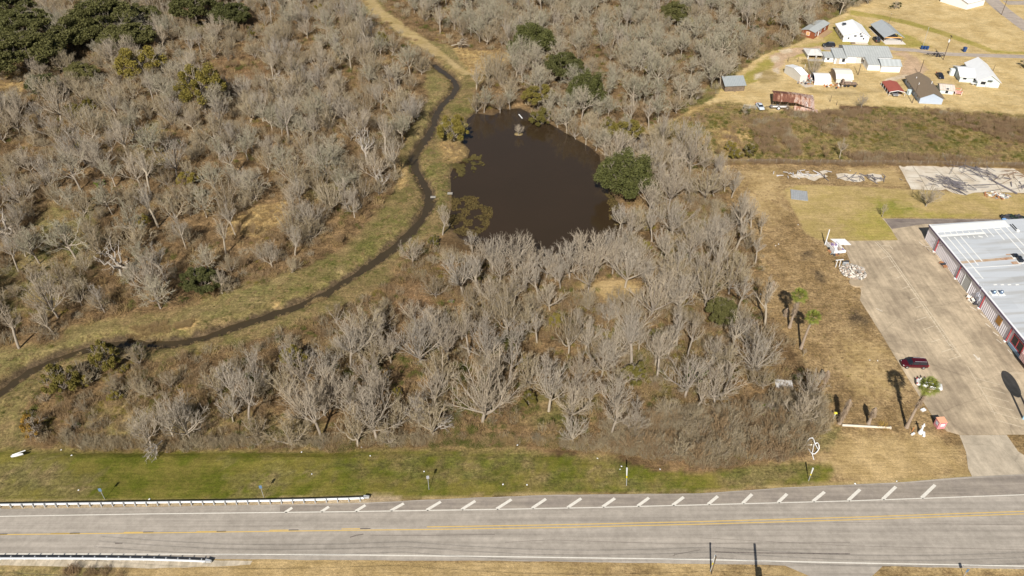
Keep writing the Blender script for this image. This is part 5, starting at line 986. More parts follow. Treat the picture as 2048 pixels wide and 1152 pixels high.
# reflector signs
M_blues = mat('blue_grey_sign', (.12,.20,.32)); 
def delin(base, top, label, m=None):
    g = W(*base); h_ = HT(base, top); t = thing('delineator_post', (g[0], g[1], float(hz(*g))), R(10), label, 'sign post', 'small roadside signs')
    MB().tube((0, 0, 0), (0, 0, h_), .04, n=6).build('post', M_gal, t); MB().box(-.24, .24, -.07, -.045, h_-.75, h_).build('plate', m or M_blues, t)
delin((209.9,999), 976.5, 'small blue-backed sign behind the left part of the upper guardrail'); delin((527.6,995), 970.5, 'small blue-backed sign behind the upper guardrail, nearer its right end'); delin((858,979), 951, 'small grey sign on a post in the green verge', M_trim)
delin((1927,1153), 1138, 'small blue-backed sign at the lower right edge below the highway')
def guardrail(px, posts, side, label, z0=0.0):
    P = [Vector((*W(a_, b_), 0)) for a_, b_ in px]; o0 = P[0]; t = thing('guardrail', (o0.x, o0.y, 0), 0, label, 'guardrail'); Q = [p-o0 for p in P]
    b = MB(); prof = [(0, .46), (.08, .54), (.0, .65), (.08, .76), (0, .86)]
    vs = []
    for i, p in enumerate(Q):
        d = (Q[min(i+1, len(Q)-1)]-Q[max(i-1, 0)]).normalized(); n_ = Vector((-d.y, d.x, 0))*side
        for o_, z in [(a_, z) for a_, z in prof]+[(a_-.12, z) for a_, z in prof[::-1]]: q = p-n_*o_; vs.append((q.x, q.y, z))
    m_ = 10; fs = []
    for i in range(len(Q)-1):
        for k in range(m_): fs.append((i*m_+k, i*m_+(k+1) % m_, (i+1)*m_+(k+1) % m_, (i+1)*m_+k))
    fs += [tuple(range(m_)), tuple(range(len(vs)-1, len(vs)-m_-1, -1))]
    b.add(vs, fs); b.build('rail', M_gal, t)
    tot = [0]
    for i in range(len(Q)-1): tot.append(tot[-1]+(Q[i+1]-Q[i]).length)
    s = .6; first = None
    while s < tot[-1]-.5 and s < posts:
        i = max(k for k in range(len(tot)) if tot[k] <= s); i = min(i, len(Q)-2); f = (s-tot[i])/(tot[i+1]-tot[i]); p = Q[i].lerp(Q[i+1], f); d = (Q[i+1]-Q[i]).normalized(); n_ = Vector((-d.y, d.x, 0))*side; c = p+n_*.26
        po = MB().box(c.x-.08, c.x+.08, c.y-.1, c.y+.1, -1.2, .93).build('post', M_gal, t); s += 1.905
    e = Q[0]; d = (Q[0]-Q[1]).normalized(); n_ = Vector((-d.y, d.x, 0)); MB().extr([(e.x, e.y), (e.x+d.x*.9-side*0, e.y+d.y*.9), (e.x+d.x*1.0+n_.x*.25, e.y+d.y*1.0+n_.y*.25), (e.x+n_.x*.45, e.y+n_.y*.45), (e.x-n_.x*.1, e.y-n_.y*.1)], .35, .82, 'z').build('end_terminal', M_gal, t)
    return t
guardrail([(728,1000),(690,1001.5),(600,1004),(480,1006.5),(300,1009),(100,1012),(0,1013.5),(-140,1016)], 90, 1, 'upper grey-white guardrail between the highway and the green verge')
guardrail([(412,1128),(380,1126.5),(300,1124),(200,1122.5),(100,1122),(0,1122),(-140,1122)], 60, -1, 'lower guardrail with posts standing on the pale concrete strip')
# wire fence along the foot of the fallow field
g0 = W(1452,328); t = thing('wire_fence', g0, 0, 'old wire fence with leaning pale posts along the foot of the fallow field', 'fence'); rg = random.Random(8); pts = []
for i in range(44):
    x = 1452+i*14.4; y = 326.5+(x-1452)*.0085+(4 if x > 1900 else 0)*.5; g = W(x, y); ln = rg.uniform(-.25, .25); h_ = rg.uniform(1.3, 1.8); MB().tube((g[0]-g0[0], g[1]-g0[1], 0), (g[0]-g0[0]+ln, g[1]-g0[1]+rg.uniform(-.2, .2), h_), .06, .05, 5).build('post', mat('pale_fence_post', (.50,.44,.36), (.32,.27,.21), scale=3), t); pts.append((g[0]-g0[0], g[1]-g0[1]))
b = MB()
for z in (.5, .9, 1.25):
    for (x, y), (x2, y2) in zip(pts[:-1], pts[1:]): b.tube((x, y, z), (x2, y2, z), .012, n=3)
b.build('wires', M_gal, t)
# little field gate by the silver car
g0 = W(1499,218); t = thing('field_gate', g0, R(-8), 'small grey pole gate in the brush left of the silver-blue car', 'gate')
for x in (0, 2, 4): MB().tube((x-2, 0, 0), (x-2, 0, 1.5), .07).build('post', M_groofy, t)
for z in (.5, 1.0, 1.4): MB().tube((-2, 0, z), (2, 0, z), .05).build('rail', M_groofy, t)
g0 = W(1584,124); t = thing('goalpost_frame', g0, 0, 'low wooden frame on the grass left of the two-bay garage', 'frame')
for x in (-1.5, 2.2): MB().tube((x, 0, 0), (x, .3, 1.6), .1).build('post', M_wood, t)
MB().tube((-1.5, .2, 1.5), (2.2, .3, 1.5), .08).build('crossbar', M_wood, t)
# board in the pond, dock plates at the creek
o = tag(MB().box(-.14, .14, -1.6, 1.6, -.05, .12).build('floating_board', M_wwall), 'white board floating by the islet in the pond', 'board'); o.location = (*W(1041,233,WZ_P), WZ_P+.05); o.rotation_euler = (0, 0, R(20))
o = tag(MB().box(-.7, .7, -.35, .35, 0, .3).build('wooden_platform', mat('grey_planks', (.38,.36,.33), (.28,.26,.23), scale=2)), 'small grey platform on the west bank of the pond', 'platform'); o.location = place((900,386), -.25)
o = tag(MB().box(-.7, .7, -.35, .35, 0, .25).build('wooden_platform', MATS['grey_planks']), 'small grey platform on the edge of the creek', 'platform'); o.location = place((866,391), -.6)
# big roadside sign just outside the right edge; only its foot and shadow are in the photo
g = W(2046,838); t = thing('pylon_sign', g, R(-30), 'light blue sign post at the right edge with a rounded sign above it', 'sign')
for x, y in ((0, 0), (1.7, 0.0)): MB().tube((x, y, 0), (x, y, 6.0), .22, .2, n=10).build('post', mat('light_blue_post', (.33,.52,.66)), t)
prof = [(.85+1.35*math.cos(2*PI*i/20)*(1.0), 8.3+3.0*(abs(math.sin(2*PI*i/20))**.75)*(1 if math.sin(2*PI*i/20) > 0 else -1)) for i in range(20)]
MB().extr(prof, -.2, .2, 'y').build('panel', mat('sign_panel', (.30,.34,.42)), t)
# ------------------------------------------------------------------ two people by the white car
def person(p, rz_, label, shirt, trousers):
    h = 1.74; t = thing('person', W(*p), rz_, label, 'person'); t.location.z = .03
    V = [(0,0,.94),(0,0,1.15),(0,0,1.38),(0,0,1.47),(0,-.01,1.56),(0,-.01,1.66),  # pelvis, waist, chest, neck, head
         (.10,0,.90),(.11,.01,.50),(.12,.03,.07),(.13,-.10,.04),(-.10,0,.90),(-.12,-.03,.50),(-.13,.02,.07),(-.14,-.11,.04),
         (.19,0,1.40),(.25,.03,1.14),(.26,-.08,.92),(.27,-.13,.82),(-.19,0,1.40),(-.26,.02,1.14),(-.25,-.10,.93),(-.25,-.15,.83)]
    E = [(0,1),(1,2),(2,3),(3,4),(4,5),(0,6),(6,7),(7,8),(8,9),(0,10),(10,11),(11,12),(12,13),(2,14),(14,15),(15,16),(16,17),(2,18),(18,19),(19,20),(20,21)]
    Rr = [.15,.14,.16,.06,.085,.09,.095,.07,.045,.04,.095,.07,.045,.04,.075,.045,.035,.03,.075,.045,.035,.03]
    me = bpy.data.meshes.new('body'); me.from_pydata(V, E, []); o = bpy.data.objects.new('body', me); sc.collection.objects.link(o); o.parent = t
    md = o.modifiers.new('skin', 'SKIN'); 
    for i, r in enumerate(Rr): me.skin_vertices[0].data[i].radius = (r, r*(.75 if i in (0, 1, 2) else 1)) if len(me.skin_vertices) else (r, r)
    me.skin_vertices[0].data[0].use_root = True; s = o.modifiers.new('sub', 'SUBSURF'); s.levels = 1; s.render_levels = 1
    dg = bpy.context.evaluated_depsgraph_get(); ev_ = o.evaluated_get(dg); m2 = bpy.data.meshes.new_from_object(ev_); o.modifiers.clear(); o.data = m2
    sk = mat('skin', (.42,.26,.18)); ms = [sk, shirt, trousers, mat('dark_hair', (.03,.02,.015))]
    m2.materials.clear()
    for q in ms: m2.materials.append(q)
    for f in m2.polygons:
        c_ = f.center; f.material_index = 3 if c_.z > 1.66 or (c_.z > 1.56 and c_.y > .02) else (0 if c_.z > 1.45 or (abs(c_.x) > .2 and c_.z < 1.12) else (1 if c_.z > .96 else 2)); f.use_smooth = True
    return t
bpy.context.view_layer.update()
person((1838.5,765.5), R(30), 'person in a white shirt standing left beside the white sedan', mat('white_shirt', (.8,.8,.8)), mat('dark_trousers', (.04,.045,.07)))
person((1845.5,764), R(-60), 'person in a dark shirt standing half hidden by the palm crown', mat('dark_shirt', (.08,.08,.10)), mat('dark_trousers', (.04,.045,.07)))
# ------------------------------------------------------------------ vegetation
M_bark = mat('grey_bark', (.37,.32,.27), (.25,.21,.175), scale=1.2, rnd=(.42,.36,.28), rough=.95, spec=.1)
M_twig = mat('bare_twigs', (.47,.42,.32), (.31,.272,.20), scale=.45, rnd=(.47,.385,.25), rough=.95, spec=.1)
M_pale = mat('pale_dead_wood', (.48,.43,.375), (.36,.32,.28), scale=1.5, rough=.9, spec=.1)
M_moss = mat('moss_hung_twigs', (.43,.405,.30), (.29,.265,.19), scale=.45, rnd=(.44,.385,.29), rough=.95, spec=.1)
M_brown = mat('brown_twigs', (.35,.24,.135), (.24,.165,.09), scale=.8, rnd=(.36,.26,.155), rough=.95, spec=.1)
M_oak = mat('oak_leaves', (.095,.10,.030), (.030,.036,.012), scale=1.1, rnd=(.13,.12,.04), rough=.7, spec=.25)
M_olive = mat('olive_leaves', (.165,.142,.034), (.085,.078,.022), scale=.7, rnd=(.24,.19,.04), rough=.75, spec=.2)
M_bright = mat('bright_leaves', (.17,.21,.035), (.10,.13,.025), scale=.7, rough=.7, spec=.2)
M_ylw = mat('yellow_leaves', (.36,.21,.04), (.22,.14,.03), scale=.7, rough=.75, spec=.2)
M_palm = mat('palm_green', (.24,.25,.045), (.13,.155,.03), scale=1.2, rough=.5, spec=.4)
M_palmd = mat('palm_dead', (.42,.33,.24), (.28,.21,.155), scale=2, rough=.9)
M_ptrunk = mat('palm_trunk', (.40,.32,.25), (.26,.20,.155), scale=3, rough=.9)
def segmesh(name, segs, m, n=3):
    """many tapered prisms in one mesh; segs rows: x0 y0 z0 x1 y1 z1 r0 r1"""
    S = np.array(segs, float); p0, p1, r0, r1 = S[:, :3], S[:, 3:6], S[:, 6], S[:, 7]; d = p1-p0; d /= np.linalg.norm(d, axis=1)[:, None]+1e-9
    ref = np.where(np.abs(d[:, 2:3]) < .9, np.array([[0, 0, 1.]]), np.array([[1., 0, 0]])); a = np.cross(d, ref); a /= np.linalg.norm(a, axis=1)[:, None]+1e-9; b = np.cross(d, a)
    rings = []
    for p, r in ((p0, r0), (p1, r1)):
        for k in range(n): t = 2*PI*k/n; rings.append(p+(a*math.cos(t)+b*math.sin(t))*r[:, None])
    V = np.stack(rings, 1); N = len(S); base = (np.arange(N)*2*n)[:, None]
    q = np.array([[k, (k+1) % n, n+(k+1) % n, n+k] for k in range(n)]).ravel()
    F = (base+q[None]).reshape(-1, 4); return rawmesh(name, V.reshape(-1, 3), F, m)
def rawmesh(name, V, F, m, mi=None):
    me = bpy.data.meshes.new(name); me.vertices.add(len(V)); me.vertices.foreach_set('co', V.astype(np.float32).ravel())
    me.loops.add(F.size); me.loops.foreach_set('vertex_index', F.astype(np.int32).ravel()); me.polygons.add(len(F)); me.polygons.foreach_set('loop_start', (np.arange(len(F))*F.shape[1]).astype(np.int32))
    for q in (m if isinstance(m, (list, tuple)) else [m]): me.materials.append(q)
    if mi is not None: me.polygons.foreach_set('material_index', mi.astype(np.int32))
    me.update(calc_edges=True); return me
def norm(v): return v/(np.linalg.norm(v)+1e-9)
def bez(a, b, c, n):
    t = np.linspace(0, 1, n+1)[:, None]; return (1-t)**2*a+2*t*(1-t)*b+t*t*c
def skeleton(seed, H, CR, fork, nl, nsub=8, ntw=8, ntt=3, up=.35, tr=None, lean=.05, twl=.8, gnarl=.0, spread=1.0, thin=1.0):
    """trunk + limbs ('big') and branchlets + twigs ('fine') of a leafless tree"""
    g = np.random.RandomState(seed); big, fine, tips = [], [], []; tr = tr or .016*H+.05
    base = np.array([0, 0, -.3]); fk = np.array([g.uniform(-1, 1)*lean*H, g.uniform(-1, 1)*lean*H, fork])
    pt = bez(base, np.array([fk[0]*.3, fk[1]*.3, fork*.6]), fk, 3)
    for i in range(3): big.append((*pt[i], *pt[i+1], tr*(1.15-.1*i), tr*(1.05-.1*i)))
    a0 = g.uniform(0, 6.28)
    for i in range(nl):
        th = a0+2*PI*i/nl+g.uniform(-.35, .35); rho = CR*(g.uniform(.55, 1.0) if i % 3 else g.uniform(.1, .4))*spread
        zt = H*(.50+.48*math.sqrt(max(0, 1-(rho/CR)**2)))*g.uniform(.9, 1.03); zt = max(zt, fork+.8)
        s = fk*(g.uniform(.75, 1.0)); s[2] = fork*g.uniform(.72, 1.0); out = np.array([math.cos(th), math.sin(th), 0]); e = fk*np.array([1, 1, 0])+out*rho+np.array([0, 0, zt])
        c = s+out*rho*g.uniform(.45, .7)+np.array([0, 0, (zt-s[2])*g.uniform(.25, .45)]); P = bez(s, c, e, 7)
        if gnarl: P[1:-1] += g.normal(0, gnarl, P[1:-1].shape)
        r = np.linspace(tr*.58, .036, 8)*thin
        for k in range(7): big.append((*P[k], *P[k+1], r[k], r[k+1]))
        for j in range(nsub):
            t = .22+.76*(j+g.rand()*.6)/nsub; k = min(6, int(t*7)); f = t*7-k; q = P[k]*(1-f)+P[k+1]*f; tg = norm(P[k+1]-P[k]); ra = g.uniform(0, 6.28)
            sd_ = norm(np.cross(tg, np.array([math.cos(ra), math.sin(ra), .3]))); d = norm(tg*.75+sd_*.75+np.array([0, 0, up])); l = CR*.55*(1.15-t)*g.uniform(.7, 1.25)+.5
            e2 = q+d*l; c2 = q+d*l*.5+sd_*l*.12-np.array([0, 0, .05*l]); Q = bez(q, c2, e2+np.array([0, 0, up*.35*l]), 3)
            if gnarl: Q[1:] += g.normal(0, gnarl*.6, Q[1:].shape)
            rr = np.array([.055, .041, .029, .017])*thin*(.7+.06*H/1.2*.5)
            for k2 in range(3): fine.append((*Q[k2], *Q[k2+1], rr[k2], rr[k2+1]))
            for w in range(ntw):
                u = g.uniform(.15, 1); k2 = min(2, int(u*3)); f2 = u*3-k2; p = Q[k2]*(1-f2)+Q[k2+1]*f2; dd = norm(norm(Q[k2+1]-Q[k2])+g.normal(0, .55, 3)+np.array([0, 0, up*.8])); L_ = twl*g.uniform(.5, 1.3); pe = p+dd*L_; fine.append((*p, *pe, .020*thin, .010*thin)); tips.append(pe)
                for v in range(ntt):
                    h_ = g.uniform(.25, .9); p2 = p+dd*L_*h_; d2 = norm(dd+g.normal(0, .5, 3)+np.array([0, 0, up*.4])); fine.append((*p2, *(p2+d2*twl*g.uniform(.3, .7)), .015*thin, .009*thin))
    return big, fine, np.array(tips)
def leafquads(g, C_, s0, s1, flat=.0):
    n = len(C_); s = g.uniform(s0, s1, n)[:, None]; a = g.normal(0, 1, (n, 3)); a[:, 2] *= (1-flat); a /= np.linalg.norm(a, axis=1)[:, None]; b = np.cross(a, g.normal(0, 1, (n, 3))); b /= np.linalg.norm(b, axis=1)[:, None]+1e-9
    V = np.stack([C_-a*s, C_-b*s*.5, C_+a*s, C_+b*s*.5], 1); return V.reshape(-1, 3), np.arange(4*n).reshape(n, 4)
def canopy(seed, H, CR, zc, nblob, nleaf, s=(.10, .24), vz=.5, m=None, name='crown', over=0.0):
    """leaf-sized faces in uneven clumps through the crown, with gaps between the clumps"""
    g = np.random.RandomState(seed); C_ = []
    for i in range(nblob):
        th = g.uniform(0, 6.28); rr = CR*math.sqrt(g.rand())*.92; zz = zc+(H-zc)*math.sqrt(max(0.02, 1-(rr/CR)**2))*g.uniform(.35, .92)
        c = np.array([rr*math.cos(th), rr*math.sin(th), zz]); br = CR*g.uniform(.10, .23); k = int(nleaf/nblob*g.uniform(.5, 1.5))
        u = g.normal(0, 1, (k, 3)); u /= np.linalg.norm(u, axis=1)[:, None]; C_.append(c+u*br*(g.rand(k, 1)**.35)*np.array([1, 1, vz*1.3]))
    C_ = np.concatenate(C_); V, F = leafquads(g, C_, *s, flat=.2); return V, F
def join(parts):
    V = []; F = []; M_ = []; o = 0
    for i, (v, f) in enumerate(parts): V.append(v); F.append(f+o); M_.append(np.full(len(f), i)); o += len(v)
    return np.concatenate(V), np.concatenate(F), np.concatenate(M_)
def seg_vf(segs, n=3):
    me = segmesh('tmp', segs, M_bark, n); V = np.zeros(len(me.vertices)*3, np.float32); me.vertices.foreach_get('co', V); F = np.zeros(len(me.loops), np.int32); me.loops.foreach_get('vertex_index', F); bpy.data.meshes.remove(me); return V.reshape(-1, 3), F.reshape(-1, 4)
VAR = {}
def bare(key, seed, tm=None, bm=None, **k):
    big, fine, tips = skeleton(seed, **k); VAR[key] = (segmesh('trunk', big, bm or M_bark, 5), segmesh('crown', fine, tm or M_twig, 3), k['H'])
M_silver = mat('silver_twigs', (.51,.46,.395), (.31,.27,.225), scale=.4, rnd=(.48,.40,.30), rough=.95, spec=.1)
FAN, SLIM, MOSS = [], [], []
for i, (H, CR_, fk, nl) in enumerate([(9.5, 4.2, 2.2, 10), (8.5, 3.8, 1.6, 11), (10, 4.6, 2.8, 11), (7.5, 3.4, 1.4, 9), (9, 3.6, 2.6, 9)]): bare('fan%d' % i, 11+i, H=H, CR=CR_, fork=fk, nl=nl, nsub=9, ntw=7, ntt=1, up=.42, thin=.95, tm=M_silver); FAN.append('fan%d' % i)
for i, (H, CR_, fk, nl) in enumerate([(11, 2.4, 5.0, 7), (12, 2.8, 5.8, 7), (9.5, 2.0, 4.0, 6), (10.5, 2.6, 3.6, 8)]): bare('slim%d' % i, 31+i, H=H, CR=CR_, fork=fk, nl=nl, nsub=8, ntw=6, ntt=1, up=.48, thin=.9, lean=.08, tm=M_silver, twl=.7); SLIM.append('slim%d' % i)
for i, (H, CR_, fk, nl) in enumerate([(9, 4.0, 3.2, 9), (10, 4.6, 3.8, 10), (8, 3.6, 2.6, 9)]): bare('moss%d' % i, 51+i, tm=M_moss, H=H, CR=CR_, fork=fk, nl=nl, nsub=9, ntw=7, ntt=2, up=.12, gnarl=.12, twl=.75, thin=1.1); MOSS.append('moss%d' % i)
TAN = []; M_tan = mat('tan_twigs', (.39,.315,.205), (.25,.195,.125), scale=.45, rnd=(.45,.375,.255), rough=.95, spec=.1)
for i, (H, CR_, fk, nl) in enumerate([(7, 3.8, .9, 11), (8.2, 4.2, 1.2, 12), (6, 3.4, .6, 11), (9, 3.6, 1.6, 11)]): bare('tan%d' % i, 151+i, tm=M_tan, H=H, CR=CR_, fork=fk, nl=nl, nsub=8, ntw=6, ntt=2, up=.25, gnarl=.10, twl=.7, lean=.1); TAN.append('tan%d' % i)
SHR = []
for i in range(3): bare('shrub%d' % i, 71+i, tm=M_brown, bm=M_brown, H=3.4+.5*i, CR=1.9, fork=.4, nl=9, nsub=6, ntw=6, ntt=2, up=.5, twl=.5, tr=.05, thin=.8); SHR.append('shrub%d' % i)
bare('bigfan', 90, H=13.5, CR=7.6, fork=2.8, tm=M_silver, nl=18, nsub=11, ntw=8, ntt=1, up=.42, tr=.36, twl=1.0)
bare('widefan', 91, tm=M_silver, H=10, CR=7.2, fork=2.0, nl=14, nsub=10, ntw=6, ntt=1, up=.42, tr=.3, twl=.95)
bare('dead0', 92, tm=M_pale, bm=M_pale, H=12, CR=6.0, fork=3.2, nl=7, nsub=4, ntw=3, ntt=1, up=.1, tr=.42, gnarl=.35, twl=.9, thin=1.6)
bare('dead1', 93, tm=M_pale, bm=M_pale, H=13, CR=4.5, fork=4.5, nl=6, nsub=5, ntw=4, ntt=1, up=.3, tr=.3, gnarl=.25, twl=.9, thin=1.4)
OAK, OLV = [], []
def leafy(key, seed, H, CR_, zc, nb, nlf, m, s=(.11, .25), bm=M_bark, tm=M_bark, nl=8, vz=.5, extra=True):
    big, fine, tips = skeleton(seed, H*.92, CR_*.92, max(.5, zc*.8), nl, nsub=6, ntw=3, ntt=0, up=.25, gnarl=.1)
    v, f = canopy(seed, H, CR_, zc, nb, nlf, s, vz); parts = [(v, f)]
    if extra: parts.append(seg_vf(fine))
    V, F, mi = join(parts); VAR[key] = (segmesh('trunk', big, bm, 5), rawmesh('crown', V, F, [m, tm], mi), H)
for i, (H, CR_) in enumerate([(9, 6.5), (8, 5.2), (9.5, 7.2)]): leafy('oak%d' % i, 110+i, H, CR_, 2.4, 60+14*i, 20000+5000*i, M_oak, s=(.12, .3)); OAK.append('oak%d' % i)
for i, (H, CR_) in enumerate([(6.5, 3.6), (5, 2.6), (8.5, 4.4)]): leafy('olive%d' % i, 120+i, H, CR_, .9 if i < 2 else 2.2, 34, 11000, M_olive, s=(.09, .22), vz=.8); OLV.append('olive%d' % i)
leafy('roundoak', 140, 11.5, 7.2, 1.0, 110, 26000, mat('oak_leaves_light', (.135,.14,.04), (.045,.05,.016), scale=1.3, rough=.7, spec=.25), s=(.12, .3), vz=.75); leafy('bright0', 130, 2.6, 2.4, .3, 14, 2600, M_bright, s=(.08, .2)); leafy('ylw0', 131, 5.5, 1.9, .6, 18, 3600, M_ylw, s=(.08, .17)); leafy('dkshrub', 132, 3.6, 2.4, .5, 16, 3600, M_oak, s=(.08, .18))
leafy('ylwtree', 133, 8.5, 2.1, .8, 24, 5500, M_olive, s=(.08, .17), vz=1.2)
TREES = []     # (x, y, variant, scale, forced label or None, name, category)
def put(var, px, s=1.0, rz=None, label=None, name='bare_tree', cat='tree', world=None, tilt=None):
    x, y = world or W(*px); TREES.append(dict(v=var, x=x, y=y, s=s, rz=rz, label=label, name=name, cat=cat, tilt=tilt))
# trees one can single out in the photo (pixel = foot of the trunk)
N = [
 ('bigfan', (965,842), 1.0, 'largest bare tree of the grove, a broad pale fan above the green verge'),
 ('widefan', (843,728), 1.0, 'wide low bare tree with long limbs reaching right, above the big fan-shaped tree'),
 ('fan2', (722,722), 1.15, 'broad bare fan tree left of the wide low tree, below the reddish clearing'),
 ('fan0', (378,868), 1.25, 'broad bare fan tree at the left end of the grove'), ('fan4', (345,868), 1.0, 'bare tree leaning left beside the leftmost broad fan tree'),
 ('slim3', (497,838), 1.15, 'bare forked tree between the two leftmost broad fan trees'), ('fan2', (617,845), 1.15, 'broad bare fan tree with a leaning trunk right of centre-left verge'),
 ('fan0', (668,800), 1.1, 'pale bare fan tree above the verge, right of the round olive bush'), ('fan3', (738,775), 1.05, 'bare forked tree left of the orange-brown bush'),
 ('fan1', (838,850), .9, 'small upright bare fan tree left of the big fan tree'), ('fan2', (925,590), 1.15, 'broad bare tree on the south shore left of the pond middle'),
 ('fan0', (1195,545), 1.25, 'broad bare tree on the south shore right of the pond middle'), ('fan1', (1065,545), .95, 'bare tree on the south shore exactly below the pond'), ('fan3', (1110,560), 1.0, 'smaller bare tree beside the one directly below the pond'),
 ('fan2', (1250,575), 1.1, 'bare tree on bare soil right of the south shore'), ('fan2', (1300,640), 1.15, 'pale broad bare tree right of the bare soil patch'), ('fan4', (1250,705), 1.05, 'yellowish bare tree in the middle of the grove'),
 ('fan1', (1170,700), 1.05, 'dense bare fan tree left of the yellowish bare tree'), ('widefan', (1505,745), .85, 'widest bare tree at the right edge of the grove'), ('fan0', (1430,810), 1.1, 'bare fan tree below the bright green patch'),
 ('slim1', (1462,705), 1.0, 'tall slim bare tree near the right of the grove'), ('fan1', (1595,848), 1.0, 'bare fan tree beside the grey board'), ('widefan', (1345,470), 1.0, 'large bare tree on the east shore below the round oak'),
 ('slim0', (1350,350), .95, 'upright bare tree above the round oak\'s right side'), ('fan4', (1240,452), .9, 'bare tree overhanging the lower right shore'), ('slim3', (1463,395), .9, 'bare tree at the left edge of the brown field, topmost of its row'),
 ('slim2', (1482,425), .8, 'bare tree at the edge of the brown field, second of its row'), ('slim3', (1502,455), .8, 'bare tree at the edge of the brown field, third of its row'), ('slim2', (1521,470), .75, 'bare tree at the edge of the brown field, fourth of its row'),
 ('slim0', (1511,526), .72, 'single slim bare tree standing in the left of the brown field'), ('slim0', (38,697), 1.1, 'tall bare leaning tree at the far left above the creek'), ('slim3', (108,668), .9, 'bare crooked tree at the wood edge on the far left'),
 ('slim2', (210,625), 1.0, 'slim bare tree below the wide dead tree'), ('fan3', (545,535), .95, 'bare tree at the wood edge above the creek bend'), ('slim3', (590,512), .9, 'bare tree right beside the one at the wood edge above the creek bend'),
 ('fan1', (695,420), .95, 'bare tree at the wood edge left of the creek'), ('moss1', (920,250), .01, None),
 ('slim3', (885,470), .85, 'bare crooked tree on the strip between the creek and the pond'), ('fan3', (825,530), .95, 'bare tree right of the creek below the green strip'), ('slim2', (945,505), .8, 'small bare tree on the southwest shore'),
 ('slim2', (1272,835), .6, 'thin pale sapling standing in the brown bramble'), ('fan3', (1115,845), .0, None),
]
for v, p, s, l in N:
    if l: put(v, p, s, label=l)
for i_, (x_, y_) in enumerate([(1098,240),(1116,251),(1134,262),(1152,274),(1172,285),(1192,297),(1210,309),(1220,330),(1020,214),(1000,222),(968,222),(952,222)]): put(['moss0', 'tan1', 'moss1', 'tan0'][i_ % 4], (x_, y_), .78+.06*(i_ % 4))
for i_, (x_, y_) in enumerate([(958,552),(1000,566),(1030,548),(1092,556),(1140,560),(1162,543),(1225,548),(985,545),(1245,520),(1215,530)]): put(['fan0', 'fan4', 'fan2', 'fan1', 'fan0'][i_ % 5], (x_, y_), 1.0+.08*(i_ % 3))
put('dead1', (735,330), 1.0, label='tall pale dead tree left of the creek beside the green strip', name='dead_tree'); put('dead0', (243,550), .85, label='wide-limbed pale dead tree above the far left creek bend', name='dead_tree'); put('dead1', (765,385), .62, label='crooked dead tree leaning over the bank left of the creek', name='dead_tree')
put('dead0', (15,485), .9, label='pale crooked dead tree at the left edge of the photo', name='dead_tree'); put('dead1', (380,165), .7, label='pale broken dead tree by the brown clearing near the top', name='dead_tree')
L2 = 'leafy_tree'
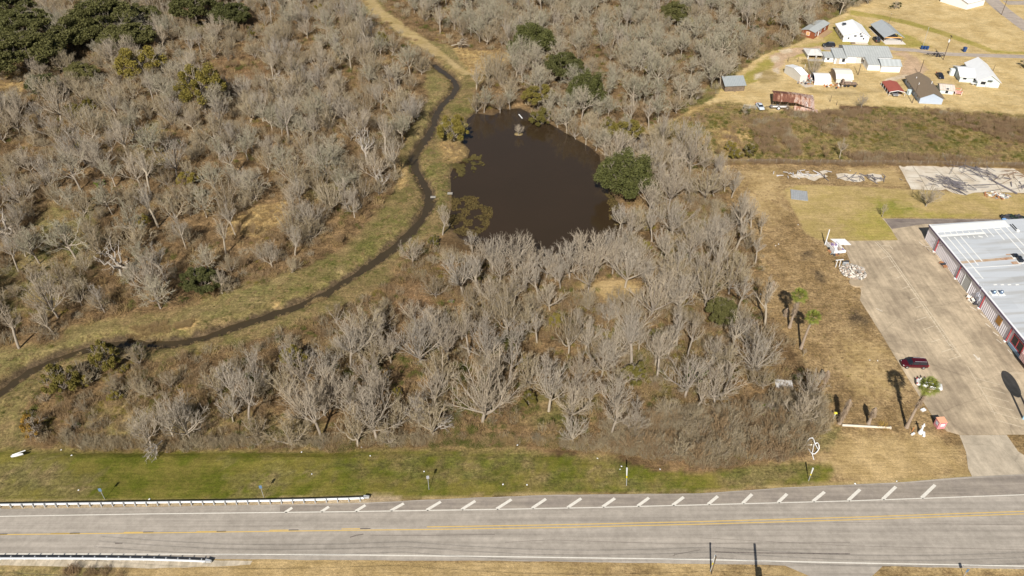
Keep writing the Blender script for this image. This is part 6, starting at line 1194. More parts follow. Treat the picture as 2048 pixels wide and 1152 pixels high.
for v, p, s, l in [('roundoak', (1250,392), 1.12, 'round dark live oak on the east shore of the pond'), ('roundoak', (1172,210), .98, 'dark live oak in the pale wood north of the pond'), ('oak1', (1125,165), 1.0, 'dark olive oak up and left of the dark oak north of the pond'),
 ('roundoak', (1063,112), 1.15, 'tall olive-green oak at the top centre of the wood'), ('oak1', (1350,48), .85, 'dark oak near the top edge, right of centre'), ('olive2', (1375,62), .7, 'olive bush beside the dark oak near the top edge'),
 ('olive2', (1075,217), 1.15, 'yellow-olive tree on the north shore of the pond'), ('olive0', (1084,243), 1.1, 'small yellow-olive tree dipping into the pond at its north tip'), ('olive2', (1250,292), 1.2, 'olive tree on the northeast shore above the round oak'), ('olive0', (1215,262), .7, 'smaller olive tree beside the olive tree on the northeast shore'),
 ('olive0', (908,282), 1.35, 'dense yellow-olive bush between the creek and the pond'), ('oak2', (60,150), 1.2, 'dark oak at the lower left of the top left oak cluster'), ('oak0', (130,110), 1.2, 'dark oak in the middle of the top left oak cluster'), ('oak2', (215,80), 1.3, 'largest dark oak of the top left oak cluster'), ('oak1', (262,105), 1.2, 'dark oak at the right end of the top left oak cluster'),
 ('oak1', (60,80), 1.3, 'dark oak at the upper left of the top left oak cluster'), ('oak0', (20,45), 1.2, 'dark oak in the very top left corner'), ('oak1', (95,190), .8, 'lowest dark oak of the top left oak cluster'), ('oak1', (170,165), .7, 'small dark oak below the top left oak cluster'), ('oak2', (165,95), .85, 'dark oak at the centre top of the top left oak cluster'), ('oak0', (20,115), .85, 'dark oak at the left edge in the top left oak cluster'), ('oak0', (290,55), .8, 'dark oak at the upper right of the top left oak cluster'),
 ('olive2', (290,172), 2.0, 'broad olive tree right below the top left oak cluster'), ('olive2', (412,222), 1.9, 'broad olive tree in the upper middle of the left wood'), ('oak1', (395,45), 1.2, 'dark oak at the top edge of the left wood, left one'), ('oak1', (465,55), 1.1, 'dark oak at the top edge of the left wood, right one'),
 ('ylwtree', (505,82), .85, 'narrow yellow-green tree near the top of the left wood'), ('olive1', (150,235), 1.1, 'olive shrub beneath the pale moss tree'), ('olive1', (180,222), 1.0, 'round olive shrub in the upper left wood'), ('oak1', (405,585), .62, 'dark oak at the lower edge of the left wood'), ('moss0', (30,300), 1.0, None),
 ('olive2', (768,100), .8, 'olive tree beside the sandy track'), ('olive0', (215,730), .95, 'dark olive bush on the creek bank at the far left'), ('olive0', (130,782), 1.0, 'broad olive bush below the creek at the far left'), ('ylw0', (72,870), 1.1, 'yellowish bush at the lower left by the verge'),
 ('olive1', (592,735), 1.1, 'round olive bush in the left part of the grove'), ('oak1', (1440,640), .5, 'small dark evergreen near the right of the grove'), ('olive1', (1265,765), 1.0, 'low olive bush in the middle right of the grove'), ('bright0', (1392,755), 1.1, 'bright green patch of leaves in the right part of the grove'),
 ('bright0', (1535,828), .9, 'bright green low bush near the grey board'), ('ylw0', (775,765), .6, 'orange-brown leafy bush above the verge'), ('dkshrub', (280,712), .9, 'dark shrub shading the creek at the far left'), ('bright0', (390,872), .5, 'small bright green shrub at the foot of the leftmost fan tree'),
 ('olive1', (1500,312), .9, 'leafy shrub at the left of the fallow field, left one'), ('olive1', (1470,318), .8, 'leafy shrub at the top of the brown field\'s left edge'), ('dkshrub', (1490,230), .8, 'dark leafy shrub left of the little gate'), ('olive1', (1460,300), .7, 'pale olive shrub in the fallow field'),
 ('dkshrub', (1505,68), 1.2, 'dark shrub in the wood left of the rust-red cabin'), ('oak1', (1690,12), .6, 'dark evergreen at the top end of the wood by the lawn'), ('dkshrub', (1790,18), 1.0, 'round dark shrub on the lawn at the top edge'), ('dkshrub', (2049,136), 1.0, 'dark shrub cut by the right edge of the photo'), ('olive0', (45,560), 0, None),
 ('dkshrub', (355,300), 1.0, 'dark green shrub in the middle of the left wood'), ('olive1', (400,395), .7, 'olive shrub in the middle of the left wood'), ('olive1', (630,205), .7, 'olive shrub in the upper right of the left wood'), ('dkshrub', (940,240), .0, None), ('olive0', (640,30), .7, 'olive tree near the top edge left of the track'), ('olive2', (15,260), .0, None)]:
    if l: put(v, p, s, label=l, name=L2, cat='tree')
# scattered lone bare trees among the houses and fields
for v, p, s, l in [('fan3', (1623,153), .95, 'bare brown tree behind the vaulted tent'), ('slim2', (1764,434), .5, 'small bare tree with a bright trunk at the corner of the lot'), ('fan3', (1851,413), .9, 'bare multi-stemmed tree below the left of the concrete slab'), ('fan4', (1722,218), .6, 'bare brown tree at the brush edge right of the rusty barn'),
 ('slim2', (1790,115), .0, None), ('fan3', (1037,267), .5, 'small pale tree on the islet in the pond'), ('shrub1', (1555,500), 0, None), ('slim2', (1640,765), .35, 'thin bare sapling at the grove edge by the palms'), ('slim2', (1606,712), .25, 'tiny bare sapling below the right green palm')]:
    if l: put(v, p, s, label=l)
NLONE = len(TREES)
rng = np.random.RandomState(42)
def scatter(poly, dmin, n, excl=(), seed=0, keep=None):
    P = wpoly(poly); xs = [p[0] for p in P]; ys = [p[1] for p in P]; g = np.random.RandomState(seed); out = []
    X = g.uniform(min(xs), max(xs), n*30); Y = g.uniform(max(58, min(ys)), min(max(ys), 420), n*30); ok = pip(P, X, Y)
    for e in excl: ok &= ~pip(wpoly(e), X, Y)
    ok &= (dline(CREEK, X, Y) > 5) & ~pip(POND, X, Y) & (dline(POND+[POND[0]], X, Y) > 1.6)
    X, Y = X[ok], Y[ok]
    if keep is not None: k = keep(X, Y) > g.rand(len(X)); X, Y = X[k], Y[k]
    have = np.array([(t['x'], t['y']) for t in TREES]) if TREES else np.zeros((0, 2)); acc = []; clr = np.array([(7.0*t['s'] if t['v'][:3] in ('oak', 'rou') else 4.0*t['s'] if t['v'] == 'olive2' else 7.0 if t['v'] == 'bigfan' else 5.0 if t['v'] == 'widefan' else 0) for t in TREES])
    for x, y in zip(X, Y):
        if len(acc) >= n: break
        if acc and np.min(np.hypot(np.array(acc)[:, 0]-x, np.array(acc)[:, 1]-y)) < dmin: continue
        if len(have) and np.min(np.hypot(have[:, 0]-x, have[:, 1]-y)-np.maximum(clr, min(dmin, 4)*.9)) < 0: continue
        acc.append((x, y))
    return acc
CLEAR = [[(1525,560),(1670,560),(1670,800),(1590,790),(1560,720)], [(760,580),(845,560),(870,600),(830,640),(780,640)], [(1190,555),(1290,560),(1300,610),(1200,610)], [(1290,840),(1645,800),(1650,900),(1560,915),(1400,930),(1250,900)], [(0,118),(40,120),(60,160),(40,215),(0,215)], [(470,430),(520,415),(585,395),(565,450),(500,475),(460,465)], [(400,125),(530,115),(540,165),(470,195),(405,165)], [(1350,430),(1440,400),(1460,430),(1400,480),(1330,520)], [(0,600),(110,610),(90,690),(0,700)]]
TRACK = [(640,-60),(765,-60),(825,30),(900,85),(1000,95),(1000,150),(900,152),(800,112),(735,62)]
g = np.random.RandomState(5)
for x, y in scatter([(290,875),(290,822),(400,792),(500,768),(640,738),(700,692),(770,645),(830,605),(860,565),(960,566),(1100,575),(1215,560),(1262,475)]+WOODF_PX[16:-1]+[(300,884)], 3.1, 172, CLEAR, 1, lambda X, Y: np.clip(fbm(X, Y, 14, 77)*2.1-.15, .25, 1)):
    px, _ = PX(x, y); k = FAN if g.rand() < .44 else (SLIM if g.rand() < .5 else TAN); put(k[g.randint(len(k))], None, g.uniform(.72, 1.22), world=(x, y))
for x, y in scatter([(1300,830),(1640,800),(1640,860),(1560,915),(1400,930),(1200,890)], 3.5, 26, (), 2): put(SHR[g.randint(3)], None, g.uniform(.7, 1.1), world=(x, y), name='bare_shrub', cat='shrub')
for x, y in scatter([(1440,300),(1700,300),(1700,322),(1450,326),(1400,320)], 4, 9, (), 6): put((SHR+['slim2'])[g.randint(4)], None, g.uniform(.5, .8), world=(x, y), name='bare_shrub', cat='shrub')
for x, y in scatter(WOODT_PX, 3.5, 560, CLEAR+[TRACK], 3): put((MOSS if g.rand() < .62 else (SLIM if g.rand() < .35 else TAN))[g.randint(3)], None, g.uniform(.85, 1.25), world=(x, y))
for x, y in scatter(WOODL_PX, 3.7, 980, CLEAR+[TRACK], 4, lambda X, Y: np.clip(fbm(X, Y, 16, 55)*2.4-.35, .18, 1)):
    r = g.rand(); put((MOSS if r < .32 else (TAN if r < .72 else (FAN if r < .88 else SLIM)))[g.randint(3)], None, g.uniform(.72, 1.3), world=(x, y))
# ---- landmarks for the labels
LM = [((1215,350),'round dark oak by the pond'), ((965,780),'largest fan-shaped tree'), ((622,900),'middle of the green verge'), ((315,905),'fallen branch on the verge'), ((1567,773),'grey board'), ((1600,600),'two green palms'), ((1622,895),'white pipe tangle'),
      ((1050,225),'north tip of the pond'), ((900,255),'bush between creek and pond'), ((910,400),'west shore of the pond'), ((1060,520),'south shore of the pond'), ((1235,450),'lower right pond shore'), ((1465,168),'grey board shed'), ((1635,65),'rust-red cabin'),
      ((735,330),'tall pale dead tree'), ((240,520),'wide-limbed dead tree'), ((520,440),'straw clearing'), ((470,150),'brown clearing'), ((200,60),'top left oak cluster'), ((405,560),'dark oak at the wood edge'), ((830,600),'reddish clearing'), ((1240,590),'bare soil patch'),
      ((1435,605),'small dark evergreen'), ((1390,740),'bright green patch'), ((590,710),'round olive bush'), ((130,755),'broad olive bush by the creek'), ((65,830),'yellowish bush at lower left'), ((700,530),'creek bend below the wood'), ((850,330),'narrow creek bend'), ((900,150),'top bend of the creek'),
      ((780,50),'sandy track'), ((1060,75),'tall olive oak at top centre'), ((1350,30),'dark oak near the top edge'), ((1170,180),'dark oak north of the pond'), ((410,190),'broad olive tree of the left wood'), ((290,140),'olive tree under the oak cluster'), ((10,480),'dead tree at the left edge'), ((1525,500),'left edge of the brown field'),
      ((1400,290),'left end of the fallow field'), ((620,60),'top edge of the left wood'), ((1500,880),'brown bramble'), ((300,330),'middle of the left wood'), ((600,330),'right middle of the left wood'), ((130,430),'lower left of the left wood'), ((1560,30),'top edge of the right wood'), ((1250,120),'pale wood centre'), ((350,450),'lower middle of the left wood')]
LMW = np.array([l[0] for l in LM], float)
for pl, n, sd3 in ((WOODL_PX, 34, 81), (WOODT_PX, 22, 82), (WOODF_PX, 22, 83)):
    gq = np.random.RandomState(sd3)
    for x, y in scatter(pl, 7, n, [TRACK], sd3, lambda X, Y: np.clip(fbm(X, Y, 25, 19)*4-1.4, .05, 1)): kk = ['olive0', 'olive1', 'dkshrub', 'olive2', 'bright0'][gq.choice(5, p=[.3, .25, .25, .12, .08])]; put(kk, None, gq.uniform(.45, .85)*(1 if pl is not WOODF_PX else .7), world=(x, y), name='leafy_bush', cat='bush')
FORM = {'olive': 'olive-green leafy bush', 'dkshrub': 'dark green leafy bush', 'bright': 'bright green low bush', 'fan': 'spreading bare tree', 'slim': 'slim upright bare tree', 'tan': 'tan bushy bare tree', 'moss': 'pale mossy bare tree', 'shrub': 'brown leafless shrub', 'bigfan': 'broad bare tree', 'widefan': 'broad bare tree'}
def landmark(t):
    px, py = PX(t['x'], t['y'], 4.0); d = np.hypot(LMW[:, 0]-px, (LMW[:, 1]-py)*1.2); i = int(np.argmin(d)); dx, dy = px-LMW[i, 0], py-LMW[i, 1]
    rel = ('right of' if dx > 0 else 'left of') if abs(dx) > abs(dy)*1.1 else ('below' if dy > 0 else 'above')
    return rel+' the '+LM[i][1], px, py
def vis(t, m=40): px, py = PX(t['x'], t['y'], 5.0); return -m < px < 2048+m and -m < py < 1152+m
inst = [t for t in TREES if vis(t)]
named = [t for t in inst if t['label']]; rest = [t for t in inst if not t['label']]
nb = sum(1 for t in named if t['name'] == 'bare_tree'); rb = sorted([t for t in rest if t['name'] == 'bare_tree'], key=lambda t: -CF/(t['y']*CC+CH*CS)*VAR[t['v']][2]*t['s'])
keep = rb[:298-nb]; stuffT = rb[298-nb:]+[t for t in TREES if not vis(t) and not t['label']]
solo = named+[t for t in rest if t['name'] != 'bare_tree']+keep
grp = {}
for t in solo:
    if not t['label']:
        rel, px, py = landmark(t); t['px'] = px; f = FORM[''.join(c for c in t['v'] if not c.isdigit())]; grp.setdefault(f+' '+rel, []).append(t)
for k, ts in grp.items():
    ts.sort(key=lambda t: t['px'])
    for i, t in enumerate(ts): t['label'] = k if len(ts) == 1 else k+', '+ordinal(i, len(ts))+' of its kind there'
    for t in ts:
        if len(t['label'].split()) > 16: t['label'] = t['label'].replace(' of its kind there', '')
        if len(t['label'].split()) > 16: t['label'] = t['label'].replace(' the ', ' ')
def plant(t, z=None):
    tr, cr, H = VAR[t['v']]; zz = float(hz(t['x'], t['y'])) if z is None else z; zz = WZ_P+.2 if 'islet' in t['label'] else zz; rz_ = t['rz'] if t['rz'] is not None else (t['x']*7.3+t['y']*3.1) % 6.28
    e = thing(t['name'], (t['x'], t['y'], zz), rz_, t['label'], t['cat'], 'bare trees of the woods' if t['name'] == 'bare_tree' else ('leafy trees and bushes of the woods' if t['name'] == L2 else None))
    s = t['s']; v = 1+.12*math.sin(t['x']*3+t['y']); ok_ = t['v'][:3] == 'oak'; s *= 1.5 if ok_ else 1; e.scale = (s*v, s/v, s*(1+.08*math.cos(t['x']))*((1.2 if t['v'] == 'oak2' and t['s'] < .8 else .88) if ok_ else 1))
    for nm, me in (('trunk', tr), ('crown', cr)): o = bpy.data.objects.new(nm, me); sc.collection.objects.link(o); o.parent = e
for t in solo: plant(t)
# ---- stuff made by instancing: far wood, undergrowth, grass tufts
def gn_stuff(name, pts, rots, scls, idx, meshes, label):
    src = bpy.data.collections.new(name+'_sources')
    for i, me in enumerate(meshes): src.objects.link(bpy.data.objects.new('%s_piece_%02d' % (name, i), me))
    me = bpy.data.meshes.new(name); n = len(pts); me.vertices.add(n); me.vertices.foreach_set('co', np.asarray(pts, np.float32).ravel())
    for nm, ty, arr, key in (('rot', 'FLOAT_VECTOR', rots, 'vector'), ('scl', 'FLOAT_VECTOR', scls, 'vector'), ('idx', 'INT', idx, 'value')): at = me.attributes.new(nm, ty, 'POINT'); at.data.foreach_set(key, np.asarray(arr).ravel())
    o = bpy.data.objects.new(name, me); sc.collection.objects.link(o); ng = bpy.data.node_groups.new(name, 'GeometryNodeTree')
    ng.interface.new_socket('Geometry', in_out='INPUT', socket_type='NodeSocketGeometry'); ng.interface.new_socket('Geometry', in_out='OUTPUT', socket_type='NodeSocketGeometry')
    L = ng.links.new; gi = ng.nodes.new('NodeGroupInput'); go = ng.nodes.new('NodeGroupOutput'); io = ng.nodes.new('GeometryNodeInstanceOnPoints'); ci = ng.nodes.new('GeometryNodeCollectionInfo')
    ci.inputs['Collection'].default_value = src; ci.inputs['Separate Children'].default_value = True; ci.inputs['Reset Children'].default_value = True
    def na(nm, ty): q = ng.nodes.new('GeometryNodeInputNamedAttribute'); q.data_type = ty; q.inputs['Name'].default_value = nm; return q.outputs['Attribute']
    io.inputs['Pick Instance'].default_value = True; L(gi.outputs[0], io.inputs['Points']); L(ci.outputs[0], io.inputs['Instance']); L(na('rot', 'FLOAT_VECTOR'), io.inputs['Rotation']); L(na('scl', 'FLOAT_VECTOR'), io.inputs['Scale']); L(na('idx', 'INT'), io.inputs['Instance Index']); L(io.outputs[0], go.inputs[0])
    md = o.modifiers.new('scatter', 'NODES'); md.node_group = ng; tag(o, label, kind='stuff'); return o
def treemesh(key):
    tr, cr, H = VAR[key]; parts = []
    for me in (tr, cr):
        V = np.zeros(len(me.vertices)*3, np.float32); me.vertices.foreach_get('co', V); F = np.zeros(len(me.loops), np.int32); me.loops.foreach_get('vertex_index', F); parts.append((V.reshape(-1, 3), F.reshape(-1, 4)))
    V, F, mi = join(parts); return rawmesh('far_'+key, V, F, [tr.materials[0], cr.materials[0]], mi)
keys = sorted({t['v'] for t in stuffT}); 
if stuffT:
    P = np.array([(t['x'], t['y'], 0) for t in stuffT]); P[:, 2] = hz(P[:, 0], P[:, 1]); n = len(P); gg = np.random.RandomState(3); s = np.array([t['s'] for t in stuffT])
    gn_stuff('distant_wood', P, np.stack([0*s, 0*s, gg.uniform(0, 6.28, n)], 1), np.stack([s, s, s], 1), np.array([keys.index(t['v']) for t in stuffT]), [treemesh(k) for k in keys], 'mass of bare trees filling the farther parts of the woods')
def clump(seed, n, h, r, m, th=.012, lean=.5, kids=2):
    g = np.random.RandomState(seed); S = []
    for i in range(n):
        a = g.uniform(0, 6.28); rr = r*math.sqrt(g.rand()); p = np.array([rr*math.cos(a), rr*math.sin(a), -.05]); d = norm(np.array([math.cos(a)*lean*g.rand(), math.sin(a)*lean*g.rand(), 1])+g.normal(0, .18, 3)); L_ = h*g.uniform(.5, 1.15); q = p+d*L_; S.append((*p, *q, th, th*.5))
        for k in range(kids): p2 = p+d*L_*g.uniform(.3, .9); d2 = norm(d+g.normal(0, .6, 3)); S.append((*p2, *(p2+d2*L_*g.uniform(.25, .5)), th*.7, th*.4))
    return segmesh('clump', S, m, 3)
def leafclump(seed, n, h, r, m, s=(.05, .12)):
    g = np.random.RandomState(seed); C_ = g.normal(0, 1, (n, 3))*np.array([r*.5, r*.5, h*.28])+np.array([0, 0, h*.4]); C_[:, 2] = np.abs(C_[:, 2]); V, F = leafquads(g, C_, *s); return rawmesh('leaf_clump', V, F, m)
M_straw = mat('straw_stalks', (.42,.30,.14), (.31,.21,.10), scale=.8, rnd=(.48,.36,.19), rough=.95, spec=.1)
M_dkbr = mat('dark_bramble', (.24,.155,.09), (.36,.25,.155), scale=.35, rnd=(.36,.26,.165), rough=.95, spec=.1)
M_grn = mat('ground_green', (.10,.115,.028), (.065,.08,.02), scale=.8, rnd=(.15,.15,.04), rough=.9, spec=.1)
BR = [clump(1, 34, 1.5, .9, M_brown, .024), clump(2, 30, 1.9, .8, M_tan, .024), clump(3, 44, 1.1, 1.0, M_straw, .026), clump(4, 34, 1.6, .9, M_twig, .022), clump(5, 50, .9, 1.0, M_brown, .024), leafclump(6, 220, .9, .9, M_grn), clump(7, 50, 1.3, 1.0, M_dkbr, .024), leafclump(8, 170, .6, .8, M_olive)]
for k in SHR+TAN[:3]: BR.append(treemesh(k))
def brush(name, poly, n, idxw, smin, smax, label, seed, excl=(), zs=1.0, wfar=2.0, keepf=None):
    P = wpoly(poly); xs = [p[0] for p in P]; ys = [p[1] for p in P]; g = np.random.RandomState(seed); X = g.uniform(min(xs), max(xs), n*3); Y = g.uniform(max(58, min(ys)), min(max(ys), 400), n*3)
    jx, jy = (fbm(X, Y, 4, 61)-.5)*3, (fbm(X, Y, 4, 62)-.5)*3; ok = pip(P, X+jx, Y+jy) & (dline(CREEK, X, Y) > wfar) & (~pip(POND, X, Y))
    for e in excl: ok &= ~pip(wpoly(e), X, Y)
    if keepf is not None: ok &= keepf(X, Y) > g.rand(len(X))
    pxy = np.array(PX(X, Y)); ok &= (pxy[0] > -60) & (pxy[0] < 2110) & (pxy[1] > -60) & (pxy[1] < 1210)
    X, Y = X[ok][:n], Y[ok][:n]; k = len(X); Z = hz(X, Y); s = g.uniform(smin, smax, k); ids, w = zip(*idxw); w = np.array(w, float); w /= w.sum()
    # kinds gather in patches
    pn = fbm(X, Y, 7, 88)+g.normal(0, .12, k); order = np.argsort(np.argsort(pn))/max(1, k); cum = np.cumsum(w); idx = np.array(ids)[np.minimum(np.searchsorted(cum, order), len(ids)-1)]
    return gn_stuff(name, np.stack([X, Y, Z], 1), np.stack([g.normal(0, .12, k), g.normal(0, .12, k), g.uniform(0, 6.28, k)], 1), np.stack([s, s, s*zs*g.uniform(.7, 1.3, k)], 1), idx, BR, label)
gap = lambda X, Y: np.clip(fbm(X, Y, 10, 91)*2.6-.55, .08, 1)
brush('grove_undergrowth', WOODF_PX, 5200, [(5, 16), (2, 18), (4, 22), (1, 8), (3, 8), (0, 18), (7, 14)], .55, 1.15, 'brown brush and weeds under the bare trees of the grove', 1, [[(1190,555),(1290,560),(1300,610),(1200,610)]], keepf=gap)
shp = [(8, 18), (9, 18), (10, 18), (11, 14), (12, 10), (13, 18)]
brush('grove_saplings', WOODF_PX, 280, shp, .3, .65, 'thin leafless saplings filling the gaps of the grove', 41, [[(1190,555),(1290,560),(1300,610),(1200,610)]])
brush('bramble_saplings', [(1240,850),(1640,800),(1640,860),(1560,905),(1400,925),(1240,890)], 170, shp, .3, .65, 'thin leafless stems rising out of the bramble thicket', 42)
brush('left_wood_saplings', WOODL_PX, 1500, shp, .4, .9, 'leafless saplings and tall brush filling the wood left of the creek', 43, [TRACK, CLEAR[5]])
brush('upper_wood_saplings', WOODT_PX, 650, shp, .45, .95, 'leafless saplings filling the wood above the pond', 44, [TRACK])
brush('verge_edge_brush', [(110,884),(110,868),(500,868),(900,872),(1180,876),(1330,905),(1420,918),(1330,922),(1200,899),(1000,888),(600,889),(300,888)], 1700, [(5, 14), (2, 26), (4, 22), (1, 18), (3, 10), (7, 8)], .4, .85, 'dry weedy fringe between the grove and the green verge', 2)
brush('bramble_thicket', [(1240,840),(1640,800),(1655,850),(1610,895),(1560,918),(1450,934),(1400,936),(1320,918),(1200,895)], 2600, [(6, 20), (3, 16), (0, 20), (2, 12), (1, 22), (5, 6), (4, 16)], .45, 1.25, 'dense reddish brown bramble thicket at the lower right of the grove', 3)
brush('left_wood_undergrowth', WOODL_PX, 9000, [(5, 8), (2, 22), (4, 28), (7, 7), (3, 12), (0, 20)], .6, 1.3, 'brown brush and straw under the bare trees left of the creek', 4, [CLEAR[5]], keepf=gap)
brush('upper_wood_undergrowth', WOODT_PX, 4200, [(5, 14), (4, 24), (0, 24), (7, 14), (3, 20)], .7, 1.4, 'brush under the pale trees above the pond', 5)
brush('creek_bank_weeds', [(-60,700),(300,652),(520,580),(700,505),(790,420),(820,330),(850,240),(880,150),(930,170),(930,240),(935,300),(900,330),(895,450),(800,520),(640,620),(480,685),(330,716),(150,735),(40,800),(-60,880)], 2600, [(5, 30), (2, 42), (4, 28)], .2, .5, 'low weeds and straw tufts along the creek banks', 6, wfar=1.15, zs=.8)
TUS = [([(262,650),(330,640),(345,655),(320,672),(250,678)], 150), ([(352,645),(388,636),(398,644),(380,658),(356,656)], 90), ([(610,590),(640,580),(655,590),(630,602),(610,604)], 60), ([(885,285),(925,282),(937,300),(920,318),(888,325)], 110), ([(905,95),(960,100),(1035,92),(1032,118),(985,146),(940,148)], 260), ([(470,430),(520,415),(580,400),(560,450),(500,475),(460,465)], 150)]
for i, (pl, n) in enumerate(TUS): brush('straw_tussocks', pl, n, [(2, 80), (4, 20)], .3, .6, 'pale straw-coloured grass tussocks '+['on the bank at the far left creek bend', 'right of the far left creek bend patch', 'on the bank at the middle of the creek', 'between the creek and the bay of the pond', 'beside the sandy track', 'in the clearing of the left wood'][i], 50+i, wfar=1.5)
brush('fallow_weeds', [(1300,262),(1440,208),(1540,228),(1640,222),(1800,214),(2048,230),(2200,240),(2200,335),(2048,328),(1800,322),(1600,321),(1450,325),(1400,300)], 3000, [(7, 22), (5, 28), (2, 28), (4, 14), (6, 8)], .35, .85, 'weeds and dark brush growing over the fallow field', 7, keepf=lambda X, Y: np.clip(fbm(X, Y, 9, 45)*3-.9, .05, 1))
dk = lambda X, Y: 0*X+1
for i, (pl, n) in enumerate([([(1515,240),(1545,235),(1560,262),(1545,290),(1565,312),(1520,300),(1500,262)], 150), ([(1630,235),(1690,240),(1700,275),(1660,270),(1625,255)], 110), ([(1850,222),(2048,240),(2100,255),(2100,290),(2000,282),(1960,262),(1900,250)], 330), ([(1690,306),(1840,310),(1960,320),(1960,326),(1700,323)], 170), ([(1575,222),(1640,226),(1740,218),(1740,229),(1600,236),(1575,232)], 130), ([(1555,232),(1572,250),(1598,310),(1582,312),(1560,270)], 160)]):
    brush('dark_brush', pl, n, [(6, 45), (0, 25), (4, 20), (3, 10)], .5, 1.1, ['dark brown brush patch below the silver-blue car', 'dark brush patch in the fallow field below the rusty barn', 'dark brush patch at the right edge of the fallow field', 'dark brush along the wire fence', 'grey-brown brush line below the rusty barn', 'narrow grey-brown brush row in the fallow field'][i], 20+i)
brush('fence_line_weeds', [(1440,322),(2200,330),(2200,336),(1440,328)], 900, [(4, 40), (6, 30), (2, 30)], .5, .9, 'weeds tangled along the wire fence', 31)
brush('field_weeds', [(1455,330),(1570,330),(1565,380),(1610,470),(1690,500),(1720,600),(1800,740),(1860,850),(1700,870),(1640,760),(1560,660),(1500,600),(1530,535),(1495,470)], 1500, [(2, 40), (4, 50), (7, 10)], .15, .38, 'short dead weeds on the brown field', 32, zs=.6)
brush('dark_weeds', [(130,1140),(250,1140),(260,1160),(120,1160)], 16, [(6, 50), (0, 50)], .4, .75, 'dark tall weeds at the bottom edge below the lower guardrail', 33, zs=1.3)
brush('shore_weeds', [(935,330),(905,326),(898,400),(906,330),(940,318),(975,312),(970,325),(940,345),(905,350)], 0, [(5, 1)], .5, 1, 'weeds', 34) if False else None
# pond weed mats and islet
def weedmat(name, poly, n, label, seed, ms, z=WZ_P+.02):
    P = wpoly(poly, WZ_P); g = np.random.RandomState(seed); xs = [p[0] for p in P]; ys = [p[1] for p in P]; X = g.uniform(min(xs), max(xs), n*4); Y = g.uniform(min(ys), max(ys), n*4); ok = pip(P, X+(fbm(X, Y, 3, 5)-.5)*5, Y+(fbm(X, Y, 3, 6)-.5)*5) & (fbm(X, Y, 2.5, seed) > .42); X, Y = X[ok][:n], Y[ok][:n]
    C_ = np.stack([X, Y, z+g.rand(len(X))*.12], 1); V, F = leafquads(g, C_, .08, .26, flat=.85); o = bpy.data.objects.new(name, rawmesh(name, V, F, ms)); sc.collection.objects.link(o); tag(o, label, kind='stuff')
M_wo = mat('weed_orange', (.135,.095,.03), (.07,.056,.02), scale=.4, rough=.9); M_wg = mat('weed_olive', (.12,.095,.03), (.07,.06,.02), scale=.4, rough=.9)
weedmat('pond_weed', [(905,330),(930,318),(950,308),(972,312),(968,325),(945,338),(930,350),(905,358)], 5200, 'olive weed mat floating at the upper left of the pond', 1, M_wg)
weedmat('pond_weed', [(906,395),(935,392),(960,402),(985,430),(975,455),(950,475),(905,470),(898,440)], 7000, 'orange-brown weed mat floating at the lower left of the pond', 2, M_wo)
weedmat('pond_weed', [(1205,385),(1232,400),(1250,440),(1240,460),(1215,440)], 1800, 'brown weed in the shallows at the lower right of the pond', 3, M_wo)
g0 = W(1037,268,WZ_P); b = MB(); b.ball((0, 0, -.1), 1.5, 12, 6, .15, random.Random(2), (1, .8, .28)); o = b.build('islet', mat('islet_soil', (.30,.22,.11), (.19,.15,.07), scale=1), smooth=True); o.location = (g0[0], g0[1], WZ_P); tag(o, kind='structure')
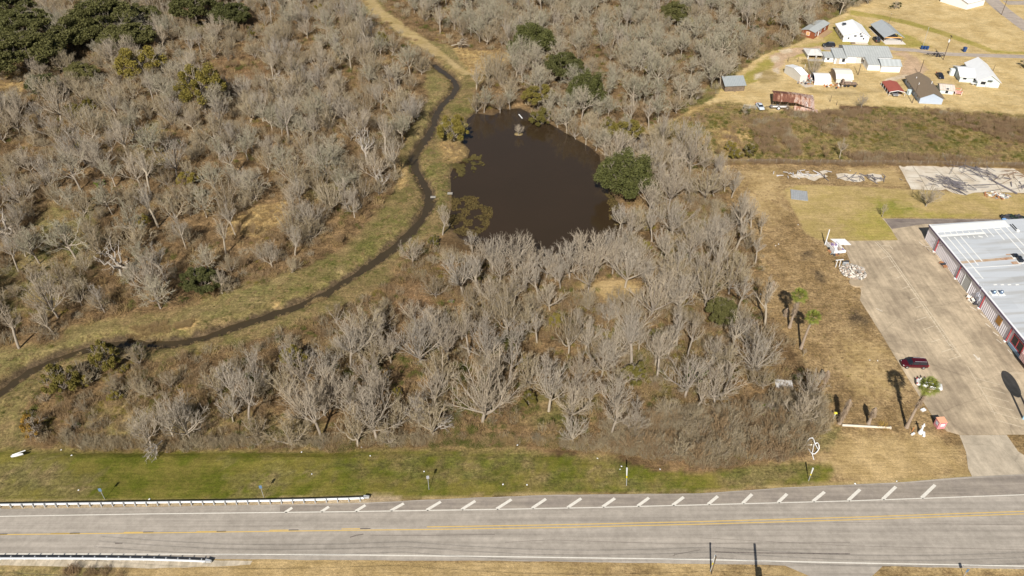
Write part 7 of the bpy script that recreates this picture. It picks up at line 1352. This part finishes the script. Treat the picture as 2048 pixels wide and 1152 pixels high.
# straw tussocks by the creek, each patch one clump of grass
# ---- palms
def palm(p, topy, label, seed, live=True, CRp=1.7, lean=(0, 0), skirt=.35, name='palm_tree', bare_top=False):
    H = HT(p, topy)*(1.0 if live else 1.0); g = np.random.RandomState(seed); t = thing(name, W(*p), 0, label, 'palm'); tx, ty = lean; b = MB()
    pts = [Vector((tx*k*k, ty*k*k, H*k)) for k in (0, .12, .35, .6, .8, 1)]; b.path(pts, [.42, .30, .24, .22, .22, .20], 9); b.build('trunk', M_ptrunk, t)
    top = Vector((tx, ty, H)); S = []
    for i in range(int(220*skirt/.35)):                # hanging dead fronds
        a = g.uniform(0, 6.28); z0 = H*(1-skirt*g.rand()); k = z0/H; c = Vector((tx*k*k, ty*k*k, z0)); d = Vector((math.cos(a), math.sin(a), -g.uniform(.9, 2.0))).normalized(); e = c+d*g.uniform(.5, 1.1); S.append((*(c+Vector((math.cos(a), math.sin(a), 0))*.15), *e, .045, .03))
    o = bpy.data.objects.new('dead_skirt', segmesh('dead_skirt', S, M_palmd, 3)); sc.collection.objects.link(o); o.parent = t
    if live:
        V = []; F = []; nf = 34
        for i in range(nf):                            # fan leaves: a stalk ending in a pleated fan of narrow blades
            a = i*2.39996+g.uniform(-.2, .2); el = R(78)-R(115)*(i/nf)+g.uniform(-.12, .12); L_ = CRp*g.uniform(.52, .62); d = Vector((math.cos(a)*math.cos(el), math.sin(a)*math.cos(el), math.sin(el))); s_ = Vector((-math.sin(a), math.cos(a), 0)); c = top+d*L_; u = d.cross(s_)
            n0 = len(V); V += [tuple(top+s_*.03), tuple(top-s_*.03), tuple(c-s_*.04), tuple(c+s_*.04)]; F.append((n0, n0+1, n0+2, n0+3)); nbld = 13
            for k in range(nbld):
                f = R(-105)+R(210)*k/(nbld-1); bd = (d*math.cos(f)+s_*math.sin(f)).normalized(); ln = CRp*.48*(1-.25*abs(f)/R(105))*g.uniform(.9, 1.1); sd2 = bd.cross(u).normalized()*.06; tip = c+bd*ln-Vector((0, 0, ln*.22)); mid = c+bd*ln*.55; n0 = len(V); V += [tuple(c), tuple(mid+sd2), tuple(tip), tuple(mid-sd2)]; F.append((n0, n0+1, n0+2, n0+3))
        me = bpy.data.meshes.new('fronds'); me.from_pydata(V, [], F); me.materials.append(M_palm); o = bpy.data.objects.new('fronds', me); sc.collection.objects.link(o); o.parent = t
    return t
palm((1579,655), 591, 'green palm with a thick shaggy trunk, the upper of the two by the grove', 1, skirt=.55, CRp=1.95, lean=(.2, 0)); palm((1602,697), 634, 'green palm with a slim bare trunk, the lower of the two by the grove', 2, skirt=.12, CRp=1.8, lean=(.6, 0))
palm((1813,855), 773, 'tall green palm leaning over the white sedan', 3, skirt=.45, CRp=2.1, lean=(.7, 0)); palm((1679,847), 800, 'thick shaggy dead palm stump, left of the two dead palms', 4, live=False, skirt=.8, name='dead_palm', lean=(.4, 0)); palm((1737,847), 816, 'shorter dead palm stump above the fallen cream pole', 5, live=False, skirt=.4, name='dead_palm', lean=(.2, 0))
palm((1571,632), 617, 'low dead palm stump beside the upper green palm', 6, live=False, skirt=.9, name='dead_palm'); palm((1649,765), 742, 'small dead palm at the grove edge', 7, live=False, skirt=.7, name='dead_palm'); palm((1543,582), 563, 'short bare palm stump standing alone in the brown field', 8, live=False, skirt=.15, name='dead_palm')
# fallen branch on the verge, leaning log
def fallen(p, rz_, label, s, m=M_pale, seed=1):
    big, fine, _ = skeleton(seed, 5.0, 2.2, 1.6, 6, nsub=4, ntw=4, ntt=1, up=.2, tr=.13, gnarl=.15, twl=.6, thin=1.3); t = thing('fallen_tree', W(*p), rz_, label, 'fallen tree'); t.scale = (s, s, s)
    for nm, sg, n in (('trunk', big, 5), ('branches', fine, 3)): o = bpy.data.objects.new(nm, segmesh(nm, sg, m, n)); sc.collection.objects.link(o); o.parent = t; o.rotation_euler = (R(84), 0, 0); o.location = (0, 0, 1.0)
    return t
fallen((325,890), R(-15), 'pale fallen branch lying on the green verge at the left', .9); fallen((868,868), R(130), 'pale fallen trunk at the grove edge left of the verge middle', .9, seed=3); fallen((540,165), R(80), 'pale fallen trunk in the upper left wood', 1.2, seed=4); fallen((905,98), R(100), 'grey fallen tree beside the sandy track', 1.4, M_bark, 5)
t = thing('yellow_grass_tuft', W(1765,856), 0, 'tuft of bright yellow dead grass over the end of the fallen pole', 'grass'); o = bpy.data.objects.new('blades', clump(55, 60, 1.5, .5, mat('yellow_grass', (.58,.38,.08), (.45,.32,.10), scale=2), .018, 1.4, 1)); sc.collection.objects.link(o); o.parent = t
t = thing('green_sapling', W(1658,803), 0, 'low dark green sapling left of the thick dead palm', 'plant'); o = bpy.data.objects.new('leaves', leafclump(56, 220, 1.8, 1.2, M_oak)); sc.collection.objects.link(o); o.parent = t
t = thing('yellow_marker', W(1667,838), 0, 'small yellow-topped marker left of the dead palms', 'marker'); MB().tube((0, 0, 0), (0, 0, 1.5), .09).build('post', M_pgp, t); MB().box(-.28, .28, -.16, .16, 1.5, 1.75).build('cap', mat('yellow_cap', (.85,.75,.1)), t)
# overhead lines along the highway, outside the lower edge (only their faint shadows reach the road)
for i, (z, dy) in enumerate([(11.8, 0), (11.8, .9), (10.6, .4), (8.6, .4)]):
    b = MB(); pts = [Vector((-70+10*k, s1[1]+dy-(-70+10*k)*.02, z-.9*math.sin(PI*((k*10) % 50)/50))) for k in range(23)]
    for p_, q_ in zip(pts[:-1], pts[1:]): b.tube(p_, q_, .022, n=3)
    tag(b.build('power_line', M_dark), ['upper overhead line farther from the wood', 'upper overhead line nearer the highway', 'middle overhead line', 'lowest overhead line'][i]+' along the highway, below the photo', 'cable', 'overhead lines beside the highway')
